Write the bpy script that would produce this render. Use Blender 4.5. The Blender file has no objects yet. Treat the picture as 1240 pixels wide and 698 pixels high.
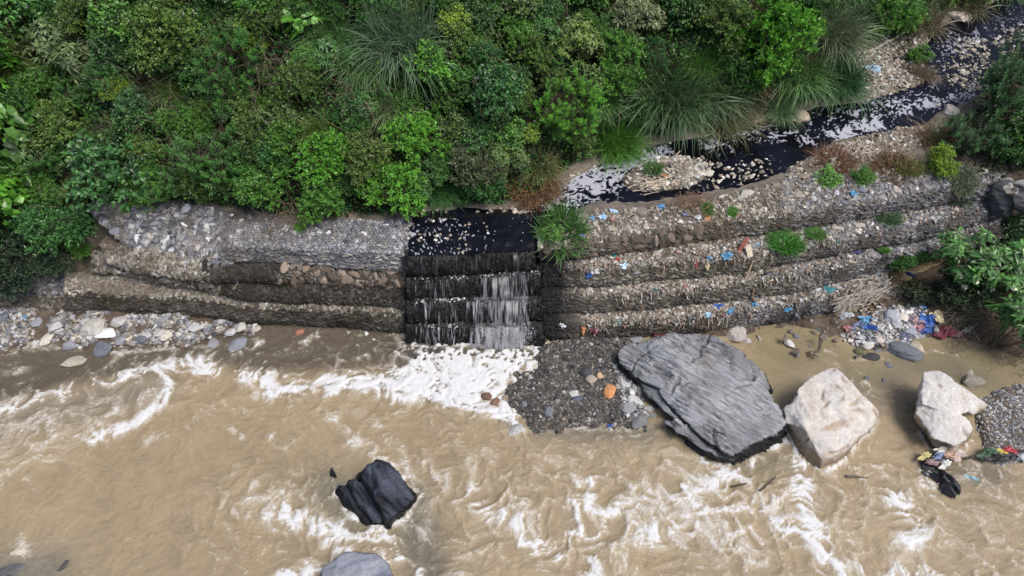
import bpy, bmesh, math, random, re
import numpy as np
from mathutils import Vector

random.seed(7)
RNG = np.random.default_rng(7)
S = bpy.context.scene
COL = S.collection

# ------------------------------------------------------------------ camera
CAM_H, PITCH, FPX = 25.0, math.radians(48.0), 838.0        # drone height, depression, focal length in photo pixels
cam = bpy.data.cameras.new('camera')
cam_ob = bpy.data.objects.new('camera', cam)
COL.objects.link(cam_ob)
cam_ob.location = (0, 0, CAM_H)
cam_ob.rotation_euler = (math.pi / 2 - PITCH, 0, 0)
cam.sensor_fit = 'HORIZONTAL'
cam.angle = 2 * math.atan(620.0 / FPX)
cam.clip_start, cam.clip_end = 0.1, 2000
S.camera = cam_ob

# ------------------------------------------------------------------ light
SUN_EL, SUN_AZ = math.radians(62), math.radians(120)       # azimuth measured from +Y towards +X
world = bpy.data.worlds.new('World')
S.world = world
world.use_nodes = True
wn = world.node_tree
sky = wn.nodes.new('ShaderNodeTexSky')
sky.sky_type = 'NISHITA'
sky.sun_disc = False
sky.sun_elevation = SUN_EL
sky.sun_rotation = SUN_AZ
sky.air_density = 1.0
sky.dust_density = 4.0
sky.ozone_density = 1.0
wn.nodes['Background'].inputs[1].default_value = 0.095
wn.links.new(sky.outputs[0], wn.nodes['Background'].inputs[0])
sun = bpy.data.lights.new('sun', 'SUN')
sun.energy = 1.5
sun.angle = math.radians(25)
sun.color = (1.0, 0.96, 0.9)
sun_ob = bpy.data.objects.new('sun', sun)
COL.objects.link(sun_ob)
sd = Vector((math.cos(SUN_EL) * math.sin(SUN_AZ), math.cos(SUN_EL) * math.cos(SUN_AZ), math.sin(SUN_EL)))
sun_ob.rotation_euler = sd.to_track_quat('Z', 'Y').to_euler()
sun_ob.location = (30, -20, 60)

S.view_settings.view_transform = 'Standard'
S.view_settings.look = 'None'
S.view_settings.gamma = 1
S.view_settings.use_curve_mapping = False
S.view_settings.exposure = 0.78

# ------------------------------------------------------------------ helpers: where things stand
CP, SP = math.cos(PITCH), math.sin(PITCH)


def P(px, py, z=0.0):
    """photo pixel -> world point at height z (scalars or arrays)"""
    u = (np.asarray(px, float) - 620.0) / FPX
    v = (349.0 - np.asarray(py, float)) / FPX
    dx, dy, dz = u, CP + SP * v, -SP + CP * v
    t = (np.asarray(z, float) - CAM_H) / dz
    return np.stack([dx * t, dy * t, CAM_H + dz * t], -1)


def PL(pts, z=None):
    a = np.array(pts, float)
    return P(a[:, 0], a[:, 1], a[:, 2] if z is None else z)


# ------------------------------------------------------------------ helpers: noise
_perm = np.random.default_rng(11).permutation(256).astype(np.int64)
_perm = np.concatenate([_perm, _perm, _perm])
_g3 = np.random.default_rng(12).normal(size=(256, 3))
_g3 /= np.linalg.norm(_g3, axis=1)[:, None]


def pnoise(p):
    """gradient noise, p (...,3), about -1..1"""
    p = np.asarray(p, float)
    i = np.floor(p).astype(np.int64)
    f = p - i
    i &= 255
    w = f * f * f * (f * (f * 6 - 15) + 10)
    r = 0
    for a in (0, 1):
        wx = w[..., 0] if a else 1 - w[..., 0]
        for b in (0, 1):
            wy = w[..., 1] if b else 1 - w[..., 1]
            for c in (0, 1):
                wz = w[..., 2] if c else 1 - w[..., 2]
                h = _perm[_perm[_perm[i[..., 0] + a] + i[..., 1] + b] + i[..., 2] + c]
                g = _g3[h]
                d = g[..., 0] * (f[..., 0] - a) + g[..., 1] * (f[..., 1] - b) + g[..., 2] * (f[..., 2] - c)
                r = r + wx * wy * wz * d
    return r * 1.6


def fbm(p, o=4, lac=2.03, g=0.5):
    a, r, s = 1.0, 0, 0
    for k in range(o):
        r = r + a * pnoise(p + k * 17.3)
        s += a
        a *= g
        p = p * lac
    return r / s


def ridged(p, o=3, lac=2.1, g=0.55):
    a, r, s = 1.0, 0, 0
    for k in range(o):
        r = r + a * (1 - np.clip(np.abs(pnoise(p + k * 9.1)) * 1.6, 0, 1))
        s += a
        a *= g
        p = p * lac
    return r / s


def smooth(a, b, x):
    t = np.clip((x - a) / (b - a), 0, 1)
    return t * t * (3 - 2 * t)


def xy3(x, y, z=0.0, s=1.0):
    return np.stack([x * s, y * s, np.zeros_like(x) + z], -1)


def seg_dist(x, y, pts, closed=False):
    """distance from points to a polyline"""
    pts = np.asarray(pts, float)[:, :2]
    n = len(pts)
    best = np.full(np.shape(x), 1e9)
    for k in range(n if closed else n - 1):
        a, b = pts[k], pts[(k + 1) % n]
        ab = b - a
        t = np.clip(((x - a[0]) * ab[0] + (y - a[1]) * ab[1]) / max(ab @ ab, 1e-9), 0, 1)
        d = np.hypot(x - a[0] - t * ab[0], y - a[1] - t * ab[1])
        best = np.minimum(best, d)
    return best


def inside(x, y, pts):
    pts = np.asarray(pts, float)[:, :2]
    n = len(pts)
    r = np.zeros(np.shape(x), bool)
    for k in range(n):
        x1, y1 = pts[k]
        x2, y2 = pts[(k + 1) % n]
        if y1 == y2:
            continue
        c = ((y1 > y) != (y2 > y)) & (x < (x2 - x1) * (y - y1) / (y2 - y1) + x1)
        r ^= c
    return r


def sdf(x, y, pts):
    """signed distance, positive inside the polygon"""
    d = seg_dist(x, y, pts, True)
    return np.where(inside(x, y, pts), d, -d)


# ------------------------------------------------------------------ helpers: meshes and objects
def mesh_np(name, V, F, mat=None, smooth_shade=False, attrs=None, extra=None):
    """V (n,3); F list of arrays (m,k); attrs {name: (n,) or (n,4)} on points; extra: list of n-gons"""
    V = np.asarray(V, np.float32)
    if isinstance(F, np.ndarray):
        F = [F]
    me = bpy.data.meshes.new(name)
    me.vertices.add(len(V))
    me.vertices.foreach_set('co', V.ravel())
    loops, starts, tot = [], [], 0
    for f in F:
        f = np.asarray(f, np.int32)
        if len(f) == 0:
            continue
        loops.append(f.ravel())
        starts.append(tot + np.arange(len(f), dtype=np.int32) * f.shape[1])
        tot += f.size
    for g in extra or ():
        loops.append(np.asarray(g, np.int32))
        starts.append(np.array([tot], np.int32))
        tot += len(g)
    li = np.concatenate(loops)
    st = np.concatenate(starts)
    me.loops.add(len(li))
    me.loops.foreach_set('vertex_index', li)
    me.polygons.add(len(st))
    me.polygons.foreach_set('loop_start', st)
    me.polygons.foreach_set('use_smooth', np.full(len(st), smooth_shade))
    me.update(calc_edges=True)
    me.validate()
    for k, a in (attrs or {}).items():
        a = np.asarray(a, np.float32)
        if a.ndim == 1:
            me.attributes.new(k, 'FLOAT', 'POINT').data.foreach_set('value', a)
        else:
            if a.shape[1] == 3:
                a = np.concatenate([a, np.ones((len(a), 1), np.float32)], 1)
            me.attributes.new(k, 'FLOAT_COLOR', 'POINT').data.foreach_set('color', a.ravel())
    if mat:
        me.materials.append(mat)
    return me


def ob(name, data, parent=None, loc=None, rot=None, scale=None, color=None, kind=None):
    o = bpy.data.objects.new(name, data)
    COL.objects.link(o)
    if parent:
        o.parent = parent
    if loc is not None:
        o.location = [float(c) for c in loc]
    if rot is not None:
        o.rotation_euler = rot
    if scale is not None:
        o.scale = (scale,) * 3 if np.isscalar(scale) else scale
    if color is not None:
        o.color = (*color, 1)
    if kind:
        o['kind'] = kind
    return o


def tag(o, label, cat, group=None):
    o['label'] = label
    o['category'] = cat
    if group:
        o['group'] = group
    return o


def empty(name, loc=(0, 0, 0)):
    o = bpy.data.objects.new(name, None)
    COL.objects.link(o)
    o.location = [float(c) for c in loc]
    o.empty_display_size = 0.3
    return o


def grid_faces(nr, nc):
    i = np.arange(nr - 1)[:, None] * nc + np.arange(nc - 1)[None]
    i = i.ravel()
    return np.stack([i, i + 1, i + nc + 1, i + nc], 1)


def rotmats(n, rng):
    q = rng.normal(size=(n, 4))
    q /= np.linalg.norm(q, axis=1)[:, None]
    w, x, y, z = q.T
    return np.stack([1 - 2 * (y * y + z * z), 2 * (x * y - z * w), 2 * (x * z + y * w),
                     2 * (x * y + z * w), 1 - 2 * (x * x + z * z), 2 * (y * z - x * w),
                     2 * (x * z - y * w), 2 * (y * z + x * w), 1 - 2 * (x * x + y * y)], 1).reshape(n, 3, 3)


def frames(nrm, rng):
    """rotation matrices whose third column is nrm, with a random twist"""
    n = nrm / np.linalg.norm(nrm, axis=1)[:, None]
    r = rng.normal(size=n.shape)
    a = np.cross(n, r)
    a /= np.linalg.norm(a, axis=1)[:, None] + 1e-9
    b = np.cross(n, a)
    return np.stack([a, b, n], 2)


# ------------------------------------------------------------------ materials
def new_mat(name):
    m = bpy.data.materials.new(name)
    m.use_nodes = True
    nt = m.node_tree
    return m, nt, nt.nodes, nt.links, nt.nodes['Principled BSDF']


def N(nt, t, **kw):
    n = nt.nodes.new(t)
    for k, v in kw.items():
        setattr(n, k, v)
    return n


def noise_node(nt, scale, detail=5, rough=0.6, coord=None):
    t = N(nt, 'ShaderNodeTexNoise')
    t.inputs['Scale'].default_value = scale
    t.inputs['Detail'].default_value = detail
    t.inputs['Roughness'].default_value = rough
    if coord is not None:
        nt.links.new(coord, t.inputs['Vector'])
    return t


def maprange(nt, src, a, b, c, d):
    r = N(nt, 'ShaderNodeMapRange')
    for k, v in zip((1, 2, 3, 4), (a, b, c, d)):
        r.inputs[k].default_value = v
    nt.links.new(src, r.inputs[0])
    return r.outputs[0]


def mixc(nt, fac, a, b, mode='MIX'):
    m = N(nt, 'ShaderNodeMix', data_type='RGBA', blend_type=mode)
    for k, v in ((0, fac), (6, a), (7, b)):
        if isinstance(v, bpy.types.NodeSocket):
            nt.links.new(v, m.inputs[k])
        else:
            m.inputs[k].default_value = v if k == 0 else (*v, 1)
    return m.outputs[2]


def geo_coord(nt):
    return N(nt, 'ShaderNodeTexCoord').outputs['Object']


def surf_mat(name, source, rough=0.85, nscale=6.0, amt=0.45, bump=0.4, bscale=18.0, spec=0.3, bdist=0.03, stretch=None):
    """source: 'col' = colour attribute of the mesh, 'obj' = the object's own colour"""
    m, nt, nd, ln, b = new_mat(name)
    if source == 'col':
        a = N(nt, 'ShaderNodeAttribute', attribute_name='col')
        base = a.outputs['Color']
    else:
        base = N(nt, 'ShaderNodeObjectInfo').outputs['Color']
    co = geo_coord(nt)
    if stretch:
        mp = N(nt, 'ShaderNodeMapping', vector_type='TEXTURE')
        mp.inputs['Rotation'].default_value = stretch[0]
        mp.inputs['Scale'].default_value = stretch[1]
        ln.new(co, mp.inputs['Vector'])
        co = mp.outputs[0]
    n1 = noise_node(nt, nscale, 6, 0.65, co)
    v = maprange(nt, n1.outputs['Fac'], 0.28, 0.72, 1 - amt, 1 + amt)
    col = mixc(nt, 1.0, base, v, 'MULTIPLY')
    ln.new(col, b.inputs['Base Color'])
    n2 = noise_node(nt, bscale, 6, 0.7, co)
    bp = N(nt, 'ShaderNodeBump')
    bp.inputs['Strength'].default_value = bump
    bp.inputs['Distance'].default_value = bdist
    ln.new(n2.outputs['Fac'], bp.inputs['Height'])
    ln.new(bp.outputs[0], b.inputs['Normal'])
    b.inputs['Roughness'].default_value = rough
    b.inputs['Specular IOR Level'].default_value = spec
    return m


M_STONE = surf_mat('crushed_stone', 'col', 0.85, 7, 0.3, 0.5, 22)
M_ROCK = surf_mat('river_rock', 'obj', 0.8, 5, 0.35, 0.5, 14)
M_EARTH = surf_mat('earth_and_gravel', 'col', 0.95, 3.0, 0.5, 0.9, 9, bdist=0.08)
M_LITTER = surf_mat('plastic_litter', 'col', 0.6, 9, 0.25, 0.3, 25)
M_BAG = surf_mat('plastic_film', 'obj', 0.45, 5, 0.25, 0.3, 12, spec=0.5)
M_WOOD = surf_mat('driftwood', 'obj', 0.85, 9, 0.35, 0.5, 30)
M_STEM = surf_mat('bark', 'obj', 0.9, 9, 0.35, 0.4, 30)
M_WIRE = surf_mat('galvanised_wire', 'col', 0.5, 5, 0.2, 0.0, 10, spec=0.5)


def leaf_mat(name, rough=0.42, transl=0.28, spread=0.9):
    m, nt, nd, ln, b = new_mat(name)
    oi = N(nt, 'ShaderNodeObjectInfo')
    at = N(nt, 'ShaderNodeAttribute', attribute_name='tint')
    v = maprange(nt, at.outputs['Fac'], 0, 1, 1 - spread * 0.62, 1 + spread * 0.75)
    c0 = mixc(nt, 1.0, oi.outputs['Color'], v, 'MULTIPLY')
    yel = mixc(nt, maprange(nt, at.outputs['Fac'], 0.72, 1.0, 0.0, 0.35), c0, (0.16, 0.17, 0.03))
    ln.new(yel, b.inputs['Base Color'])
    b.inputs['Roughness'].default_value = rough
    b.inputs['Specular IOR Level'].default_value = 0.6
    tr = N(nt, 'ShaderNodeBsdfTranslucent')
    ln.new(yel, tr.inputs['Color'])
    mx = N(nt, 'ShaderNodeMixShader')
    mx.inputs[0].default_value = transl
    ln.new(b.outputs[0], mx.inputs[1])
    ln.new(tr.outputs[0], mx.inputs[2])
    ln.new(mx.outputs[0], nd['Material Output'].inputs['Surface'])
    return m


M_LEAF = leaf_mat('leaf', 0.36, spread=1.4)
M_GRASS = leaf_mat('grass_blade', 0.5, 0.2, 0.7)
# ================================================================== THE SETTING
# ---- outlines, traced as ground points
LV_Y = np.array([-60, 22, 24.1, 26.5, 28.8, 31.2, 35.0, 38.0, 48, 90.0])
LV_Z = np.array([4.05, 4.1, 4.2, 4.3, 4.5, 4.9, 5.4, 5.9, 6.8, 9.0])


def level(y):
    return np.interp(y, LV_Y, LV_Z)


def PS(pts, dz=0.0):
    """points on the upper ledge / stream level"""
    out = []
    for a, b in pts:
        z = 4.3
        for _ in range(8):
            p = P(a, b, z)
            z = float(level(p[1])) + dz
        out.append(p)
    return np.array(out)


wall_base = PL([(-500, 385), (0, 380), (81, 378), (150, 377), (240, 380), (300, 390), (400, 394), (490, 408), (650, 408), (720, 408),
                (860, 398), (960, 386), (1050, 366), (1110, 345), (1200, 300), (1320, 250), (1800, 150)], 0.0)
ledge_edge = PL([(-500, 325, 1.3), (60, 325, 1.4), (84, 322, 1.6), (107, 250, 4.2), (150, 248, 4.2), (205, 246, 4.2), (268, 254, 4.2), (345, 267, 4.2), (400, 269, 4.2), (498, 268, 4.2), (655, 264, 4.1), (690, 268, 4.2), (720, 258, 4.2), (770, 254, 4.2), (820, 248, 4.2),
                 (870, 240, 4.22), (920, 230, 4.25), (965, 217, 4.3), (1010, 214, 4.3), (1055, 214, 4.3), (1115, 213, 4.3), (1215, 212, 4.3), (1400, 180, 4.4), (2500, 100, 4.6)])
hill_foot = PL([(-2500, 345, 1.8), (-300, 345, 1.8), (60, 332, 1.9), (92, 280, 3.6), (112, 252, 4.1), (205, 248, 4.15), (270, 255, 4.15), (345, 266, 4.15),
                (400, 268, 4.15), (490, 262, 4.15), (520, 254, 4.2), (600, 252, 4.2), (650, 240, 4.2), (690, 208, 4.25), (760, 176, 4.35),
                (850, 156, 4.4), (930, 138, 4.5), (1000, 130, 4.6), (1036, 118, 4.8), (1034, 75, 5.2), (1045, 48, 5.6),
                (1130, 4, 6.2), (1240, -30, 6.6), (1400, -80, 7.5)])
hill_poly = np.concatenate([hill_foot[:, :2], [[90, 160], [-160, 160], [-160, 22]]])
stream_poly = PS([(1330, -40), (1240, -8), (1160, 25), (1130, 45), (1124, 75), (1127, 103), (1100, 112), (1050, 127), (990, 134), (965, 148), (930, 147),
                  (880, 160), (850, 171), (800, 179), (760, 189), (730, 203), (700, 218), (682, 238), (655, 256), (610, 260), (560, 257), (520, 262),
                  (503, 266), (495, 300), (640, 296), (655, 280), (668, 268), (712, 254), (750, 254), (800, 247), (850, 241), (905, 229), (940, 216), (948, 200),
                  (985, 182), (1005, 166), (1060, 156), (1090, 150), (1115, 146), (1130, 132), (1160, 122), (1200, 100), (1240, 78), (1330, 40)], -0.1)
island_poly = PS([(752, 215), (768, 202), (795, 190), (830, 189), (858, 199), (864, 211), (832, 225), (790, 231), (763, 229)])
delta_poly = PL([(596, 482), (622, 464), (642, 440), (655, 414), (680, 400), (745, 400), (762, 440), (772, 490), (776, 515), (750, 519), (700, 516), (655, 513), (632, 522), (624, 500)], 0.1)
leftbar_poly = PL([(-60, 372), (60, 370), (250, 378), (318, 392), (312, 404), (290, 412), (235, 416), (140, 424), (60, 416), (20, 424), (-60, 436)], 0.08)
rightbar_poly = PL([(1176, 478), (1205, 468), (1260, 466), (1330, 470), (1330, 575), (1240, 568), (1192, 562), (1180, 520)], 0.08)
bank_poly = PL([(1008, 396), (1030, 372), (1060, 350), (1110, 325), (1200, 285), (1400, 230), (1900, 200), (1900, 520), (1330, 462), (1240, 440), (1195, 420), (1150, 413), (1120, 413), (1100, 424), (1075, 430), (1040, 428), (1020, 412)], 0.08)
mud_polys = [PL(q, 0.05) for q in (
    [(740, 400), (830, 392), (905, 385), (925, 398), (912, 408), (880, 412), (830, 405), (760, 412)],
    [(928, 398), (940, 388), (1010, 375), (1035, 385), (1030, 408), (1003, 412), (998, 432), (978, 437), (962, 425), (985, 418), (988, 402), (960, 397), (945, 402)],
    [(944, 410), (956, 404), (972, 420), (968, 432), (952, 424)])]
pool_poly = PL([(905, 392), (960, 390), (1000, 400), (1040, 425), (1120, 410), (1250, 435), (1250, 470), (1180, 480), (1100, 455), (1040, 480), (1000, 440), (950, 450), (940, 480), (915, 440)], 0.0)


def height(x, y):
    x = np.asarray(x, float)
    y = np.asarray(y, float)
    wy = np.interp(x, wall_base[:, 0], wall_base[:, 1])
    n = fbm(xy3(x, y, 3.3, 0.45), 4)
    n2 = fbm(xy3(x, y, 8.3, 1.9), 3)
    bed = -0.7 + 0.1 * n
    lv = level(y) + 0.06 * n + 0.04 * n2
    lv = 1.9 + (lv - 1.9) * smooth(-21.5, -17.5, x)
    ey = np.interp(x, ledge_edge[:, 0], ledge_edge[:, 1])
    h = bed + (lv - bed) * smooth(-0.55, -0.1, y - ey)
    # stream channel
    ds = sdf(x, y, stream_poly) + 0.12 * n2 + 0.22
    di = sdf(x, y, island_poly) + 0.12 * n2
    carve = smooth(-0.25, 0.35, ds) * (1 - smooth(-0.25, 0.2, di))
    h = h - 0.5 * carve * (y - ey > -0.8)
    h = h + 0.16 * smooth(-0.1, 0.5, di)
    # hill
    dh = sdf(x, y, hill_poly)
    d = np.maximum(dh, 0)
    h = np.where(dh > 0, h + 22 * (1 - np.exp(-d * 1.12 / 22)) * smooth(0, 1.5, d) + np.minimum(d, 3) * (0.35 * n + 0.1 * n2), h)
    # bars, banks, mud
    q = sdf(x, y, delta_poly) + 0.6 * n2 + 1.0 * n
    h = np.maximum(h, bed + 1.0 * smooth(-1.6, 1.0, q) + 0.06 * smooth(0, 2, q) + 0.05 * n2)
    for poly, top, w in ( (leftbar_poly, 0.92, 0.8), (rightbar_poly, 0.9, 0.9)):
        q = sdf(x, y, poly) + 0.4 * n2 + 0.7 * n
        h = np.maximum(h, bed + top * smooth(-w * 0.5, w * 0.5, q) + 0.10 * smooth(0, 2, q) + 0.03 * n2)
    q = sdf(x, y, bank_poly) + 0.2 * n2
    h = np.maximum(h, bed + 0.85 * smooth(-0.4, 0.5, q) + np.maximum(q - 0.6, 0) * (0.05 + 0.5 * smooth(15, 21, x)) + 0.05 * n)
    for mp in mud_polys:
        q = sdf(x, y, mp) + 0.1 * n2
        h = np.maximum(h, bed + 0.86 * smooth(-0.3, 0.35, q) + 0.08 * n2)
    # far side of the river, behind the camera
    h = np.maximum(h, -0.7 + 3.5 * smooth(-6, -22, y))
    return h


def axis(lo, hi, step, out_lo, out_hi, k=1.35):
    a = list(np.arange(lo, hi + 1e-6, step))
    s = step
    while a[-1] < out_hi:
        s *= k
        a.append(a[-1] + s)
    s = step
    while a[0] > out_lo:
        s *= k
        a.insert(0, a[0] - s)
    return np.array(a)


gx, gy = axis(-32, 34, 0.18, -400, 400), axis(17, 46, 0.18, -300, 500)
X, Y = np.meshgrid(gx, gy)
Hz = height(X, Y)
dh = sdf(X, Y, hill_poly)
n = fbm(xy3(X, Y, 1.0, 1.3), 4)[..., None]
n_big = fbm(xy3(X, Y, 5.0, 0.35), 3)[..., None]
c_ledge = np.array([0.17, 0.145, 0.115])
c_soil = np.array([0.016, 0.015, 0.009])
c_mud = np.array([0.115, 0.088, 0.066])
c_dark = np.array([0.085, 0.076, 0.066])
tc = np.broadcast_to(c_ledge, X.shape + (3,)).copy()
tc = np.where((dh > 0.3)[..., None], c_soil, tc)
wy_ = np.interp(X, wall_base[:, 0], wall_base[:, 1])
tc = np.where((Y < wy_ + 1.5)[..., None], c_mud, tc)
w = smooth(-0.3, 0.4, sdf(X, Y, delta_poly))[..., None]
tc = tc * (1 - w) + c_dark * w
w = smooth(-0.2, 0.2, sdf(X, Y, stream_poly))[..., None] * smooth(0.1, -0.2, sdf(X, Y, island_poly))[..., None]
tc = tc * (1 - w) + np.array([0.02, 0.02, 0.022]) * w
w = smooth(1.0, 4.0, sdf(X, Y, bank_poly))[..., None]
tc = tc * (1 - w) + np.array([0.06, 0.05, 0.032]) * w
tc = tc * (1 + 0.5 * n) * (1 + 0.25 * n_big)
terrain = ob('ground', mesh_np('ground', np.stack([X, Y, Hz], -1).reshape(-1, 3), grid_faces(*X.shape), M_EARTH, True,
                               {'col': np.clip(tc.reshape(-1, 3), 0.005, 1)}), kind='structure')

# height sampling for placing things: bilinear on the ground sheet itself


def ground(x, y):
    x = np.atleast_1d(np.asarray(x, float))
    y = np.atleast_1d(np.asarray(y, float))
    i = np.clip(np.searchsorted(gx, x) - 1, 0, len(gx) - 2)
    j = np.clip(np.searchsorted(gy, y) - 1, 0, len(gy) - 2)
    u = (x - gx[i]) / (gx[i + 1] - gx[i])
    v = (y - gy[j]) / (gy[j + 1] - gy[j])
    return Hz[j, i] * (1 - u) * (1 - v) + Hz[j, i + 1] * u * (1 - v) + Hz[j + 1, i] * (1 - u) * v + Hz[j + 1, i + 1] * u * v


def hit(px, py, zmin=0.0):
    """the ground point seen at a photo pixel (first crossing of the ground sheet or the water)"""
    u, v = (px - 620.0) / FPX, (349.0 - py) / FPX
    d = np.array([u, CP + SP * v, -SP + CP * v])
    t = np.arange(14, 110, 0.1)
    q = np.array([0, 0, CAM_H]) + t[:, None] * d
    g = np.maximum(ground(q[:, 0], q[:, 1]), zmin)
    k = int(np.argmax(q[:, 2] < g))
    return np.array([q[k, 0], q[k, 1], g[k]])


# ---- the river
rx, ry = axis(-25, 25, 0.065, -400, 400), axis(8.0, 23.5, 0.065, -60, 30)
X, Y = np.meshgrid(rx, ry)


def px_dist(pts):
    return seg_dist(X, Y, PL(pts, 0.0))


foam_lines = [  # photo polyline, half width (m), strength
    ([(505, 428), (560, 432), (645, 425)], 0.9, 1.15), ([(545, 455), (600, 470), (615, 480)], 0.75, 1.1), ([(612, 495), (622, 516)], 0.35, 1.2),
    ([(580, 492), (520, 480), (460, 474)], 0.38, 1.1), ([(640, 450), (600, 475)], 0.4, 1.0),
    ([(500, 440), (470, 455), (420, 462), (340, 466), (290, 455), (225, 441), (195, 448)], 0.42, 1.0),
    ([(480, 470), (400, 474), (330, 478)], 0.3, 0.9),
    ([(300, 455), (230, 440)], 0.3, 0.9), ([(195, 448), (125, 462), (70, 478), (5, 496)], 0.36, 0.85),
    ([(197, 449), (206, 466), (196, 487), (165, 512), (118, 530)], 0.26, 1.0), ([(180, 465), (140, 500), (60, 535), (0, 560)], 1.1, 0.42),
    ([(120, 465), (60, 500), (0, 525)], 0.8, 0.42), ([(175, 478), (190, 470)], 0.5, 0.5),
    ([(0, 455), (30, 446)], 0.25, 0.45), ([(20, 425), (50, 404)], 0.5, 0.55), ([(0, 410), (30, 400)], 0.5, 0.45), ([(285, 428), (300, 420), (312, 415)], 0.2, 0.9),
    ([(130, 445), (150, 425)], 0.15, 0.5), ([(370, 412), (382, 404)], 0.25, 0.6), ([(410, 440), (445, 432)], 0.16, 0.5),
    ([(400, 500), (425, 530), (448, 548)], 0.32, 0.62), ([(375, 520), (350, 535)], 0.25, 0.4), ([(455, 515), (485, 540), (492, 572), (503, 596)], 0.2, 0.62),
    ([(440, 500), (420, 490)], 0.4, 0.4), ([(515, 560), (530, 600), (520, 640)], 0.3, 0.4),
    ([(300, 605), (340, 600), (330, 620)], 0.25, 0.5), ([(335, 622), (390, 642), (430, 645), (470, 648)], 0.42, 0.8), ([(465, 645), (478, 665), (500, 692)], 0.3, 0.95),
    ([(385, 640), (380, 670), (370, 685)], 0.3, 0.45), ([(340, 698), (375, 694)], 0.2, 0.9),
    ([(565, 595), (590, 620), (640, 638), (690, 625), (708, 588)], 0.38, 0.72), ([(640, 655), (675, 668), (690, 645), (720, 655), (716, 698)], 0.36, 0.82),
    ([(700, 625), (712, 600), (712, 585)], 0.26, 0.95), ([(560, 600), (620, 600), (690, 610)], 0.6, 0.42),
    ([(730, 630), (790, 600), (850, 590), (900, 600)], 0.7, 0.6), ([(760, 650), (830, 640), (900, 650)], 0.9, 0.55), ([(850, 610), (950, 615)], 0.6, 0.62),
    ([(975, 565), (968, 595), (980, 630), (1000, 675), (1012, 698)], 0.34, 1.05), ([(940, 640), (980, 650)], 0.6, 0.75), ([(880, 572), (855, 585), (900, 580)], 0.35, 0.75),
    ([(985, 575), (1015, 570)], 0.25, 0.4), ([(1085, 605), (1110, 630), (1100, 655)], 0.4, 0.9), ([(1000, 690), (1100, 690), (1170, 705)], 0.5, 0.6),
    ([(1000, 620), (1060, 600)], 0.4, 0.32), ([(1130, 640), (1230, 620)], 0.5, 0.3), ([(1120, 575), (1125, 590)], 0.35, 0.6), ([(1060, 540), (1090, 500)], 0.5, 0.22),
    ([(1020, 445), (1050, 470), (1062, 490)], 0.4, 0.3), ([(570, 650), (600, 690)], 0.5, 0.3), ([(520, 690), (560, 680)], 0.3, 0.3),
    ([(20, 655), (40, 668)], 0.2, 0.4), ([(160, 540), (230, 515), (240, 500)], 0.2, 0.35), ([(280, 520), (300, 535)], 0.12, 0.6), ([(330, 530), (345, 545)], 0.18, 0.5),
    ([(760, 560), (790, 545), (830, 560)], 0.5, 0.3), ([(1015, 440), (1040, 450), (1055, 475)], 0.12, 0.5), ([(1000, 425), (1030, 436), (1075, 434)], 0.08, 0.45), ([(1100, 430), (1130, 425), (1160, 430)], 0.08, 0.4), ([(850, 556), (888, 572), (925, 552), (948, 532)], 0.16, 0.8), ([(952, 520), (970, 560), (990, 577), (1018, 562), (1062, 510)], 0.13, 0.75),
    ([(1106, 515), (1130, 545), (1152, 556), (1176, 535)], 0.12, 0.6), ([(430, 582), (408, 600), (440, 642), (470, 645), (506, 612)], 0.14, 0.8), ([(508, 600), (480, 570), (462, 550), (450, 560)], 0.13, 0.7), ([(386, 690), (410, 668), (455, 664), (480, 690)], 0.15, 0.8),
    ([(640, 520), (700, 520), (765, 520)], 0.12, 0.45), ([(10, 425), (60, 420), (140, 428), (235, 420), (300, 416)], 0.12, 0.45),
]
D = np.zeros_like(X)
for pts, hw, st in foam_lines:
    d = px_dist(pts)
    wob = 1.0
    st = st * (1.12 if pts[0][1] > 555 else 1.0)
    D = np.maximum(D, st * np.exp(-0.5 * (d / (hw * (1.15 if pts[0][1] > 555 else 1.08))) ** 2))
fine = (np.abs(X) < 26) & (Y > 7.5)
pool_foam = PL([(496, 432), (515, 418), (560, 416), (648, 420), (652, 434), (630, 452), (602, 468), (584, 480), (600, 492), (626, 496), (622, 520), (606, 514), (590, 500), (548, 496), (500, 483), (458, 476), (420, 476), (382, 473), (345, 481), (318, 478), (345, 463), (420, 461), (468, 452), (488, 441)], 0.0)
pf = sdf(X, Y, pool_foam) + 0.25 * fbm(xy3(X, Y, 9.0, 1.6), 3)
D = np.maximum(D, 1.3 * smooth(-0.25, 0.3, pf))
rapid = smooth(6.5, 1.0, px_dist([(560, 620), (800, 640), (1000, 640), (1200, 640)])) * 0.9
rapid = np.maximum(rapid, smooth(3.5, 0.5, px_dist([(300, 620), (480, 650), (520, 600)])) * 0.8)
rapid = np.maximum(rapid, smooth(3.0, 0.3, px_dist([(0, 500), (200, 460), (480, 460), (620, 480)])) * 0.7)
calm = smooth(-0.6, 0.8, sdf(X, Y, pool_poly))
rapid = rapid * (1 - calm)
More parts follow.
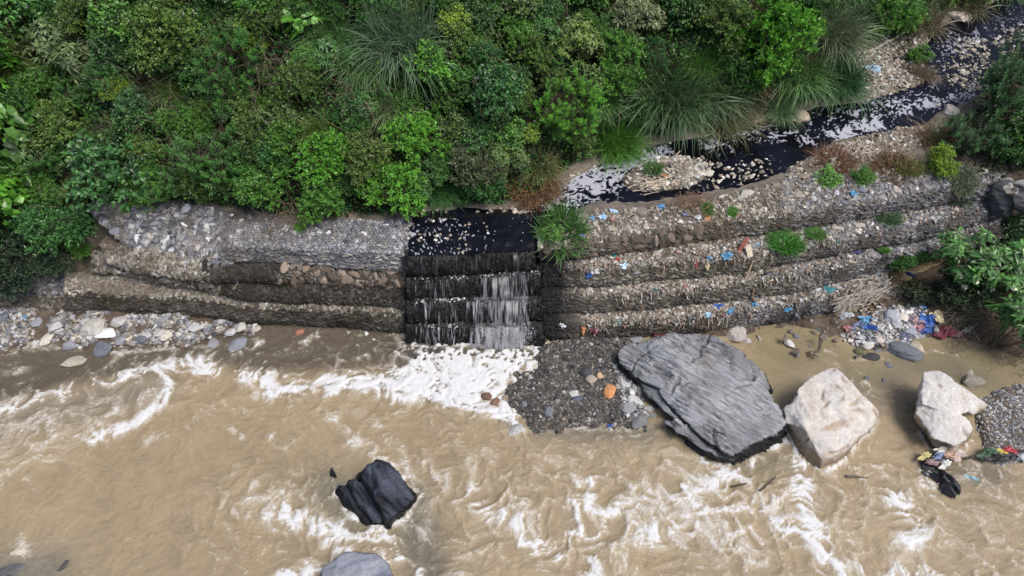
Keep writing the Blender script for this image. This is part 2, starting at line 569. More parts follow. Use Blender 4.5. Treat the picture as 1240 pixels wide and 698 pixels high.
# warped coordinates, stretched along the flow
w1 = fbm(xy3(X, Y, 0.7, 0.35), 3)
w2 = fbm(xy3(X, Y, 4.9, 0.35), 3)
w3 = fbm(xy3(X, Y, 2.2, 1.1), 2)
w4 = fbm(xy3(X, Y, 6.6, 1.1), 2)
U = X + 1.5 * w1 + 0.35 * w3
Vv = Y + 1.5 * w2 + 0.35 * w4
R1 = ridged(xy3(U * 0.75, Vv, 1.5, 0.75), 3)
R2 = ridged(xy3(U * 0.8, Vv, 7.5, 2.0), 3)
R3 = ridged(xy3(U * 0.9, Vv, 3.5, 4.6), 2)
R4 = ridged(xy3(U, Vv, 8.5, 8.0), 2)
R = 0.24 * R1 + 0.30 * R2 + 0.28 * R3 + 0.18 * R4
amb = np.clip(0.10 + 0.12 * w1, 0, 1) * (1 - 0.7 * calm) + 0.26 * rapid
Dm = np.maximum(D * np.clip(0.95 + 0.4 * w3 + 0.25 * fbm(xy3(X, Y, 21.0, 2.2), 2), 0.4, 1.3), amb)
th = 1.0 - 0.62 * np.clip(Dm, 0, 1.35)
qs = np.quantile(R[::4, ::4], np.linspace(0, 1, 101))
Ru = np.interp(R, qs, np.linspace(0, 1, 101))
cover = np.clip(0.005 + 0.64 * Dm ** 1.35, 0, 0.97)
foam = smooth(1 - cover - 0.04, 1 - cover * 0.45 + 0.05, Ru) * np.clip(0.32 + 0.72 * Dm, 0, 1)
foam = np.maximum(foam, np.clip(D * 1.1, 0, 1) * (0.12 + 0.66 * smooth(0.40, 0.78, 0.6 * R2 + 0.4 * R1)))
foam = np.maximum(foam, rapid * 0.44 * smooth(0.52, 0.85, 0.5 * R1 + 0.5 * R2))      # milky veil under the lace
foam = np.maximum(foam, smooth(0.0, 0.35, pf) * (0.28 + 0.72 * smooth(0.25, 0.66, 0.4 * R2 + 0.3 * R3 + 0.3 * R4)) * smooth(-0.42, -0.3, pnoise(xy3(X, Y, 3.0, 5.0)) * 1.1 + 0.7 * pnoise(xy3(X, Y, 7.0, 2.0)) + 1.0 * smooth(19.0, 17.4, Y) - 0.52))
hole = smooth(-0.42, -0.3, pnoise(xy3(X, Y, 3.0, 5.0)) * 1.1 + 0.7 * pnoise(xy3(X, Y, 7.0, 2.0)) + 1.0 * smooth(19.0, 17.4, Y) - 0.35)
foam = foam * (1 - 0.85 * smooth(0.0, 0.3, pf) * (1 - hole))
blend_dark = smooth(0.0, 0.3, pf)
foam = np.clip(foam, 0, 1)
# waves
wave = 0.05 * fbm(xy3(U * 0.7, Vv, 2.0, 0.9), 3) + 0.028 * fbm(xy3(U, Vv, 5.0, 2.4), 3) * (1 - 0.75 * calm)
wave = wave * (0.45 + 1.2 * rapid) * (1 - 0.6 * calm)
wave += rapid * (0.12 * (R1 - 0.6) + 0.05 * (R2 - 0.6))
wave += (0.022 * (R3 - 0.5) + 0.018 * (R2 - 0.5)) * (1 - calm) + 0.05 * foam * (D > 0.35)
wy_ = np.interp(X, wall_base[:, 0], wall_base[:, 1])
# colour of the water itself, with ripple shading painted in
wc = np.broadcast_to(np.array([0.315, 0.25, 0.158]), X.shape + (3,)).copy()


def blend(col, wgt):
    global wc
    wc = wc * (1 - wgt[..., None]) + np.array(col) * wgt[..., None]


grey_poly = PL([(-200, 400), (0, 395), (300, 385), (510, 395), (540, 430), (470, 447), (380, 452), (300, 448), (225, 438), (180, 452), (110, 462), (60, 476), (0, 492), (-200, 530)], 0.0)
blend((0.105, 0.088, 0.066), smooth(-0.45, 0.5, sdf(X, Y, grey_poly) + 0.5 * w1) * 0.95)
blend((0.21, 0.185, 0.15), smooth(1.6, 0.2, px_dist([(190, 470), (100, 490), (0, 515)])) * 0.6)
blend((0.20, 0.17, 0.095), calm * 0.8)
for pts, hw, c, k in (([(400, 590), (430, 625)], 0.7, (0.13, 0.13, 0.10), 0.75), ([(505, 650), (520, 690)], 0.6, (0.10, 0.10, 0.085), 0.8), ([(505, 600), (510, 640)], 0.45, (0.14, 0.14, 0.11), 0.7),
                      ([(655, 520), (770, 522)], 0.45, (0.13, 0.12, 0.095), 0.75), ([(1140, 575), (1200, 570)], 0.55, (0.13, 0.115, 0.09), 0.7), ([(1098, 500), (1110, 535)], 0.5, (0.15, 0.12, 0.08), 0.4),
                      ([(1080, 470), (1100, 445), (1180, 455)], 0.6, (0.14, 0.125, 0.095), 0.6), ([(780, 530), (800, 520)], 0.3, (0.15, 0.14, 0.11), 0.5), ([(0, 695), (60, 690)], 0.6, (0.13, 0.135, 0.12), 0.7),
                      ([(505, 420), (500, 440)], 0.8, (0.06, 0.055, 0.05), 0.8), ([(1035, 465), (1050, 480)], 0.5, (0.14, 0.13, 0.1), 0.5), ([(900, 560), (950, 560)], 0.5, (0.17, 0.155, 0.11), 0.6),
                      ([(930, 415), (940, 440)], 0.9, (0.24, 0.2, 0.115), 0.7)):
    d = px_dist(pts)
    blend(c, np.exp(-0.5 * (d / hw) ** 2) * k)
blend((0.05, 0.046, 0.042), blend_dark * 0.85)
wc = wc * (1 + 0.16 * w1[..., None] + 0.10 * w3[..., None])
ripple_dark = smooth(0.80, 0.97, ridged(xy3(U * 0.6, Vv * 1.3, 12.0, 1.5), 2)) * (1 - calm)
ripple_dark2 = smooth(0.78, 0.95, ridged(xy3(U * 0.7, Vv * 1.3, 15.0, 3.6), 2)) * (1 - calm)
wc = wc * (1 - 0.16 * (1 - R2) - 0.10 * ripple_dark - 0.10 * ripple_dark2)[..., None]  # ripple shading painted into the colour: troughs and thin lines darker


def water_mat(name, foam_col, thin_col, rough, bump=0.75, spec=0.5):
    m, nt, nd, ln, b = new_mat(name)
    a = N(nt, 'ShaderNodeAttribute', attribute_name='col')
    f = N(nt, 'ShaderNodeAttribute', attribute_name='foam')
    co = geo_coord(nt)
    nz = noise_node(nt, 14, 4, 0.7, co)
    fb = N(nt, 'ShaderNodeMath', operation='ADD')
    ln.new(f.outputs['Fac'], fb.inputs[0])
    ln.new(maprange(nt, nz.outputs['Fac'], 0.3, 0.7, -0.16, 0.16), fb.inputs[1])
    fac = maprange(nt, fb.outputs[0], 0.14, 0.8, 0.0, 1.0)
    fcol = mixc(nt, maprange(nt, fac, 0.35, 0.9, 0.0, 1.0), thin_col, foam_col)     # thin foam is still stained by the silt
    ln.new(mixc(nt, fac, a.outputs['Color'], fcol), b.inputs['Base Color'])
    ln.new(maprange(nt, fac, 0, 1, rough, 0.7), b.inputs['Roughness'])
    n2 = noise_node(nt, 5.5, 5, 0.62, co)
    n2.inputs['Distortion'].default_value = 1.2
    bp = N(nt, 'ShaderNodeBump')
    bp.inputs['Strength'].default_value = bump
    bp.inputs['Distance'].default_value = 0.06
    mp = N(nt, 'ShaderNodeMapping', vector_type='TEXTURE')
    mp.inputs['Rotation'].default_value = (0, 0, 0.25)
    mp.inputs['Scale'].default_value = (2.2, 0.8, 1)
    ln.new(co, mp.inputs['Vector'])
    n3 = noise_node(nt, 6.5, 5, 0.62, mp.outputs[0])
    n3.inputs['Distortion'].default_value = 1.6
    sm_ = N(nt, 'ShaderNodeMath', operation='ADD')
    ln.new(n2.outputs['Fac'], sm_.inputs[0])
    ln.new(n3.outputs['Fac'], sm_.inputs[1])
    ln.new(sm_.outputs[0], bp.inputs['Height'])
    ln.new(bp.outputs[0], b.inputs['Normal'])
    b.inputs['IOR'].default_value = 1.33
    b.inputs['Specular IOR Level'].default_value = spec
    return m


M_RIVER = water_mat('muddy_water', (0.62, 0.625, 0.63), (0.53, 0.48, 0.40), 0.10, 0.55)
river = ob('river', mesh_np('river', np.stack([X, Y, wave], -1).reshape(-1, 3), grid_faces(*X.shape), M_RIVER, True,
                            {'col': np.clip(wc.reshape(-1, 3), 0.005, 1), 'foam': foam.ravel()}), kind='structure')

# ---- the black stream on the ledge above the wall
sx, sy = np.arange(-4.4, 36, 0.075), np.arange(22.6, 47, 0.075)
X, Y = np.meshgrid(sx, sy)
sd_ = sdf(X, Y, stream_poly)
wpx = lambda pts: seg_dist(X, Y, PS(pts, -0.1))
D = np.zeros_like(X)
for pts, hw, st in (([(690, 235), (720, 215), (740, 210)], 1.0, 1.2), ([(700, 240), (735, 228)], 0.6, 0.8), ([(750, 205), (780, 190), (800, 184)], 0.5, 1.15), ([(860, 172), (905, 160), (985, 168)], 0.5, 0.85),
                    ([(872, 175), (890, 168)], 0.5, 0.8), ([(990, 152), (1020, 140), (1060, 130)], 0.7, 0.8), ([(1012, 164), (1040, 152), (1062, 148)], 0.45, 1.3), ([(1060, 140), (1110, 122), (1150, 120)], 0.6, 1.0),
                    ([(1128, 100), (1128, 70), (1150, 40)], 0.5, 0.65), ([(1150, 60), (1190, 45), (1240, 20)], 0.8, 0.45), ([(1150, 125), (1190, 100)], 0.6, 0.6), ([(505, 270), (560, 266), (640, 262)], 0.4, 0.5),
                    ([(800, 215), (880, 230), (940, 195)], 1.6, 0.18)):
    D = np.maximum(D, st * np.exp(-0.5 * (wpx(pts) / hw) ** 2))
w1 = fbm(xy3(X, Y, 0.7, 0.6), 3)
w2 = fbm(xy3(X, Y, 4.9, 0.6), 3)
R = 0.35 * ridged(xy3(X + 0.8 * w1, Y + 0.8 * w2, 1.5, 1.6), 3) + 0.65 * ridged(xy3(X + 0.8 * w1, Y + 0.8 * w2, 5.5, 4.4), 2)
qs = np.quantile(R, np.linspace(0, 1, 101))
Ru = np.interp(R, qs, np.linspace(0, 1, 101))
cover = np.clip(0.55 * D ** 1.3 * (1 + 1.6 * w2), 0, 0.85)
foam = smooth(1 - cover - 0.05, 1 - cover + 0.12, Ru) * np.clip(0.4 + 0.5 * D, 0, 1)
speck = fbm(xy3(X, Y, 2.5, 4.2), 2)
foam = np.maximum(foam, smooth(0.62, 0.72, speck + 0.25 * w1) * 0.5)
nav = smooth(-0.2, 0.5, w1 + 0.2)[..., None]
wc = np.array([0.003, 0.003, 0.004]) * (1 - nav) + np.array([0.006, 0.007, 0.014]) * nav
Z = level(Y) - 0.13 + 0.012 * w1 + 0.02 * (R - 0.5) * (D > 0.3)
F = grid_faces(*X.shape)
keep = (sd_.ravel()[F] > -0.7).any(1) & (Y.ravel()[F] > np.interp(X.ravel()[F], wall_base[:, 0], wall_base[:, 1]) + 2.0).all(1)
F = F[keep]
used = np.unique(F)
remap = np.full(X.size, -1)
remap[used] = np.arange(len(used))
M_BLACK = water_mat('black_sewage_water', (0.36, 0.37, 0.42), (0.3, 0.31, 0.36), 0.06, 0.12, 0.28)
stream = ob('stream', mesh_np('stream', np.stack([X, Y, Z], -1).reshape(-1, 3)[used], remap[F], M_BLACK, True,
                              {'col': wc.reshape(-1, 3)[used], 'foam': foam.ravel()[used]}), kind='structure')
# ================================================================== GABION WALLS
def ico(sub):
    bm = bmesh.new()
    bmesh.ops.create_icosphere(bm, subdivisions=sub, radius=1)
    V = np.array([v.co for v in bm.verts])
    F = np.array([[v.index for v in f.verts] for f in bm.faces])
    bm.free()
    return V, F


def cut_rock(seed, sub=2, ncut=11, aniso=(1, 0.8, 0.6), rough=0.04):
    """an angular stone: a ball cut by random planes"""
    r = np.random.default_rng(seed)
    V, F = ico(sub)
    nn = r.normal(size=(ncut, 3))
    nn /= np.linalg.norm(nn, axis=1)[:, None]
    dd = r.uniform(0.5, 0.9, ncut)
    c = V @ nn.T
    rad = np.where(c > 0.05, dd / np.maximum(c, 0.05), 9).min(1)
    rad = np.minimum(rad, 1.05)
    V = V * (rad + rough * pnoise(V * 3 + seed))[:, None]
    return V * np.array(aniso), F


STONES0 = [cut_rock(100 + k, 1, 7, (1, 0.5 + 0.06 * (k % 8), 0.42 + 0.05 * (k % 5)), 0.05) for k in range(14)]
STONES0 = [(v, f) for v, f in STONES0]
ICO0 = ico(1)


def chips(seed):
    """12-corner stone chip with 20 faces"""
    r = np.random.default_rng(seed)
    V = np.array([(-1, 1.618, 0), (1, 1.618, 0), (-1, -1.618, 0), (1, -1.618, 0), (0, -1, 1.618), (0, 1, 1.618), (0, -1, -1.618), (0, 1, -1.618),
                  (1.618, 0, -1), (1.618, 0, 1), (-1.618, 0, -1), (-1.618, 0, 1)]) / 1.902
    F = np.array([(0, 11, 5), (0, 5, 1), (0, 1, 7), (0, 7, 10), (0, 10, 11), (1, 5, 9), (5, 11, 4), (11, 10, 2), (10, 7, 6), (7, 1, 8),
                  (3, 9, 4), (3, 4, 2), (3, 2, 6), (3, 6, 8), (3, 8, 9), (4, 9, 5), (2, 4, 11), (6, 2, 10), (8, 6, 7), (9, 8, 1)])
    V = V * r.uniform(0.68, 1.2, (12, 1)) + r.normal(size=(12, 3)) * 0.12
    return V * np.array([1, r.uniform(0.55, 0.95), r.uniform(0.35, 0.7)]), F


CHIPS = [chips(k) for k in range(16)]


def scatter(arche, pos, nrm, size, col, rng, tilt=0.35, sink=0.25, lay=False):
    """one joined mesh of stones: returns V, F, col"""
    n = len(pos)
    nr = nrm + rng.normal(size=(n, 3)) * tilt
    M = frames(nr, rng)
    if lay:                                              # flat plates stacked in courses
        up = np.array([0, 0.1, 1.0]) + rng.normal(size=(n, 3)) * 0.16
        up /= np.linalg.norm(up, axis=1)[:, None]
        a = np.cross(up, nrm) + rng.normal(size=(n, 3)) * 0.25
        a -= up * (a * up).sum(1)[:, None]
        a /= np.linalg.norm(a, axis=1)[:, None] + 1e-9
        M = np.stack([a * 1.35, np.cross(up, a), up * 0.72], 2)
    which = rng.integers(0, len(arche), n)
    Vs, Fs, Cs, off = [], [], [], 0
    for k, (v, f) in enumerate(arche):
        ids = np.where(which == k)[0]
        if len(ids) == 0:
            continue
        vv = np.einsum('nij,vj->nvi', M[ids], v) * size[ids, None, None] + (pos[ids] + nrm[ids] * (size[ids, None] * (0.3 - sink)))[:, None, :]
        Vs.append(vv.reshape(-1, 3))
        Fs.append((f[None] + (np.arange(len(ids)) * len(v))[:, None, None]).reshape(-1, 3) + off)
        off += len(ids) * len(v)
        Cs.append(np.repeat(col[ids], len(v), 0))
    return np.concatenate(Vs), np.concatenate(Fs), np.concatenate(Cs)


PAL_GREY = np.array([(0.30, 0.31, 0.34), (0.22, 0.23, 0.27), (0.42, 0.42, 0.43), (0.16, 0.165, 0.19), (0.36, 0.33, 0.29), (0.55, 0.54, 0.52), (0.26, 0.26, 0.28)])
PAL_BEIGE = np.array([(0.36, 0.32, 0.26), (0.28, 0.25, 0.20), (0.46, 0.42, 0.36), (0.20, 0.175, 0.14), (0.55, 0.51, 0.45), (0.32, 0.30, 0.27), (0.24, 0.2, 0.16)])
PAL_DARK = np.array([(0.05, 0.05, 0.052), (0.035, 0.035, 0.036), (0.08, 0.078, 0.075), (0.12, 0.115, 0.11), (0.06, 0.055, 0.05), (0.2, 0.19, 0.18), (0.045, 0.045, 0.05)])


def pal(p, n, rng, var=0.25):
    c = p[rng.integers(0, len(p), n)]
    return np.clip(c * (1 + var * rng.normal(size=(n, 1))), 0.01, 0.58)


def stain(pos, col):
    """sewage stain on what stands beside the fall, and moss on the lower left tiers"""
    xl, xr = -3.9, 1.0
    d = np.where(pos[:, 0] < xl, xl - pos[:, 0], np.maximum(pos[:, 0] - xr, 0))
    d = d + 0.35 * pnoise(pos * 1.7) - 0.25 * (pos[:, 2] < 3.0)
    lim = np.where(pos[:, 0] > 0, 2.3, 0.7)
    k = smooth(lim, lim * 0.25, d) * (pos[:, 2] < 3.75)
    col = col * (1 - k[:, None]) + np.array([0.012, 0.012, 0.013]) * k[:, None]
    return col


class Tier:
    """one course of baskets: a swept bank with a top (B to F) and a face (F to G)"""

    def __init__(self, stations, seed, amp=0.06, ds=0.16, nt=9, nf=9):
        B = PL([s[0] for s in stations])
        Fr = PL([s[1] for s in stations])
        G = PL([s[2] for s in stations])
        L = np.concatenate([[0], np.cumsum(np.linalg.norm(np.diff(Fr, axis=0), axis=1))])
        n = max(int(L[-1] / ds), 3)
        t = np.linspace(0, L[-1], n + 1)
        ip = lambda A: np.stack([np.interp(t, L, A[:, k]) for k in range(3)], 1)
        B, Fr, G = ip(B), ip(Fr), ip(G)
        rows = [B * (1 - a) + Fr * a for a in np.linspace(0, 1, nt)] + [Fr * (1 - a) + G * a for a in np.linspace(0, 1, nf)[1:]]
        A = np.array(rows)                                   # rows x cols x 3
        A[nt - 1] += (A[nt - 2] - A[nt - 1]) * 0.12 + (A[nt] - A[nt - 1]) * 0.12   # a soft front edge
        self.nt, self.nf, self.t = nt, nf, t
        self.nrm = self.normals(A)
        if nf == 9:                                          # the face of a basket bulges and tucks in at its foot
            q = np.linspace(0, 1, nf)[1:, None, None]
            A[nt:] += np.array([0, -1.0, 0]) * (0.15 * np.sin(np.pi * q * 0.9) - 0.16 * q ** 3)
        A = A + self.nrm * (amp * 1.5 * fbm(A * 0.45 + seed, 2) + amp * fbm(A * 0.9 + seed, 3) + amp * 0.6 * pnoise(A * 2.6 + seed))[..., None]
        # the baskets sag between their ties, every 2 m
        self.A = A
        self.nrm = self.normals(A)

    @staticmethod
    def normals(A):
        du = np.gradient(A, axis=1)
        dv = np.gradient(A, axis=0)
        n = np.cross(dv, du)
        n /= np.linalg.norm(n, axis=2)[..., None] + 1e-9
        flip = np.sign(n[..., 2] - 0.8 * n[..., 1])
        return n * np.where(flip == 0, 1, flip)[..., None]

    def body(self, name, mat, col, parent, depth=1.6, amt=0.3):
        A = self.A
        back = A[0] + np.array([0, depth, -0.35])
        bot = A[-1] + np.array([0, 0.25, -0.35])
        botb = A[-1] + np.array([0, depth, -0.35])
        G = np.concatenate([back[None], A, bot[None], botb[None], back[None]])
        nr, nc = G.shape[:2]
        V = G.reshape(-1, 3)
        ends = [[r * nc for r in range(nr - 1)][::-1], [r * nc + nc - 1 for r in range(nr - 1)]]
        nz = fbm(V * 1.4, 4)[:, None]
        c = np.clip(stain(V, np.array(col) * (1 + amt * 2 * nz)), 0.006, 1)
        return ob(name, mesh_np(name, V, grid_faces(nr, nc), mat, True, {'col': c}, ends), parent)

    def sample(self, n, rng, r0=0.0, r1=1.0, c0=0.0, c1=1.0):
        """n points spread evenly by area; r in 0..1 over the rows (top then face)"""
        nr, nc = self.A.shape[:2]
        ri, rj = int(r0 * (nr - 1)), int(math.ceil(r1 * (nr - 1)))
        ci, cj = int(c0 * (nc - 1)), int(math.ceil(c1 * (nc - 1)))
        A = self.A[ri:rj + 1, ci:cj + 1]
        e1 = A[1:, :-1] - A[:-1, :-1]
        e2 = A[:-1, 1:] - A[:-1, :-1]
        ar = np.linalg.norm(np.cross(e1, e2), axis=2)
        k = rng.choice(ar.size, n, p=ar.ravel() / ar.sum())
        i, j = np.unravel_index(k, ar.shape)
        u, v = rng.random((2, n, 1))
        pos = A[i, j] * (1 - u) * (1 - v) + A[i + 1, j] * u * (1 - v) + A[i, j + 1] * (1 - u) * v + A[i + 1, j + 1] * u * v
        return pos, self.nrm[ri + i, ci + j], ar.sum()

    @property
    def split(self):
        return (self.nt - 1) / (self.nt + self.nf - 2)

    def net(self, name, parent, cell=0.13, wid=0.010, lift=0.05, r0=0.0, r1=1.0, col=(0.11, 0.11, 0.12), c0=0, c1=1):
        """twisted hexagon wire netting laid over the basket"""
        A, nr_, nc_ = self.A, self.A.shape[0], self.A.shape[1]
        rows = np.concatenate([[0], np.cumsum(np.linalg.norm(np.diff(A, axis=0), axis=2).mean(1))])
        Ls, Lr = self.t[-1] * c1, rows[-1] * r1
        P1, P2 = [], []
        w, h = cell, cell * 1.25
        j = 0
        v = rows[-1] * r0
        while v < Lr:
            k = np.arange(self.t[-1] * c0 + (j % 2) * w / 2, Ls, w)
            vv = np.full_like(k, v)
            P1 += [np.stack([k, vv], 1), np.stack([k, vv + h * 0.35], 1), np.stack([k, vv + h * 0.35], 1)]
            P2 += [np.stack([k, vv + h * 0.35], 1), np.stack([k - w / 2, vv + h * 0.75], 1), np.stack([k + w / 2, vv + h * 0.75], 1)]
            v += h * 0.75
            j += 1
        P1, P2 = np.concatenate(P1), np.concatenate(P2)

        def surf(q):
            fi = np.interp(q[:, 1], rows, np.arange(nr_))
            fj = np.interp(q[:, 0], self.t, np.arange(nc_))
            i, jj = np.clip(fi.astype(int), 0, nr_ - 2), np.clip(fj.astype(int), 0, nc_ - 2)
            u, v_ = np.clip(fi - i, 0, 1)[:, None], np.clip(fj - jj, 0, 1)[:, None]
            bl = lambda M: M[i, jj] * (1 - u) * (1 - v_) + M[i + 1, jj] * u * (1 - v_) + M[i, jj + 1] * (1 - u) * v_ + M[i + 1, jj + 1] * u * v_
            n_ = bl(self.nrm)
            p_ = bl(A)
            return p_ + n_ * (lift + 0.03 * pnoise(p_ * 1.5))[:, None], n_
        a, na = surf(P1)
        b, nb = surf(P2)
        d = b - a
        s = np.cross(d, na)
        s = s / (np.linalg.norm(s, axis=1)[:, None] + 1e-9) * wid / 2
        up = na * wid * 0.7
        m = len(a)
        V = np.concatenate([a + s, a - s, b - s, b + s, a + up, b + up])
        i = np.arange(m)
        F = np.concatenate([np.stack([i, i + 4 * m, i + 5 * m, i + 3 * m], 1), np.stack([i + 4 * m, i + m, i + 2 * m, i + 5 * m], 1)])
        return ob(name, mesh_np(name, V, F, M_WIRE, False, {'col': np.tile(np.array(col, float), (len(V), 1))}), parent, kind='stuff')


def fill(name, parent, tier, rng, n, size, palette, tint=1.0, r0=0, r1=1, c0=0, c1=1, arche=None, tilt=0.16, lay=None, expo=1.6):
    pos, nrm, _ = tier.sample(n, rng, r0, r1, c0, c1)
    sz = size[0] + (size[1] - size[0]) * rng.random(n) ** expo
    if lay is None:
        lay = r0 >= tier.split * 0.9
    col = pal(palette, n, rng, 0.18 if lay else 0.25) * tint
    dirt = (smooth(-0.2, 0.35, fbm(pos * 0.6 + 7, 3)) * 0.75)[:, None]
    col = col * (1 - dirt) + np.array([0.15, 0.12, 0.09]) * tint * dirt
    damp = smooth(-0.05, 0.4, fbm(pos * [0.45, 0.45, 0.9] + 31, 4))
    col = col * (1 - (0.65 if lay else 0.35) * damp)[:, None]
    col = stain(pos, col)
    V, F, C = scatter(arche or CHIPS, pos, nrm, sz, col, rng, tilt, lay=lay)
    return ob(name, mesh_np(name, V, F, M_STONE, False, {'col': C}), parent, kind='stuff')


M_WEIR = surf_mat('wet_black_masonry', 'col', 0.4, 3, 0.5, 0.6, 9, bdist=0.06, spec=0.25)
STONE_ME = []
for k in range(10):
    v, f = cut_rock(300 + k, 2, 10, (1, 0.55 + 0.03 * k, 0.28 + 0.03 * (k % 6)), 0.05)
    STONE_ME.append(mesh_np('stone', v, f, M_ROCK, False))


def big_stones(parent, tier, rng, n, size, palette, r0, r1, c0=0, c1=1, mind=0.34, tint=1.0, tilt=0.25):
    """stones that can be told apart: objects of their own sharing meshes"""
    pos, nrm, _ = tier.sample(n * 6, rng, r0, r1, c0, c1)
    keep = []
    for i in range(len(pos)):
        if all(np.linalg.norm(pos[i] - pos[k]) > mind for k in keep):
            keep.append(i)
        if len(keep) >= n:
            break
    pos, nrm = pos[keep], nrm[keep]
    col = stain(pos, pal(palette, len(pos), rng) * tint)
    fr = frames(nrm + rng.normal(size=nrm.shape) * tilt, rng)
    for i in range(len(pos)):
        s = rng.uniform(*size)
        m = np.eye(4)
        m[:3, :3] = fr[i] * s
        m[:3, 3] = pos[i] + nrm[i] * s * 0.12
        o = ob('stone', STONE_ME[int(rng.integers(len(STONE_ME)))], parent, color=col[i])
        from mathutils import Matrix
        o.matrix_local = Matrix(m.tolist())


rng = np.random.default_rng(21)
PAL_BROWN = np.array([(0.16, 0.125, 0.095), (0.13, 0.10, 0.08), (0.19, 0.15, 0.12), (0.11, 0.088, 0.07)])
# ------------------------------------------------------------------ left wall
left_wall = tag(empty('gabion_wall', P(300, 392, 0)), 'stepped stone gabion retaining wall left of the black waterfall, capped by a netted stone mattress', 'gabion wall')
LW = -np.array(left_wall.location)


def under(parent, o):
    """keep world coordinates for a mesh made in world space under a placed empty"""
    o.location = tuple(-np.array(parent.location))
    return o


cap = Tier([((107, 250, 4.2), (110, 254, 4.1), (113, 262, 3.9)), ((125, 248, 4.2), (128, 268, 3.7), (132, 276, 3.5)), ((150, 248, 4.2), (150, 285, 3.35), (153, 298, 3.0)),
            ((175, 247, 4.25), (172, 293, 3.2), (176, 308, 2.85)), ((205, 246, 4.25), (203, 302, 3.05), (208, 318, 2.6)), ((235, 249, 4.25), (238, 309, 3.0), (244, 328, 2.5)),
            ((268, 254, 4.2), (262, 312, 3.05), (268, 334, 2.45)), ((274, 255, 4.2), (272, 301, 3.5), (278, 321, 2.9)), ((290, 259, 4.2), (284, 298, 3.7), (284, 315, 3.1)),
            ((345, 267, 4.2), (340, 301, 3.78), (340, 318, 3.1)), ((400, 269, 4.2), (400, 304, 3.82), (400, 322, 3.08)), ((450, 267, 4.2), (450, 305, 3.84), (450, 325, 3.05)), ((498, 266, 4.2), (495, 306, 3.84), (496, 328, 3.0))],
           1.0, amp=0.09, nt=14, nf=8)
t2 = Tier([((120, 296, 3.0), (128, 306, 2.7), (128, 320, 2.2)), ((170, 300, 3.0), (165, 316, 2.6), (168, 332, 2.1)), ((240, 312, 3.0), (235, 325, 2.7), (238, 342, 2.2)), ((290, 306, 3.1), (285, 321, 2.85), (290, 343, 2.15)),
           ((340, 310, 3.1), (340, 322, 2.95), (342, 345, 2.1)), ((400, 312, 3.1), (400, 323, 2.98), (400, 347, 2.06)), ((450, 314, 3.1), (450, 326, 2.96), (450, 348, 2.05)), ((498, 318, 3.05), (496, 328, 2.95), (496, 350, 2.02))], 2.0, amp=0.1)
t3 = Tier([((112, 304, 2.3), (112, 316, 2.05), (112, 332, 1.5)), ((150, 308, 2.3), (150, 321, 2.05), (150, 334, 1.5)), ((200, 318, 2.2), (200, 331, 2.0), (200, 343, 1.45)), ((250, 327, 2.15), (250, 338, 2.0), (250, 352, 1.4)), ((300, 337, 2.1), (300, 346, 2.02), (300, 366, 1.2)),
           ((350, 341, 2.1), (350, 347, 2.03), (350, 369, 1.1)), ((400, 342, 2.1), (400, 348, 2.05), (400, 371, 1.1)), ((450, 343, 2.1), (450, 349, 2.05), (450, 374, 1.06)), ((498, 344, 2.1), (496, 351, 2.04), (496, 377, 1.02))], 3.0, amp=0.09)
t4 = Tier([((80, 331, 1.35), (80, 350, 1.15), (84, 385, 0.0)), ((110, 332, 1.35), (110, 353, 1.15), (112, 383, 0.0)), ((150, 333, 1.35), (150, 356, 1.1), (152, 381, 0.0)), ((200, 336, 1.35), (200, 357, 1.1), (202, 384, 0.0)), ((250, 347, 1.3), (250, 360, 1.12), (250, 388, 0.0)),
           ((300, 358, 1.2), (300, 367, 1.1), (300, 392, 0.0)), ((350, 363, 1.2), (350, 371, 1.1), (350, 395, 0.0)), ((400, 366, 1.2), (400, 374, 1.1), (400, 397, 0.0)), ((450, 369, 1.15), (450, 376, 1.07), (450, 403, -0.1)), ((498, 371, 1.1), (496, 379, 1.02), (496, 406, -0.1))], 4.0, amp=0.09)
t5 = Tier([((-120, 331, 1.3), (-120, 342, 1.1), (-120, 362, 0.5)), ((0, 330, 1.3), (0, 341, 1.1), (0, 362, 0.5)), ((40, 330, 1.3), (40, 342, 1.1), (40, 362, 0.5)), ((84, 331, 1.3), (82, 343, 1.1), (82, 363, 0.5))], 5.0, amp=0.08)
t6 = Tier([((-120, 355, 0.7), (-120, 364, 0.55), (-120, 384, -0.1)), ((0, 355, 0.7), (0, 364, 0.55), (0, 384, -0.1)), ((40, 355, 0.7), (40, 364, 0.55), (40, 384, -0.1)), ((84, 356, 0.7), (82, 365, 0.55), (82, 384, -0.1))], 6.0, amp=0.08)
C_MOSS = (0.035, 0.032, 0.02)
C_GREYFILL = (0.14, 0.14, 0.155)
tiers_l = []
for tr, c in ((cap, C_GREYFILL), (t2, (0.10, 0.08, 0.06)), (t3, C_MOSS), (t4, (0.11, 0.095, 0.068)), (t5, (0.10, 0.09, 0.085)), (t6, (0.09, 0.075, 0.06))):
    tiers_l.append(under(left_wall, tr.body('gabion_course', M_EARTH, c, left_wall)))
sp = cap.split
fill('stone_fill', tiers_l[0], cap, rng, 6500, (0.04, 0.13), PAL_GREY, 0.85, 0, sp * 0.95, 0.3, 1)
fill('stone_fill', tiers_l[0], cap, rng, 900, (0.09, 0.22), PAL_GREY, 0.8, 0, 1, 0, 0.42, tilt=0.15)
fill('stone_fill', tiers_l[0], cap, rng, 1500, (0.06, 0.15), PAL_GREY, 0.62, sp, 1, 0.35, 1, tilt=0.15)
big_stones(tiers_l[0], cap, rng, 34, (0.18, 0.32), PAL_GREY, 0.05, 0.8, 0.02, 0.4, 0.42, 1.15, 0.08)
big_stones(tiers_l[0], cap, rng, 75, (0.12, 0.22), PAL_GREY, 0.03, sp * 0.92, 0.33, 0.98, 0.36, 1.15, 0.15)
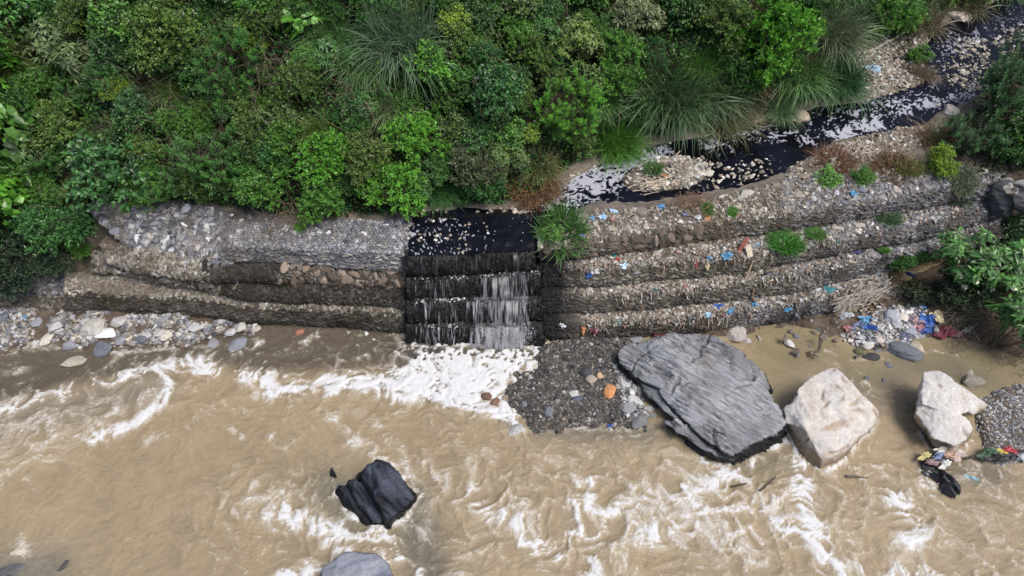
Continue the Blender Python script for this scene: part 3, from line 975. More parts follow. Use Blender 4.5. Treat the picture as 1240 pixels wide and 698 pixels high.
cap.net('wire_mesh', tiers_l[0], 0.14, 0.016, 0.07)
fill('stone_fill', tiers_l[1], t2, rng, 700, (0.08, 0.2), PAL_BEIGE, 0.17, 0, 1, 0.35, 0.62, tilt=0.15)
fill('stone_fill', tiers_l[1], t2, rng, 900, (0.07, 0.17), PAL_BEIGE, 0.75, 0, 1, 0, 0.38, tilt=0.2)
big_stones(tiers_l[1], t2, rng, 24, (0.22, 0.38), PAL_BROWN, t2.split, 0.95, 0.58, 0.97, 0.36, 1.45, 0.06)
fill('stone_fill', tiers_l[1], t2, rng, 500, (0.07, 0.15), PAL_BEIGE, 0.6, 0, 1, 0.6, 1, tilt=0.2)
fill('stone_fill', tiers_l[2], t3, rng, 1500, (0.05, 0.14), PAL_BEIGE, 0.2, 0.3, 1, 0.35, 1, tilt=0.3)
fill('stone_fill', tiers_l[2], t3, rng, 1100, (0.06, 0.16), PAL_BEIGE, 0.72, 0, 1, 0, 0.42, tilt=0.3)
fill('stone_fill', tiers_l[3], t4, rng, 2600, (0.05, 0.15), PAL_BEIGE, 0.85, 0, 0.55, 0, 0.62)
fill('stone_fill', tiers_l[3], t4, rng, 1800, (0.05, 0.15), PAL_BEIGE, 0.25, 0.5, 1, 0, 1)
fill('stone_fill', tiers_l[3], t4, rng, 400, (0.05, 0.13), PAL_BEIGE, 0.7, 0.2, 0.55, 0.6, 1)
fill('stone_fill', tiers_l[4], t5, rng, 900, (0.05, 0.15), PAL_GREY, 0.5, 0, 1)
fill('stone_fill', tiers_l[5], t6, rng, 900, (0.05, 0.15), PAL_BEIGE, 0.45, 0, 1)
t2.net('wire_mesh', tiers_l[1], 0.15, 0.009, 0.05, t2.split * 0.8, 1, (0.06, 0.055, 0.05))
t3.net('wire_mesh', tiers_l[2], 0.15, 0.009, 0.05, t3.split * 0.8, 1, (0.05, 0.045, 0.04))
t4.net('wire_mesh', tiers_l[3], 0.15, 0.009, 0.05, t4.split * 0.8, 1, (0.05, 0.045, 0.04))

# ------------------------------------------------------------------ the weir under the fall
weir = tag(empty('stepped_weir', P(572, 412, 0)), 'wet black stepped weir that the sewage pours down, between the two gabion walls', 'weir')
w1t = Tier([((490, 268, 4.12), (490, 311, 3.85), (492, 336, 2.95)), ((570, 265, 4.12), (570, 309, 3.85), (572, 333, 2.95)), ((655, 262, 4.12), (648, 305, 3.85), (650, 329, 2.95))], 11, 0.11)
w2t = Tier([((490, 330, 2.98), (492, 338, 2.9), (494, 363, 2.0)), ((570, 328, 2.98), (570, 335, 2.9), (570, 361, 2.0)), ((660, 322, 2.98), (656, 329, 2.9), (656, 358, 2.0))], 12, 0.13)
w3t = Tier([((490, 356, 2.02), (492, 365, 1.92), (494, 393, 0.95)), ((570, 353, 2.02), (570, 363, 1.92), (570, 392, 0.95)), ((662, 350, 2.02), (658, 360, 1.92), (658, 390, 0.95))], 13, 0.13)
w4t = Tier([((490, 386, 0.95), (492, 395, 0.9), (494, 420, -0.3)), ((570, 384, 0.95), (570, 395, 0.9), (570, 422, -0.3)), ((664, 382, 0.95), (660, 393, 0.9), (660, 425, -0.3))], 14, 0.13)
WT = [w1t, w2t, w3t, w4t]
for tr in WT:
    b = under(weir, tr.body('weir_step', M_WEIR, (0.006, 0.006, 0.0075), weir, 1.8))
    pos, nrm, _ = tr.sample(300, rng, tr.split, 1)
    V, F, C = scatter(CHIPS, pos, nrm, rng.uniform(0.06, 0.14, 300), np.full((300, 3), 0.007), rng, 0.2)
    ob('stone_fill', mesh_np('stone_fill', V, F, M_WEIR, False, {'col': C}), b, kind='stuff')

# ------------------------------------------------------------------ right wall
right_wall = tag(empty('gabion_wall', P(900, 398, 0)), 'long four step gabion wall right of the waterfall, strewn with litter and receding upstream', 'gabion wall')
r1 = Tier([((650, 284, 4.1), (652, 300, 3.9), (654, 318, 3.05)), ((690, 266, 4.15), (690, 296, 3.9), (692, 314, 3.05)), ((720, 255, 4.2), (720, 291, 3.92), (722, 310, 3.02)), ((770, 252, 4.2), (770, 283, 3.92), (772, 305, 3.0)), ((820, 246, 4.2), (815, 277, 3.92), (816, 300, 3.0)),
           ((870, 238, 4.22), (860, 270, 3.92), (862, 294, 2.97)), ((920, 228, 4.25), (915, 264, 3.94), (916, 288, 2.95)), ((965, 214, 4.3), (960, 259, 3.95), (961, 281, 2.95)), ((1010, 212, 4.3), (1005, 252, 3.95), (1006, 273, 2.95)), ((1055, 213, 4.3), (1050, 246, 3.95), (1051, 265, 2.95)),
           ((1115, 212, 4.3), (1110, 234, 3.98), (1111, 256, 2.98)), ((1165, 211, 4.3), (1160, 227, 4.0), (1161, 246, 3.0)), ((1215, 211, 4.3), (1210, 221, 4.05), (1212, 240, 3.05))], 21, 0.065, nt=12)
r2 = Tier([((655, 309, 3.05), (655, 325, 2.9), (657, 350, 2.0)), ((720, 303, 3.05), (720, 326, 2.9), (722, 350, 2.0)), ((790, 296, 3.05), (790, 319, 2.92), (791, 343, 1.98)), ((862, 288, 3.05), (860, 313, 2.95), (861, 338, 1.97)), ((915, 282, 3.05), (915, 308, 2.95), (916, 329, 1.97)),
           ((962, 275, 3.05), (960, 302, 2.95), (961, 320, 2.0)), ((1005, 268, 3.05), (1005, 293, 2.95), (1006, 311, 2.0)), ((1052, 260, 3.05), (1050, 284, 2.95), (1051, 302, 2.0)), ((1112, 251, 3.05), (1110, 272, 2.97), (1111, 296, 2.0)), ((1163, 242, 3.05), (1160, 257, 3.0), (1161, 280, 2.0)), ((1212, 234, 3.1), (1210, 243, 3.0), (1211, 268, 2.0))], 22, 0.065)
r3 = Tier([((655, 346, 2.05), (657, 356, 1.95), (659, 381, 1.0)), ((720, 344, 2.05), (720, 357, 1.95), (722, 381, 1.0)), ((790, 338, 2.05), (790, 353, 1.95), (791, 376, 1.0)), ((862, 333, 2.05), (860, 346, 1.97), (861, 369, 1.0)), ((915, 324, 2.05), (915, 339, 1.98), (916, 363, 1.0)),
           ((962, 315, 2.05), (960, 331, 1.98), (961, 357, 1.0)), ((1005, 307, 2.05), (1005, 322, 2.0), (1006, 346, 1.0)), ((1052, 297, 2.05), (1050, 314, 2.0), (1051, 335, 1.0)), ((1112, 291, 2.05), (1110, 304, 2.0), (1111, 322, 1.1)), ((1165, 274, 2.05), (1162, 284, 2.0), (1163, 305, 1.2)), ((1212, 262, 2.1), (1210, 270, 2.05), (1211, 290, 1.2))], 23, 0.065)
r4 = Tier([((657, 376, 1.05), (659, 388, 0.92), (661, 415, -0.15)), ((720, 375, 1.05), (720, 391, 0.92), (722, 414, -0.15)), ((790, 371, 1.05), (790, 389, 0.95), (791, 408, -0.1)), ((862, 364, 1.05), (860, 382, 0.97), (861, 404, -0.1)), ((915, 357, 1.05), (915, 373, 1.0), (916, 397, -0.1)),
           ((962, 350, 1.05), (960, 365, 1.0), (961, 391, -0.1)), ((1005, 341, 1.05), (1005, 357, 1.0), (1006, 382, -0.1)), ((1045, 332, 1.05), (1043, 347, 1.0), (1044, 371, -0.1)), ((1075, 326, 1.05), (1073, 338, 1.0), (1074, 360, -0.1))], 24, 0.065)
RT = [r1, r2, r3, r4]
RB = []
for tr, c in zip(RT, ((0.15, 0.13, 0.11), (0.13, 0.11, 0.085), (0.11, 0.095, 0.075), (0.13, 0.115, 0.095))):
    RB.append(under(right_wall, tr.body('gabion_course', M_EARTH, c, right_wall)))
PAL_BROWN = np.array([(0.16, 0.125, 0.095), (0.13, 0.10, 0.08), (0.19, 0.15, 0.12), (0.11, 0.088, 0.07)])
for k, tr in enumerate(RT):
    sp = tr.split
    fill('stone_fill', RB[k], tr, rng, 2400, (0.035, 0.13), PAL_BEIGE, 0.8, 0, sp, 0, 0.55)
    fill('stone_fill', RB[k], tr, rng, 2200, (0.035, 0.13), PAL_GREY, 0.75, 0, sp, 0.5, 1)
    fill('stone_fill', RB[k], tr, rng, 1300, (0.06, 0.15), PAL_BEIGE, 0.45, sp, 1, 0, 0.6, tilt=0.15)
    fill('stone_fill', RB[k], tr, rng, 1300, (0.06, 0.15), PAL_GREY, 0.5, sp, 1, 0.5, 1, tilt=0.15)
    tr.net('wire_mesh', RB[k], 0.16, 0.010, 0.05, sp * 0.9, 1, (0.09, 0.085, 0.08))
big_stones(RB[0], r1, rng, 34, (0.24, 0.36), PAL_BROWN, r1.split + 0.04, 0.97, 0.02, 0.33, 0.36, 1.0, 0.05)
big_stones(RB[0], r1, rng, 60, (0.14, 0.26), PAL_BEIGE, 0.02, r1.split * 0.9, 0.0, 0.6, 0.4, 0.95, 0.12)
big_stones(RB[0], r1, rng, 40, (0.14, 0.28), PAL_GREY, 0.02, r1.split * 0.9, 0.55, 0.97, 0.4, 0.95, 0.12)
big_stones(RB[1], r2, rng, 40, (0.15, 0.26), PAL_GREY, 0.02, r2.split * 0.95, 0.5, 0.95, 0.4, 0.95, 0.12)
big_stones(RB[1], r2, rng, 25, (0.15, 0.24), PAL_BEIGE, 0.02, r2.split * 0.95, 0.05, 0.5, 0.4, 0.95, 0.12)
big_stones(RB[2], r3, rng, 30, (0.14, 0.25), PAL_GREY, 0.02, r3.split * 0.95, 0.4, 0.95, 0.4, 0.95, 0.12)
big_stones(RB[3], r4, rng, 20, (0.14, 0.24), PAL_BEIGE, 0.02, r4.split * 0.95, 0.2, 0.95, 0.4, 0.9, 0.12)

# ------------------------------------------------------------------ the falling water
fall = tag(empty('waterfall', P(575, 414, 0)), 'black sewage waterfall breaking into grey strands down the stepped weir', 'waterfall')
m, nt, nd, ln, b = new_mat('falling_water')
a = N(nt, 'ShaderNodeAttribute', attribute_name='col')
ln.new(a.outputs['Color'], b.inputs['Base Color'])
b.inputs['Roughness'].default_value = 0.35
M_FALL = m


def ribbons(top, drop, out, wid, col, rng, seg=5):
    """vertical strands of water, each a thin three sided tube"""
    n = len(top)
    t = np.linspace(0, 1, seg)
    sway = rng.normal(size=(n, 2)) * 0.03
    P_ = top[:, None, :] + np.zeros((n, seg, 3))
    P_[..., 2] -= drop[:, None] * t ** 1.3
    P_[..., 1] -= out[:, None] * np.sqrt(t) + 0.02
    P_[..., 0] += sway[:, :1] * np.sin(t * 5 + rng.random((n, 1)) * 6)
    w = wid[:, None] * (0.5 + 0.6 * np.sin(t * 2.6 + 0.4))[None]
    ring = []
    for k in range(3):
        an = 2 * math.pi * k / 3 + 0.5
        ring.append(P_ + np.stack([w * math.cos(an), w * math.sin(an) * 0.6, 0 * w], -1))
    V = np.stack(ring, 2)                                    # n, seg, 3, 3
    base = (np.arange(n) * seg * 3)[:, None, None] + (np.arange(seg - 1) * 3)[None, :, None] + np.arange(3)[None, None]
    nx = (np.arange(n) * seg * 3)[:, None, None] + (np.arange(seg - 1) * 3)[None, :, None] + ((np.arange(3) + 1) % 3)[None, None]
    F = np.stack([base, nx, nx + 3, base + 3], -1).reshape(-1, 4)
    return V.reshape(-1, 3), F, np.repeat(col, seg * 3, 0)


def edge(tr, n, rng, a=0.0, b=1.0):
    e = tr.A[tr.nt - 1]
    k = rng.uniform(a, b, n) * (len(e) - 1.001)
    i = k.astype(int)
    f = (k - i)[:, None]
    return e[i] * (1 - f) + e[i + 1] * f


allV, allF, allC, off = [], [], [], 0
for tr, specs in ((w1t, ((140, 0.05, 0.97, 0.95, 0.04),)), (w2t, ((110, 0.25, 0.98, 0.95, 0.12), (240, 0.5, 0.9, 0.95, 0.2))), (w3t, ((120, 0.08, 0.9, 1.0, 0.13), (480, 0.5, 0.88, 1.0, 0.28))), (w4t, ((110, 0.1, 0.9, 0.95, 0.13), (700, 0.5, 0.88, 1.15, 0.32)))):
    for n, a, bb, dr, g in specs:
        top = edge(tr, n, rng, a, bb) + rng.normal(size=(n, 3)) * [0.02, 0.06, 0.05]
        clump = pnoise(np.stack([top[:, 0] * 4, np.full(n, dr * 3), np.full(n, g * 9)], 1))
        c = np.clip(g * (1 + 1.0 * clump + 0.5 * rng.normal(size=n)), 0.015, 0.5)[:, None] * np.array([[1, 1, 1.06]])
        V, F, C = ribbons(top, dr * rng.uniform(0.45, 1.05, n), rng.uniform(0.05, 0.3, n), rng.uniform(0.006, 0.022, n), c, rng)
        allV.append(V)
        allF.append(F + off)
        allC.append(C)
        off += len(V)
under(fall, ob('water_strands', mesh_np('water_strands', np.concatenate(allV), np.concatenate(allF), M_FALL, True, {'col': np.concatenate(allC)}), fall, kind='stuff'))
# the torn grey veil between the strands
m, nt, nd, ln, b = new_mat('water_veil')
a = N(nt, 'ShaderNodeAttribute', attribute_name='col')
ln.new(a.outputs['Color'], b.inputs['Base Color'])
al = N(nt, 'ShaderNodeAttribute', attribute_name='veil')
ln.new(al.outputs['Fac'], b.inputs['Alpha'])
b.inputs['Roughness'].default_value = 0.4
M_VEIL = m
Vs, Fs, As, Cs, off = [], [], [], [], 0
for tr, dens, hi in ((w1t, 0.15, 0.05), (w2t, 0.45, 0.17), (w3t, 0.62, 0.26), (w4t, 0.78, 0.34)):
    A = tr.A[tr.nt - 2:]
    rr, cc_ = np.meshgrid(np.linspace(0, len(A) - 1.001, 26), np.linspace(2, A.shape[1] - 3, 210), indexing='ij')
    i, j = rr.astype(int), cc_.astype(int)
    u, v = (rr - i)[..., None], (cc_ - j)[..., None]
    G = A[i, j] * (1 - u) * (1 - v) + A[i + 1, j] * u * (1 - v) + A[i, j + 1] * (1 - u) * v + A[i + 1, j + 1] * u * v
    tt = rr / rr.max()
    G[..., 1] -= 0.10 + 0.22 * np.sqrt(tt)
    xs = G[..., 0]
    n1 = fbm(np.stack([xs * 6, G[..., 2] * 0.9, G[..., 2] * 0 + hi * 9], -1), 3)
    n2 = fbm(np.stack([xs * 20, G[..., 2] * 2.2, G[..., 2] * 0 + hi * 5], -1), 2)
    right = smooth(-2.0, -0.7, xs + 0.5 * n1) * smooth(0.9, 0.3, xs + 0.4 * n1)
    dn = dens * (0.12 + 0.95 * right)
    al_ = smooth(0.62 - 0.75 * dn, 1.0 - 0.6 * dn, 0.5 + 0.55 * n1 + 0.5 * n2) * smooth(0.0, 0.08, tt)
    Vs.append(G.reshape(-1, 3))
    Fs.append(grid_faces(*G.shape[:2]) + off)
    As.append((al_ * 0.85).ravel())
    Cs.append((np.clip(hi * (0.7 + 0.8 * n2 + 0.5 * n1), 0.02, 0.6)[..., None] * np.array([1, 1, 1.06])).reshape(-1, 3))
    off += G.shape[0] * G.shape[1]
under(fall, ob('water_veil', mesh_np('water_veil', np.concatenate(Vs), np.concatenate(Fs), M_VEIL, True, {'col': np.concatenate(Cs), 'veil': np.concatenate(As)}), fall))
# foam flakes along the steps and spray in front
fp, fs = [], []
for tr, n, a, bb in ((w2t, 130, 0.3, 0.98), (w2t, 25, 0.05, 0.3), (w3t, 300, 0.05, 0.88), (w4t, 170, 0.12, 0.7), (w4t, 100, 0.5, 0.9)):
    e = edge(tr, n, rng, a, bb)
    e = e[pnoise(e * [2.2, 1, 2.2]) > -0.12 + 0.3 * (rng.random(len(e)) - 0.5)]
    n = len(e)
    fp.append(e + rng.normal(size=e.shape) * [0.08, 0.08, 0.02] + [0, 0.02, 0.03])
    fs.append(rng.uniform(0.02, 0.065, n))
n = 1500
e = edge(w4t, n, rng, 0.5, 0.9)
fp.append(e + np.stack([rng.normal(size=n) * 0.15, -rng.random(n) * 0.7, -rng.random(n) * 0.9 + 0.25], 1))
fs.append(rng.uniform(0.008, 0.022, n))
n = 700
e = edge(w3t, n, rng, 0.5, 0.9)
fp.append(e + np.stack([rng.normal(size=n) * 0.1, -rng.random(n) * 0.3, -rng.random(n)], 1))
fs.append(rng.uniform(0.008, 0.02, n))
fp, fs = np.concatenate(fp), np.concatenate(fs)
V, F, C = scatter(CHIPS, fp, np.tile([0, 0, 1.0], (len(fp), 1)), fs, np.clip(rng.normal(0.5, 0.12, (len(fp), 1)), 0.2, 0.75) * np.array([[1, 1, 1.04]]), rng, 0.8)
under(fall, ob('foam_and_spray', mesh_np('foam_and_spray', V, F, M_FALL, True, {'col': C}), fall, kind='stuff'))
# the thin sheet of black water sliding over the crest, with scum on it
A = w1t.A[:w1t.nt]
lift = w1t.nrm[:w1t.nt] * 0.07
r_, c_ = np.meshgrid(np.linspace(0, w1t.nt - 1, 60), np.linspace(1, A.shape[1] - 2, 150), indexing='ij')
i, j = np.minimum(r_.astype(int), w1t.nt - 2), np.minimum(c_.astype(int), A.shape[1] - 2)
u, v = (r_ - i)[..., None], (c_ - j)[..., None]
Q = A + lift
G = Q[i, j] * (1 - u) * (1 - v) + Q[i + 1, j] * u * (1 - v) + Q[i, j + 1] * (1 - u) * v + Q[i + 1, j + 1] * u * v
a1 = fbm(G * [2.6, 2.2, 2], 3)
a2 = fbm(G * [9, 5, 6] + 4, 3)
leftish = smooth(1.0, -3.6, G[..., 0]) * 0.26
fo = smooth(0.5, 0.62, a2 + 0.55 * a1 + leftish) * 0.8
cc = np.where(smooth(-3.2, -1.5, G[..., 0])[..., None] > 0.5, 1, 1) * np.array([0.005, 0.006, 0.010])
under(fall, ob('crest_water', mesh_np('crest_water', G.reshape(-1, 3), grid_faces(*G.shape[:2]), M_BLACK, True, {'col': np.broadcast_to(cc, G.shape).reshape(-1, 3), 'foam': fo.ravel()}), fall))


# walls that litter can lie on, for finding the surface under a photo pixel
SURF = [t.A.reshape(-1, 3) for t in RT + [cap, t2, t3, t4] + WT]
SURF_N = np.concatenate([t.nrm.reshape(-1, 3) for t in RT + [cap, t2, t3, t4] + WT])
SURF_P = np.concatenate(SURF)
du_ = SURF_P - [0, 0, CAM_H]
dep = du_[:, 1] * CP - du_[:, 2] * SP
SURF_X = 620 + FPX * du_[:, 0] / dep
SURF_Y = 349 - FPX * (du_[:, 1] * SP + du_[:, 2] * CP) / dep


def surface_at(px, py):
    """point and normal of the wall (if one is seen there) or of the ground"""
    d = np.hypot(SURF_X - px, SURF_Y - py)
    k = np.where(d < 4.0)[0]
    g = hit(px, py)
    if len(k):
        k = k[np.argmin(dep[k] + 0.15 * d[k])]
        if np.linalg.norm(SURF_P[k] - [0, 0, CAM_H]) < np.linalg.norm(g - [0, 0, CAM_H]) + 0.5:
            return SURF_P[k], SURF_N[k]
    return g, np.array([0, 0, 1.0])


# ================================================================== BOULDERS, ROCKS AND GRAVEL
def hull_rock(name, hulls, voxel, disp, mat, label, group=None, cat='boulder', soften=3):
    """a boulder: one or more convex blocks (photo px, py, height) fused, then weathered"""
    bm = bmesh.new()
    for pts in hulls:
        vs = [bm.verts.new(Vector(p)) for p in PL(pts)]
        r = bmesh.ops.convex_hull(bm, input=vs)
        junk = [g for g in r['geom_interior'] + r['geom_unused'] if isinstance(g, bmesh.types.BMVert)]
        bmesh.ops.delete(bm, geom=list(set(junk)), context='VERTS')
    me = bpy.data.meshes.new(name)
    bm.to_mesh(me)
    bm.free()
    tmp = bpy.data.objects.new('tmp', me)
    COL.objects.link(tmp)
    rm = tmp.modifiers.new('r', 'REMESH')
    rm.mode, rm.voxel_size = 'VOXEL', voxel
    sm = tmp.modifiers.new('s', 'SMOOTH')
    sm.factor, sm.iterations = 0.5, soften
    ev = tmp.evaluated_get(bpy.context.evaluated_depsgraph_get())
    em = ev.to_mesh()
    V = np.empty(len(em.vertices) * 3, np.float32)
    em.vertices.foreach_get('co', V)
    V = V.reshape(-1, 3).astype(float)
    nrm = np.empty(len(V) * 3, np.float32)
    em.vertices.foreach_get('normal', nrm)
    nrm = nrm.reshape(-1, 3)
    F3, F4 = [], []
    for p in em.polygons:
        (F4 if len(p.vertices) == 4 else F3).append(tuple(p.vertices))
    ev.to_mesh_clear()
    bpy.data.objects.remove(tmp)
    off, col = disp(V, nrm)
    V = V + off
    c = V.mean(0)
    c[2] = 0
    o = ob(name, mesh_np(name, V - c, [np.array(F4), np.array(F3).reshape(-1, 3)], mat, True, {'col': np.clip(col, 0.004, 0.9)}), loc=c)
    tag(o, label, cat, group)
    return o


M_BOULDER = surf_mat('weathered_boulder', 'col', 0.75, 9, 0.22, 0.55, 26, bdist=0.03)
M_SCHIST = surf_mat('schist', 'col', 0.55, 6, 0.5, 1.0, 9, bdist=0.10, spec=0.45, stretch=((0, 0, math.radians(-38)), (3.5, 0.55, 0.8)))
M_WETROCK = surf_mat('wet_black_rock', 'col', 0.36, 7, 0.45, 0.9, 9, bdist=0.07, spec=0.22)


def schist_disp(dir_deg, amp, dark, light, beds=5.0):
    a = math.radians(dir_deg)
    al, ac = np.array([math.cos(a), math.sin(a), 0]), np.array([-math.sin(a), math.cos(a), 0.35])

    def f(V, nrm):
        s, t = V @ al, V @ ac
        q = np.stack([s * 0.38, t * beds * 0.5, V[:, 2] * 0.4], 1)
        w = 0.25 * fbm(V * 0.7, 3)
        q[:, 1] += w
        n1 = fbm(q, 4)
        q2 = np.stack([s * 1.1, t * beds * 1.9, V[:, 2] * 1.2], 1)
        n2 = fbm(q2 + 3, 3)
        n3 = ridged(np.stack([s * 2.2, t * beds * 3.2, V[:, 2] * 2], 1), 2) - 0.6
        up = np.clip(nrm[:, 2], 0, 1)
        lo = fbm(V * 0.55 + 21, 3)
        big = t * beds * 0.20 + 1.3 * lo + 0.12 * s
        saw = big % 1.0
        bed = np.floor(big)
        step = amp * 1.2 * (saw - 0.5) + amp * 0.9 * np.sin(bed * 12.9898)
        mk = 0.25 + 1.0 * smooth(-0.25, 0.35, fbm(V * 0.9 + 33, 3))
        n4 = ridged(np.stack([s * 1.4, t * beds * 2.3, V[:, 2] * 1.5], 1) + 8, 2) - 0.55
        h = amp * mk * (0.7 * n1 + 0.6 * n2 + 0.55 * n3 + 0.6 * n4) + step
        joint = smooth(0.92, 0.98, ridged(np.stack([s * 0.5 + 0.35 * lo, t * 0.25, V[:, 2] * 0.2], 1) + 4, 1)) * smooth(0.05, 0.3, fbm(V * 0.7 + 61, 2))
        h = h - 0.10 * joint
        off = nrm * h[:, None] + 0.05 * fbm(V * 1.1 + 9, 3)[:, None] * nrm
        k = np.clip(0.45 + mk * (0.6 * n2 + 0.35 * n1 + 0.4 * n3) + 0.22 * np.sin(bed * 7.1) - 0.3 * smooth(0.12, 0.0, saw) - 0.3 * joint + 0.35 * lo, 0, 1)  # lamina tones, with crevice shade painted in to strengthen the relief
        c = np.array(dark) * (1 - k[:, None]) + np.array(light) * k[:, None]
        mud = (smooth(0.18, 0.5, fbm(V * 0.8 + 50, 4)) * 0.6 * up)[:, None]
        c = c * (1 - mud) + np.array([0.20, 0.17, 0.135]) * mud
        wet = np.maximum(smooth(0.55, 0.15, V[:, 2] + 0.15 * n1), smooth(1.15, 0.8, V[:, 2]) * smooth(0.75, 0.45, nrm[:, 2]))[:, None]
        c = c * (1 - wet) + np.array([0.012, 0.013, 0.016]) * wet
        return off, c
    return f


def pale_disp(seed, light=(0.52, 0.485, 0.445), brown=(0.33, 0.25, 0.17), wetc=(0.22, 0.16, 0.10)):
    def f(V, nrm):
        n1 = fbm(V * 0.8 + seed, 4)
        n2 = fbm(V * 2.6 + seed, 4)
        cr = ridged(V * [0.55, 0.75, 0.5] + seed * 1.7, 2)
        crack = smooth(0.87, 0.97, cr)
        cr2 = smooth(0.9, 0.97, ridged(V * 1.5 + seed, 2)) * smooth(0.0, 0.4, n1)
        n6 = fbm(V * 0.95 + seed * 3.1, 3) * 4
        fr = n6 - np.floor(n6)
        terr = (np.floor(n6) + smooth(0.35, 0.65, fr)) / 4
        off = nrm * (0.13 * terr + 0.10 * n1 + 0.025 * n2 - 0.09 * crack - 0.04 * cr2)[:, None]
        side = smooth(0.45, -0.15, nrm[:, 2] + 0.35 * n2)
        off = off + nrm * (side * 0.07 * fbm(V * 4 + seed, 3))[:, None]
        c = np.array(light) * (1 + 0.22 * n2 + 0.12 * n1)[:, None]
        n5 = fbm(V * [1.2, 1.2, 0.7] + seed * 2.3, 4)
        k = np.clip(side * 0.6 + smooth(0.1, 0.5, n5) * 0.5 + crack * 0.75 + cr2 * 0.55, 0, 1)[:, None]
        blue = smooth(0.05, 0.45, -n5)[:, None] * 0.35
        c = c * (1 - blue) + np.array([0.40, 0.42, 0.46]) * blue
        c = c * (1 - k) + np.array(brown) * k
        wet = (smooth(0.8, 0.25, V[:, 2] + 0.3 * n2 + 0.2 * n1) * 0.9)[:, None]
        c = c * (1 - wet) + np.array(wetc) * wet
        return off, c
    return f


def dark_disp(seed, dark, light, a_deg=-55, amp=0.11):
    a = math.radians(a_deg)
    al, ac = np.array([math.cos(a), math.sin(a), 0]), np.array([-math.sin(a), math.cos(a), 0.5])

    def f(V, nrm):
        s, t = V @ al, V @ ac
        n1 = fbm(np.stack([s * 0.6, t * 1.7, V[:, 2]], 1) + seed, 4)
        n2 = fbm(np.stack([s * 1.5, t * 4.5, V[:, 2] * 2], 1) + seed, 3)
        rg = ridged(np.stack([s * 0.7, t * 1.9, V[:, 2]], 1) + seed, 2) - 0.6
        off = nrm * (amp * (1.0 * n1 + 0.45 * n2 + 1.0 * rg))[:, None]
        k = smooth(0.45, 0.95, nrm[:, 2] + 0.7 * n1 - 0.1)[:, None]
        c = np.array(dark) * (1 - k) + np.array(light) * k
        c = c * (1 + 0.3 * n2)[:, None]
        return off, c
    return f


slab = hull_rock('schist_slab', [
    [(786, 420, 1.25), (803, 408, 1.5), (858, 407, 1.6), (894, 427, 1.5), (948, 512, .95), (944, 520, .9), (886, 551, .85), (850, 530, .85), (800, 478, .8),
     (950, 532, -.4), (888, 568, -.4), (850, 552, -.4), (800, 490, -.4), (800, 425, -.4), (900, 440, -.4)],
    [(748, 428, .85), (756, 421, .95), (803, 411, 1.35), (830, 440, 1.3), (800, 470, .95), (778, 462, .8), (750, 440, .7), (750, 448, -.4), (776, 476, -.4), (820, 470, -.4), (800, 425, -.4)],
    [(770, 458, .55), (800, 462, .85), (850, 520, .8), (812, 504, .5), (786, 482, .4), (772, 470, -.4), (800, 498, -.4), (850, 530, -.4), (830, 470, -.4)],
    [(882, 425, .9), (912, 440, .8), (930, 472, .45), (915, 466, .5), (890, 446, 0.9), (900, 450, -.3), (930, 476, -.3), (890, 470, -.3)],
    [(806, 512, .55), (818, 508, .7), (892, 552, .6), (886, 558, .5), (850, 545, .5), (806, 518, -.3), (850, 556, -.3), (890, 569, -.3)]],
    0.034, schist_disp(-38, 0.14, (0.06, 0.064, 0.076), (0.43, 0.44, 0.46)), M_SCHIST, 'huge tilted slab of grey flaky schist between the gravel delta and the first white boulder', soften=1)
ob_white_a = hull_rock('white_boulder', [
    [(966, 470, 1.55), (985, 454, 1.7), (1010, 444, 1.75), (1030, 462, 1.8), (1042, 480, 1.7), (1062, 499, 1.2), (1060, 512, .8), (1045, 526, .9), (1015, 548, .8), (995, 560, .5), (975, 520, 1.3), (955, 498, 1.2),
     (948, 505, .4), (953, 520, -.3), (972, 560, -.3), (990, 574, -.3), (1018, 560, -.3), (1064, 508, -.3), (1040, 480, -.3), (980, 470, -.3)],
    [(950, 492, 1.15), (968, 482, 1.5), (985, 505, 1.5), (972, 520, 1.2), (950, 512, .9), (952, 515, -.3), (985, 530, -.3)]],
    0.05, pale_disp(3.1), M_BOULDER, 'massive pale cream boulder, squarish and cracked, right beside the grey schist slab')
ob_white_b = hull_rock('white_boulder', [
    [(1118, 449, 1.6), (1136, 449, 1.7), (1155, 460, 1.7), (1176, 476, 1.4), (1195, 491, 1.0), (1180, 502, .9), (1150, 500, 1.4), (1115, 490, 1.4), (1110, 475, 1.2), (1108, 500, .2), (1120, 490, -.3), (1185, 498, -.3), (1150, 480, -.3)],
    [(1112, 475, 1.4), (1150, 490, 1.5), (1172, 508, 1.15), (1178, 520, .95), (1170, 534, .8), (1155, 541, .75), (1130, 530, .9), (1108, 500, 1.0), (1107, 512, .2), (1130, 538, -.3), (1152, 548, -.3), (1176, 530, -.3), (1120, 510, -.3)],
    [(1120, 522, .55), (1165, 535, .6), (1160, 548, .35), (1150, 553, .1), (1130, 540, .2), (1150, 556, -.3), (1125, 535, -.3)]],
    0.05, pale_disp(8.4, (0.50, 0.48, 0.455)), M_BOULDER, 'white boulder with a pointed right shoulder, next to the small gravel bar at right')
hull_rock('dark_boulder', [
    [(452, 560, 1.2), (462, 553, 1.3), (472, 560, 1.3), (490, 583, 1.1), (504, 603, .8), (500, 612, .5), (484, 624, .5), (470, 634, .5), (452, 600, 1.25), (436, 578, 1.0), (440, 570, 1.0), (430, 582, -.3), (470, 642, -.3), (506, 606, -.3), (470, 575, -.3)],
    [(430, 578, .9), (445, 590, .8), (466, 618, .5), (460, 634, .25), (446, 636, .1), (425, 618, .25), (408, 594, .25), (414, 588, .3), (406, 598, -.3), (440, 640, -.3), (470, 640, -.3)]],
    0.045, dark_disp(2.2, (0.005, 0.006, 0.009), (0.055, 0.064, 0.09), amp=0.17), M_WETROCK, 'wet black angular boulder standing midstream in the brown river')
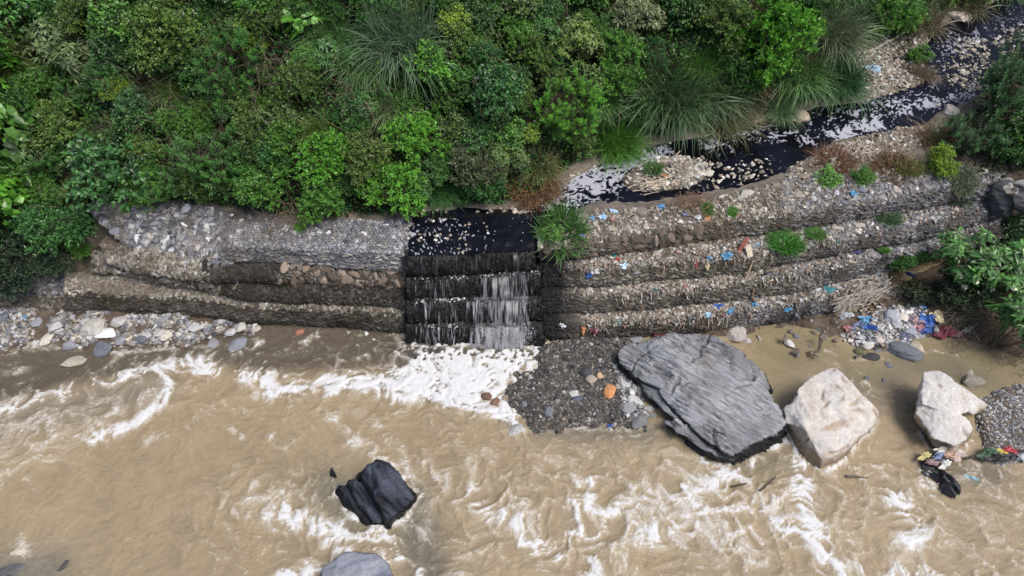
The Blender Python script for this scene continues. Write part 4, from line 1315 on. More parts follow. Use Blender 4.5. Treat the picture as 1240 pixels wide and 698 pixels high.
hull_rock('slate_boulder', [
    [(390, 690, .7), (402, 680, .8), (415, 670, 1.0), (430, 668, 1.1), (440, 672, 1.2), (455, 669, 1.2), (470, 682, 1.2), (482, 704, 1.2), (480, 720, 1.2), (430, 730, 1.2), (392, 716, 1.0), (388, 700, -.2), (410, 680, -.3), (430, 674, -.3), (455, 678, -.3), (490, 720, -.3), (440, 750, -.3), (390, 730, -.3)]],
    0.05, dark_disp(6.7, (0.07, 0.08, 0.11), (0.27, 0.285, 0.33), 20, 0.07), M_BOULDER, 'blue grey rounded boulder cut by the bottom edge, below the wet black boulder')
for pts, lab in (([(399, 578, .0), (401, 564, .45), (407, 574, .25), (408, 580, 0), (398, 582, -.3), (409, 584, -.3), (402, 572, -.3)], 'thin black rock spike poking out of the water, upper one left of the black boulder'),
                 ([(405, 596, 0), (411, 586, .4), (417, 590, .35), (418, 598, 0), (404, 600, -.3), (419, 600, -.3), (411, 592, -.3)], 'small black rock lump in the water just left of the black boulder')):
    hull_rock('rock', [pts], 0.03, dark_disp(1.0, (0.015, 0.016, 0.02), (0.06, 0.065, 0.08), -60, 0.03), M_WETROCK, lab, cat='rock', soften=1)
hull_rock('rock_outcrop', [[(1192, 240, 3.2), (1200, 226, 4.1), (1210, 217, 4.5), (1224, 216, 4.5), (1230, 238, 3.9), (1215, 262, 2.9), (1200, 262, 2.6), (1225, 262, 2.2), (1198, 250, 2.0), (1220, 230, 2.5)],
                             [(1222, 222, 4.5), (1240, 217, 4.6), (1262, 225, 4.5), (1258, 250, 3.6), (1228, 252, 3.5), (1240, 260, 2.6), (1262, 250, 2.5), (1225, 250, 2.5)]],
          0.05, dark_disp(4.4, (0.075, 0.078, 0.085), (0.19, 0.195, 0.2), -20, 0.12), M_BOULDER, 'dark grey rock outcrop at the far upstream end of the right gabion wall', cat='rock')
hull_rock('rock', [[(1214, 226, 4.8), (1222, 220, 5.0), (1234, 229, 4.9), (1230, 236, 4.6), (1216, 236, 4.5), (1222, 238, 4.2), (1232, 236, 4.2)]], 0.05, pale_disp(5.0, (0.3, 0.29, 0.28)), M_BOULDER, 'pale rock wedged in the dark outcrop at the end of the right wall', cat='rock', soften=1)

# ---- single rocks on the banks
ROCK_ME = []
for k in range(10):
    v, f = cut_rock(500 + k, 3, 12, (1, 0.62 + 0.03 * k, 0.42 + 0.05 * (k % 4)), 0.06)
    ROCK_ME.append(mesh_np('rock', v, f, M_ROCK, False))
W_, LG, MG, DG, BK, TAN, ORG, BRN = (0.6, 0.59, 0.57), (0.42, 0.42, 0.42), (0.25, 0.255, 0.28), (0.13, 0.14, 0.165), (0.05, 0.052, 0.06), (0.46, 0.40, 0.31), (0.52, 0.25, 0.11), (0.24, 0.17, 0.12)
ROCKS = [  # px, py, half length px, aspect, angle deg, colour, label
    (60, 410, 12, .42, 55, (0.52, 0.49, 0.42), 'long cream stone lying slanted on the left shore'),
    (86, 417, 11, .45, 20, MG, 'blue grey oblong stone at the waterline, right of the long cream stone'),
    (117, 397, 14, .6, 25, (0.4, 0.38, 0.35), 'broad buff slab behind the bright white stone on the left shore'),
    (128, 404, 13, .45, -5, (0.7, 0.69, 0.68), 'bright white flat stone on the left shore'),
    (127, 421, 13, .55, -80, DG, 'dark grey pointed stone jutting into the water below the bright white stone'),
    (143, 389, 11, .6, -50, (0.45, 0.43, 0.42), 'upright pale stone behind the bright white stone'),
    (90, 437, 14, .32, 20, (0.36, 0.33, 0.27), 'half sunken pale stone out in the grey water by the left shore'),
    (148, 411, 7, .7, 60, MG, 'small oval grey stone right of the bright white stone'),
    (156, 410, 6, .8, 20, (0.5, 0.43, 0.36), 'small pinkish round stone on the left shore, among grey cobbles'),
    (198, 386, 10, .4, 30, MG, 'slim slate shard leaning against the wall foot above the left cobbles'),
    (178, 407, 6, .7, 0, LG, 'light cobble at the middle of the left cobble strip'),
    (172, 412, 7, .6, 10, DG, 'dark cobble at the waterline in the middle of the left cobble strip'),
    (203, 407, 8, .6, 60, (0.5, 0.47, 0.42), 'cream cobble standing at the water edge below the slate shard'),
    (195, 404, 7, .7, 0, LG, 'light round cobble left of the standing cream cobble'),
    (235, 396, 9, .55, 10, LG, 'wide pale cobble near the blue plastic at the wall foot'),
    (266, 390, 11, .45, 15, (0.4, 0.4, 0.4), 'flat pale slab against the wall foot at the right part of the left shore'),
    (258, 417, 8, .5, 35, MG, 'lone grey wedge of stone in the shallow water off the left shore'),
    (288, 416, 12, .6, 70, (0.2, 0.21, 0.24), 'grey rock block in the water at the right end of the left cobbles'),
    (280, 402, 7, .7, 30, LG, 'pale cobble at the right tip of the left shore'),
    (293, 398, 7, .7, 70, (0.48, 0.46, 0.42), 'cream cobble ending the left cobble strip'),
    (310, 400, 7, .6, 10, (0.4, 0.37, 0.33), 'buff cobble close under the wall at the end of the left shore'),
    (362, 402, 7, .5, 30, (0.32, 0.15, 0.1), 'red brown stone in the shallow water under the left wall'),
    (105, 391, 6, .7, 0, LG, 'small pale cobble between wall foot and buff slab'),
    (68, 396, 8, .6, 10, LG, 'pale cobble left of the buff slab'),
    (45, 390, 7, .6, -10, MG, 'grey cobble near the left end of the shore'),
    (2, 386, 8, .7, 0, DG, 'dark stone at the left edge of the picture under the wall'),
    (890, 404, 14, .55, -25, (0.4, 0.37, 0.34), 'grey brown block lying behind the schist slab, against the litter covered wall'),
    (904, 411, 6, .6, -20, (0.4, 0.38, 0.36), 'small pale stone touching the block behind the schist slab'),
    (803, 399, 9, .6, 0, (0.38, 0.37, 0.36), 'rounded grey stone between slab and wall, top of the stone cluster'),
    (770, 411, 9, .5, 0, MG, 'blue grey stone at the upper left corner of the schist slab'),
    (955, 416, 8, .5, -50, (0.5, 0.49, 0.47), 'pale flake lying on the round mud islet'),
    (1090, 422, 22, .42, -28, (0.13, 0.14, 0.16), 'long dark slate slab at the waterline below the litter heap'),
    (1081, 384, 9, .75, 0, (0.36, 0.37, 0.4), 'rounded blue grey stone crowning the pebble heap at right'),
    (1084, 393, 7, .7, 0, (0.34, 0.34, 0.36), 'second grey stone just below the one crowning the pebble heap'),
    (1092, 383, 6, .8, 0, (0.55, 0.5, 0.45), 'pale beige stone beside the crown of the pebble heap'),
    (1111, 421, 8, .7, 60, TAN, 'tan oval stone at the waterline right of the dark slate slab'),
    (1049, 419, 7, .6, -60, (0.5, 0.48, 0.44), 'pale oval stone on the mud left of the dark slate slab'),
    (1054, 432, 10, .45, 15, BK, 'low black wet stone in the shallows below the pebble heap'),
    (1042, 425, 8, .7, 0, (0.13, 0.12, 0.07), 'mossy olive stone left of the low black wet stone'),
    (1101, 400, 8, .6, 20, (0.28, 0.3, 0.35), 'blue grey stone near the big blue bag'),
    (1068, 400, 8, .4, -70, (0.62, 0.6, 0.58), 'upright whitish stone in the middle of the pebble heap'),
    (1063, 412, 6, .8, 0, (0.5, 0.47, 0.42), 'small cream stone at the foot of the pebble heap'),
    (738, 473, 11, .5, 80, ORG, 'bright orange stone standing on the dark gravel delta'),
    (776, 471, 8, .8, 0, (0.5, 0.45, 0.37), 'round sandy stone in the grey cluster beside the slab'),
    (755, 462, 9, .7, 30, (0.42, 0.42, 0.41), 'light grey stone right of the bright orange stone'),
    (766, 485, 14, .4, -40, (0.5, 0.51, 0.5), 'long pale stone at the middle of the cluster beside the slab'),
    (760, 493, 11, .55, -60, (0.27, 0.27, 0.28), 'grey stone below the long pale stone beside the slab'),
    (773, 508, 13, .55, 65, (0.16, 0.165, 0.17), 'dark grey wedge at the tip of the delta pointing into the river'),
    (750, 449, 8, .6, 0, (0.4, 0.4, 0.42), 'grey stone at the upper end of the cluster beside the slab'),
    (783, 495, 8, .5, 0, (0.34, 0.34, 0.34), 'flat grey stone between the cluster and the slab edge'),
    (789, 503, 6, .6, 0, (0.2, 0.2, 0.2), 'small dark stone in the water below the slab edge'),
    (709, 451, 8, .8, 0, (0.06, 0.063, 0.07), 'black round stone near the top of the gravel delta'),
    (716, 459, 7, .7, 60, (0.34, 0.3, 0.25), 'buff stone left of the small orange stone on the delta'),
    (726, 456, 5, .6, 90, (0.5, 0.33, 0.2), 'small pale orange stone on the gravel delta'),
    (695, 477, 8, .5, -50, (0.45, 0.44, 0.42), 'pale sliver of stone in the middle of the gravel delta'),
    (698, 483, 8, .5, 0, (0.1, 0.11, 0.14), 'dark blue grey stone below the pale sliver on the delta'),
    (664, 498, 6, .8, 0, (0.16, 0.17, 0.19), 'grey cobble near the front of the gravel delta'),
    (624, 519, 11, .5, 55, (0.34, 0.34, 0.33), 'ribbed pale grey stone at the front tip of the delta in the foam'),
    (591, 480, 8, .7, 0, (0.14, 0.085, 0.06), 'brown stone at the left tip of the delta, in the foam'),
    (600, 486, 7, .7, 30, (0.2, 0.12, 0.085), 'second brown stone at the left tip of the delta'),
    (612, 482, 6, .8, 0, (0.26, 0.21, 0.16), 'tan stone just right of the brown stones on the delta tip'),
    (985, 160, 0, 1, 0, W_, ''),
    (968, 143, 12, .6, 20, (0.42, 0.33, 0.27), 'pinkish block on the stream bank where the pale grass hangs down'),
    (913, 148, 11, .55, 20, (0.45, 0.4, 0.34), 'pale block on the far bank of the stream under the dry grass'),
    (1068, 151, 10, .7, 0, (0.42, 0.36, 0.3), 'buff rock at the right end of the white rapid on the stream'),
    (1130, 131, 14, .6, 5, (0.46, 0.4, 0.35), 'broad buff rock beside the stream under the right shrubs'),
    (1150, 133, 9, .6, 10, (0.5, 0.45, 0.4), 'pale rock next to the broad buff rock by the stream'),
    (1111, 145, 9, .6, 0, (0.5, 0.5, 0.48), 'pale grey rock at the near bank above the brown stalks'),
    (1148, 96, 12, .6, 10, (0.42, 0.33, 0.27), 'reddish rock in the bend of the black stream'),
    (1160, 21, 13, .6, 0, (0.5, 0.44, 0.38), 'big pale rock at the top of the stream bend'),
    (1180, 73, 9, .4, -30, (0.52, 0.5, 0.48), 'long pale stone amid the black stream at upper right'),
    (895, 198, 11, .55, -10, (0.45, 0.42, 0.37), 'pale rock in the dark pool right of the islet'),
    (883, 205, 8, .5, 10, (0.5, 0.48, 0.45), 'smaller pale rock left of the one in the dark pool'),
    (913, 214, 9, .5, -15, (0.45, 0.36, 0.3), 'pinkish rock at the lower side of the dark pool'),
    (845, 203, 10, .6, 0, (0.46, 0.44, 0.4), 'pale rock on the right tip of the islet'),
    (857, 211, 9, .5, 20, (0.48, 0.45, 0.4), 'second pale rock on the right tip of the islet'),
    (1000, 219, 11, .35, -20, (0.55, 0.46, 0.37), 'peach coloured flat stone on the ledge, upper of the peach pile'),
    (1008, 226, 10, .35, -10, (0.5, 0.42, 0.34), 'peach coloured flat stone on the ledge, lower right of the peach pile'),
    (990, 222, 10, .4, 30, (0.52, 0.44, 0.36), 'peach coloured flat stone on the ledge, left in the peach pile'),
    (958, 232, 15, .5, 35, (0.36, 0.35, 0.33), 'broad grey slab lying on the right wall top below the pool'),
    (903, 236, 10, .55, 10, (0.42, 0.4, 0.37), 'pale slab on the right wall top under the dark pool'),
    (210, 252, 10, .6, 10, (0.58, 0.55, 0.5), 'pale round stone alone at the back of the netted stone mattress'),
    (1165, 258, 8, .6, 0, (0.5, 0.48, 0.45), 'pale stone on the second step near the far end of the right wall'),
    (1110, 263, 13, .5, 15, (0.45, 0.45, 0.46), 'large light slab on the second step toward the far end of the right wall'),
    (1113, 256, 9, .6, 0, (0.25, 0.26, 0.3), 'blue grey rock behind the large light slab on the second step'),
    (1010, 277, 12, .4, -50, (0.5, 0.5, 0.5), 'light tilted slab on the second step right of the bright grass'),
    (1128, 30, 0, 1, 0, W_, ''),
    (24, 668, 7, .5, 30, (0.5, 0.45, 0.37), 'pale stone breaking the water in the bottom left corner'),
    (14, 690, 14, .4, 30, (0.09, 0.095, 0.1), 'dark rock just awash in the bottom left corner'),
    (77, 685, 6, .5, 60, (0.08, 0.08, 0.075), 'little dark rock awash right of the bottom left corner'),
    (1177, 460, 14, .5, 0, (0.22, 0.2, 0.17), 'flat rock just under water behind the gravel bar at right'),
]
rrng = np.random.default_rng(5)
for k, (px, py, hl, asp, ang, colr, lab) in enumerate(ROCKS):
    if not hl:
        continue
    p = hit(px, py)
    dist = np.linalg.norm(p - [0, 0, CAM_H])
    L = hl * dist / FPX
    p = hit(px, py + hl * asp * 0.35)
    if k in (80,):
        pass
    zt = p[2]
    o = ob('rock', ROCK_ME[k % 10], color=colr, loc=(p[0], p[1], zt + L * asp * 0.22), rot=(rrng.normal() * 0.12, rrng.normal() * 0.12, math.radians(ang)),
           scale=(L, L * max(asp * 1.45, 0.35) / (0.62 + 0.03 * (k % 10)), L * 0.95 * min(1, asp * 1.5)))
    tag(o, lab, 'rock')


# ---- loose stones that nobody could count
def loose(name, poly, n, size, palette, tint=1.0, seed=1, margin=0.1, arche=None, expo=2.0, zoff=0.0, zmin=None, prob=None):
    r = np.random.default_rng(seed)
    lo, hi = poly[:, :2].min(0), poly[:, :2].max(0)
    q = lo + (hi - lo) * r.random((n * 6, 2))
    s = sdf(q[:, 0], q[:, 1], poly)
    ok = s > margin * (r.random(len(q)) * 2 - 1)
    if prob is not None:
        ok &= r.random(len(q)) < prob(q[:, 0], q[:, 1])
    q = q[ok][:n]
    z = ground(q[:, 0], q[:, 1]) + zoff
    pos = np.stack([q[:, 0], q[:, 1], z], 1)
    if zmin is not None:
        pos = pos[z > zmin]
    n = len(pos)
    sz = size[0] + (size[1] - size[0]) * r.random(n) ** expo
    V, F, C = scatter(arche or CHIPS, pos, np.tile([0, 0, 1.0], (n, 1)), sz, pal(palette, n, r) * tint, r, 0.35)
    return ob(name, mesh_np(name, V, F, M_STONE, False, {'col': C}), kind='stuff')


cl = lambda s, t: (lambda x, y: np.clip(0.5 + s * pnoise(xy3(x, y, t, 0.9)) + 0.3 * pnoise(xy3(x, y, t, 2.4)), 0, 1))
delta_wide = PL([(575, 490), (600, 455), (640, 415), (660, 395), (770, 395), (800, 480), (800, 530), (760, 540), (700, 540), (640, 540), (600, 525)], 0.05)
loose('gravel', delta_wide, 8500, (0.022, 0.085), PAL_DARK, 1.1, 1, 0.0, expo=2.5, zmin=-0.05, prob=lambda x, y: np.clip(0.75 + 0.9 * pnoise(xy3(x, y, 4.0, 0.8)), 0.12, 1))
loose('gravel', delta_wide, 260, (0.05, 0.16), np.concatenate([PAL_DARK, PAL_GREY * 0.7, PAL_BEIGE * 0.6]), 1.1, 25, 0.0, expo=2.0, zmin=-0.08)
loose('gravel', delta_wide, 3200, (0.025, 0.08), PAL_BEIGE, 0.5, 2, 0.0, zmin=-0.05)
loose('gravel', leftbar_poly, 2600, (0.04, 0.17), PAL_GREY, 0.85, 3, 0.3, prob=cl(1.3, 2.0))
loose('gravel', leftbar_poly, 900, (0.06, 0.2), PAL_BEIGE, 0.8, 4, 0.1, prob=cl(1.3, 2.0))
loose('gravel', PL([(1165, 485), (1185, 455), (1330, 455), (1330, 590), (1240, 585), (1180, 570)], 0.05), 6500, (0.025, 0.085), PAL_GREY, 0.85, 5, 0.0, zmin=-0.05)
shoal = PL([(1005, 415), (1045, 405), (1110, 418), (1125, 432), (1090, 450), (1040, 445), (1010, 435)], 0.0)
loose('gravel', shoal, 420, (0.03, 0.16), PAL_GREY, 0.6, 21, 0.1, zoff=0.0, zmin=-0.25)
mudstones = PL([(880, 395), (1010, 375), (1040, 390), (1020, 440), (985, 445), (900, 420)], 0.05)
loose('gravel', PL([(900, 400), (1010, 385), (1050, 430), (1110, 440), (1180, 440), (1170, 470), (1060, 480), (1000, 435), (940, 440)], 0.0), 60, (0.08, 0.26), np.concatenate([PAL_GREY * 0.55, PAL_BEIGE * 0.6]), 1.0, 26, 0.0, expo=2.2, zoff=0.58, zmin=-0.2)
loose('gravel', mudstones, 260, (0.02, 0.09), PAL_BEIGE, 0.6, 23, 0.0, expo=3.0, zmin=-0.02)
rim = PL([(590, 488), (620, 455), (650, 405), (760, 395), (790, 520), (770, 528), (700, 524), (640, 524), (605, 505)], 0.05)
loose('gravel', rim, 900, (0.03, 0.14), PAL_DARK, 1.3, 22, 0.0, zmin=-0.14)
cluster = PL([(742, 445), (765, 440), (782, 470), (795, 500), (778, 518), (757, 500)], 0.2)
loose('gravel', cluster, 220, (0.06, 0.2), PAL_GREY, 1.0, 6, 0.1)
heap = PL([(1020, 412), (1048, 388), (1075, 372), (1110, 372), (1125, 395), (1115, 412), (1085, 415), (1050, 415)], 0.3)
loose('gravel', heap, 900, (0.05, 0.16), PAL_GREY, 1.25, 7, 0.3)
ledge = np.concatenate([PS([(655, 275), (712, 256), (800, 247), (900, 230), (945, 214), (985, 185), (1060, 160), (1110, 150), (1130, 165), (1080, 195), (1215, 208), (1215, 216), (1050, 216), (960, 222), (870, 242), (720, 262)])])
loose('gravel', ledge, 3500, (0.04, 0.13), PAL_BEIGE, 1.0, 8, 0.2, prob=cl(0.6, 3.0))
loose('gravel', island_poly, 900, (0.04, 0.15), PAL_BEIGE, 1.1, 9, 0.1, prob=lambda x, y: smooth(6.2, 9.0, x) * 0.9 + 0.1)
upbar = PS([(1156, 56), (1175, 44), (1198, 52), (1204, 70), (1192, 90), (1165, 106), (1148, 96), (1152, 75)])
loose('gravel', upbar, 520, (0.05, 0.19), PAL_BEIGE, 0.95, 10, 0.6, zoff=0.33)
upbar2 = PS([(1205, 40), (1260, 18), (1300, 40), (1260, 75), (1215, 78)])
loose('gravel', upbar2, 330, (0.05, 0.19), PAL_BEIGE, 0.95, 11, 0.5, zoff=0.33)
farbank = PS([(1038, 50), (1060, 40), (1126, 28), (1118, 60), (1122, 80), (1120, 104), (1098, 110), (1060, 118), (1040, 125), (1030, 100)])
loose('gravel', farbank, 1500, (0.04, 0.15), PAL_BEIGE, 1.1, 12, 0.2, prob=cl(1.2, 5.0))
sbank = PS([(690, 215), (760, 184), (850, 164), (930, 142), (1000, 132), (1050, 124), (1050, 130), (990, 138), (960, 150), (930, 150), (850, 174), (760, 192), (700, 222)])
loose('gravel', sbank, 900, (0.05, 0.17), PAL_BEIGE, 1.1, 13, 0.2)
crestbank = PS([(500, 264), (520, 258), (600, 255), (650, 252), (655, 262), (600, 266), (520, 268), (503, 275)])
loose('gravel', crestbank, 300, (0.06, 0.2), PAL_BEIGE, 1.15, 14, 0.2, zoff=0.2)
crest = PS([(500, 278), (560, 272), (600, 270), (560, 300), (500, 304)])
pos, nrm, _ = w1t.sample(300, rng, 0.05, w1t.split * 0.97, 0.02, 0.98)
k = rng.random(300) < np.clip(0.55 - 0.16 * (pos[:, 0] + 3.5), 0.03, 1) * smooth(-0.25, 0.3, pnoise(pos * 1.3))
pos, nrm = pos[k], nrm[k]
V, F, C = scatter(CHIPS, pos + nrm * 0.06, nrm, rng.uniform(0.03, 0.10, len(pos)), pal(PAL_BEIGE, len(pos), rng) * 1.1, rng)
under(weir, ob('loose_stones', mesh_np('loose_stones', V, F, M_STONE, False, {'col': C}), weir, kind='stuff'))
foot = PL([(420, 400), (440, 396), (488, 402), (490, 416), (455, 420), (430, 414)], 0.0)
loose('gravel', foot, 130, (0.1, 0.26), PAL_BEIGE, 0.95, 15, 0.0, zoff=0.55)
poolstones = PS([(800, 205), (870, 195), (930, 190), (940, 205), (905, 222), (860, 228)])
loose('gravel', poolstones, 130, (0.05, 0.16), PAL_BEIGE, 1.2, 16, 0.0, zoff=0.38)
# ================================================================== PLANTS
def unit(a):
    return a / (np.linalg.norm(a, axis=-1, keepdims=True) + 1e-9)


def leaf_geo(pos, ax, nrm, L, W, fold=0.35, bend=0.25, wide=0.45):
    """folded pointed leaves: 4 corners, 2 triangles each"""
    ax = unit(ax)
    side = unit(np.cross(ax, nrm))
    nn = np.cross(side, ax)
    L, W = L[:, None], W[:, None]
    mid = pos + ax * L * wide
    l = mid + side * W * 0.5 + nn * W * fold * 0.5
    r = mid - side * W * 0.5 + nn * W * fold * 0.5
    tip = pos + ax * L - nn * L * bend
    n = len(pos)
    V = np.stack([pos, l, tip, r], 1).reshape(-1, 3)
    b = np.arange(n)[:, None] * 4
    F = np.concatenate([b + [0, 2, 1], b + [0, 3, 2]])
    return V, F


def broad_geo(pos, ax, nrm, L, W, fold=0.25, bend=0.3, heart=False):
    """ovate leaves with 7 corners and 6 triangles"""
    ax = unit(ax)
    side = unit(np.cross(ax, nrm))
    nn = np.cross(side, ax)
    L, W = L[:, None], W[:, None]
    w1, w2 = (0.5, 0.36) if heart else (0.42, 0.44)
    p1 = -0.08 if heart else 0.25
    pts = [pos, pos + ax * L * p1 + side * W * w1 * 0.9 + nn * W * fold * 0.4, pos + ax * L * 0.55 + side * W * w2 * 1.1 + nn * (W * fold * 0.5 - L * bend * 0.3),
           pos + ax * L - nn * L * bend, pos + ax * L * 0.55 - side * W * w2 * 1.1 + nn * (W * fold * 0.5 - L * bend * 0.3),
           pos + ax * L * p1 - side * W * w1 * 0.9 + nn * W * fold * 0.4, pos + ax * L * 0.5 - nn * L * bend * 0.25]
    V = np.stack(pts, 1).reshape(-1, 3)
    b = np.arange(len(pos))[:, None] * 7
    F = np.concatenate([b + q for q in ([0, 6, 1], [1, 6, 2], [2, 6, 3], [3, 6, 4], [4, 6, 5], [5, 6, 0])])
    return V, F


def tubes(A, B, ra, rb, mid=None):
    """straight or kinked thin three-sided stems from A to B"""
    n = len(A)
    mid = (A + B) / 2 if mid is None else mid
    rm = (ra + rb) / 2
    d = unit(B - A)
    u = unit(np.cross(d, np.tile([0.3, 0.2, 1.0], (n, 1)) + 0 * d))
    w = np.cross(d, u)
    R = []
    for c, r in ((A, ra), (mid, rm), (B, rb)):
        for k in range(3):
            an = 2 * math.pi * k / 3
            R.append(c + (u * math.cos(an) + w * math.sin(an)) * np.reshape(r, (-1, 1)))
    V = np.stack(R, 1).reshape(-1, 3)
    b = np.arange(n)[:, None] * 9
    F = []
    for s in (0, 3):
        for k in range(3):
            k2 = (k + 1) % 3
            F.append(b + [s + k, s + k2, s + 3 + k2, s + 3 + k])
    return V, np.concatenate(F)


def crown_points(r, nlobe, npts, squash, spread):
    """lobes of a crown and shoot ends through them"""
    c = unit(r.normal(size=(nlobe, 3)))
    c[:, 2] = np.abs(c[:, 2])
    c *= (r.random((nlobe, 1)) ** 0.5) * spread
    c[:, 2] = c[:, 2] * squash + 0.35
    lr = r.uniform(0.28, 0.55, nlobe)
    k = r.choice(nlobe, npts, p=lr ** 2 / (lr ** 2).sum())
    d = r.normal(size=(npts, 3))
    d[:, 2] += 0.45
    d = unit(d)
    rad = lr[k] * (0.5 + 0.5 * r.random(npts) ** 0.5)
    pos = c[k] + d * rad[:, None] * [1, 1, squash]
    return c, lr, k, d, pos


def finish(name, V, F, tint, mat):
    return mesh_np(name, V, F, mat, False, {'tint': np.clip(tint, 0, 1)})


def stems_for(r, c, extra, rad=0.03):
    base = np.stack([r.normal(size=len(c)) * 0.07, r.normal(size=len(c)) * 0.07, np.full(len(c), -0.25)], 1)
    mid = (base + c) / 2 + r.normal(size=c.shape) * 0.08
    V1, F1 = tubes(base, c, np.full(len(c), rad), np.full(len(c), rad * 0.4), mid)
    k = r.integers(0, len(c), len(extra))
    V2, F2 = tubes(c[k], extra, np.full(len(extra), rad * 0.4), np.full(len(extra), rad * 0.18))
    return mesh_np('stem', np.concatenate([V1, V2]), np.concatenate([F1, F2 + len(V1)]), M_STEM, False)


def bush(seed, kind):
    """meshes of one shrub archetype in units of its crown radius: (foliage, stem)"""
    r = np.random.default_rng(seed)
    if kind == 'fine':           # tiny leaves along many short shoots
        c, lr, k, d, tip = crown_points(r, 16, 560, 0.9, 0.74)
        m = 14
        t = r.random((len(tip), m, 1))
        ax = unit(d[:, None] * 0.8 + r.normal(size=(len(tip), m, 3)) * 0.75 + [0, 0, 0.25])
        pos = tip[:, None] - d[:, None] * t * 0.16 + r.normal(size=(len(tip), m, 3)) * 0.02
        L = r.uniform(0.05, 0.095, (len(tip), m))
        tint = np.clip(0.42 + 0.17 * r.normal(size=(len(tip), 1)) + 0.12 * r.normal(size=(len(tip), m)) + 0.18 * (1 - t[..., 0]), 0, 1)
        nr_ = unit(np.array([0, 0, 1.0]) + 0.5 * d[:, None] + r.normal(size=ax.shape) * 0.45)
        V, F = leaf_geo(pos.reshape(-1, 3), ax.reshape(-1, 3), nr_.reshape(-1, 3), L.ravel(), L.ravel() * 0.55)
        tv = np.repeat(tint.ravel(), 4)
    elif kind == 'shoot':        # upright leafy shoots, each a small feather of leaves
        c, lr, k, d, tip = crown_points(r, 11, 240, 0.9, 0.7)
        m = 22
        up = unit(d * 0.7 + [0, 0, 0.8] + r.normal(size=d.shape) * 0.2)
        t = np.linspace(0, 1, m)[None, :, None]
        ang = (np.arange(m) * 2.4)[None, :, None] + r.random((len(tip), 1, 1)) * 6
        u = unit(np.cross(up, r.normal(size=up.shape)))
        w = np.cross(up, u)
        rad = u[:, None] * np.cos(ang) + w[:, None] * np.sin(ang)
        ln_ = r.uniform(0.16, 0.34, (len(tip), 1, 1))
        pos = tip[:, None] + up[:, None] * (t - 0.6) * ln_
        ax = unit(rad + up[:, None] * (0.35 + 0.9 * t))
        L = np.broadcast_to(0.085 * (1.05 - 0.6 * t[..., 0]), (len(tip), m)) * r.uniform(0.8, 1.2, (len(tip), m))
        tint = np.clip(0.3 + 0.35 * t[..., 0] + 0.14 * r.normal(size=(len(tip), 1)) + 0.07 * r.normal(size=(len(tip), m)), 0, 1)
        nr_ = np.broadcast_to(up[:, None], ax.shape)
        V, F = leaf_geo(pos.reshape(-1, 3), ax.reshape(-1, 3), nr_.reshape(-1, 3), L.ravel(), L.ravel() * 0.36, 0.2, 0.25)
        tv = np.repeat(tint.ravel(), 4)
    elif kind == 'broad':        # ovate leaves
        c, lr, k, d, tip = crown_points(r, 13, 430, 0.9, 0.72)
        m = 6
        ax = unit(d[:, None] * 0.7 + r.normal(size=(len(tip), m, 3)) * 0.8 + [0, 0, -0.05])
        pos = tip[:, None] + r.normal(size=(len(tip), m, 3)) * 0.05
        L = r.uniform(0.075, 0.145, (len(tip), m))
        tint = np.clip(0.42 + 0.2 * r.normal(size=(len(tip), 1)) + 0.13 * r.normal(size=(len(tip), m)), 0, 1)
        nr_ = unit(np.array([0, -0.2, 1.0]) + 0.4 * d[:, None] + r.normal(size=ax.shape) * 0.3)
        V, F = broad_geo(pos.reshape(-1, 3), ax.reshape(-1, 3), nr_.reshape(-1, 3), L.ravel(), L.ravel() * 0.6)
        tv = np.repeat(tint.ravel(), 7)
    elif kind == 'lance':        # whorls of long narrow leaves at the shoot ends
        c, lr, k, d, tip = crown_points(r, 12, 170, 0.9, 0.78)
        m = 9
        up = unit(d * 0.6 + [0, -0.1, 0.7] + r.normal(size=d.shape) * 0.25)
        u = unit(np.cross(up, r.normal(size=up.shape)))
        w = np.cross(up, u)
        ang = (np.arange(m) / m * 6.283)[None, :, None] + r.random((len(tip), 1, 1)) * 6 + r.normal(size=(len(tip), m, 1)) * 0.2
        ax = unit(u[:, None] * np.cos(ang) + w[:, None] * np.sin(ang) + up[:, None] * r.uniform(-0.1, 0.5, (len(tip), m, 1)))
        pos = tip[:, None] + ax * 0.01 + up[:, None] * r.normal(size=(len(tip), m, 1)) * 0.03
        L = r.uniform(0.15, 0.25, (len(tip), m)) * r.uniform(0.7, 1.1, (len(tip), 1))
        tint = np.clip(0.45 + 0.22 * r.normal(size=(len(tip), 1)) + 0.09 * r.normal(size=(len(tip), m)), 0, 1)
        nr_ = np.broadcast_to(up[:, None], ax.shape)
        V, F = broad_geo(pos.reshape(-1, 3), ax.reshape(-1, 3), nr_.reshape(-1, 3), L.ravel(), L.ravel() * 0.3, 0.3, 0.3)
        tv = np.repeat(tint.ravel(), 7)
    elif kind == 'big':          # climber with heart shaped leaves overlapping like shingles
        n = 230
        d = unit(r.normal(size=(n, 3)) + [0.1, -0.4, 0.3])
        tip = d * r.uniform(0.6, 1.0, (n, 1)) * [0.75, 0.75, 1.0] + [0, 0, 0.45]
        c = tip[:12] * 0.5
        ax = unit(np.array([0.1, -0.5, -0.65]) + r.normal(size=d.shape) * 0.45)
        nr_ = unit(d * 0.5 + np.array([0, -0.45, 0.75]) + r.normal(size=d.shape) * 0.22)
        L = r.uniform(0.17, 0.3, n)
        tint = np.clip(0.42 + 0.2 * r.normal(size=n), 0, 1)
        V, F = broad_geo(tip, ax, nr_, L, L * 0.85, 0.15, 0.2, True)
        tv = np.repeat(tint, 7)
    elif kind == 'frond':        # pinnate fronds
        nf, m = 34, 18
        az = r.random(nf) * 6.283
        el = r.uniform(0.3, 1.25, nf)
        c = np.zeros((4, 3)) + [0, 0, 0.3] + r.normal(size=(4, 3)) * 0.12
        hd = np.stack([np.cos(az), np.sin(az), 0 * az], 1)
        t = np.linspace(0.15, 1, m)[None, :, None]
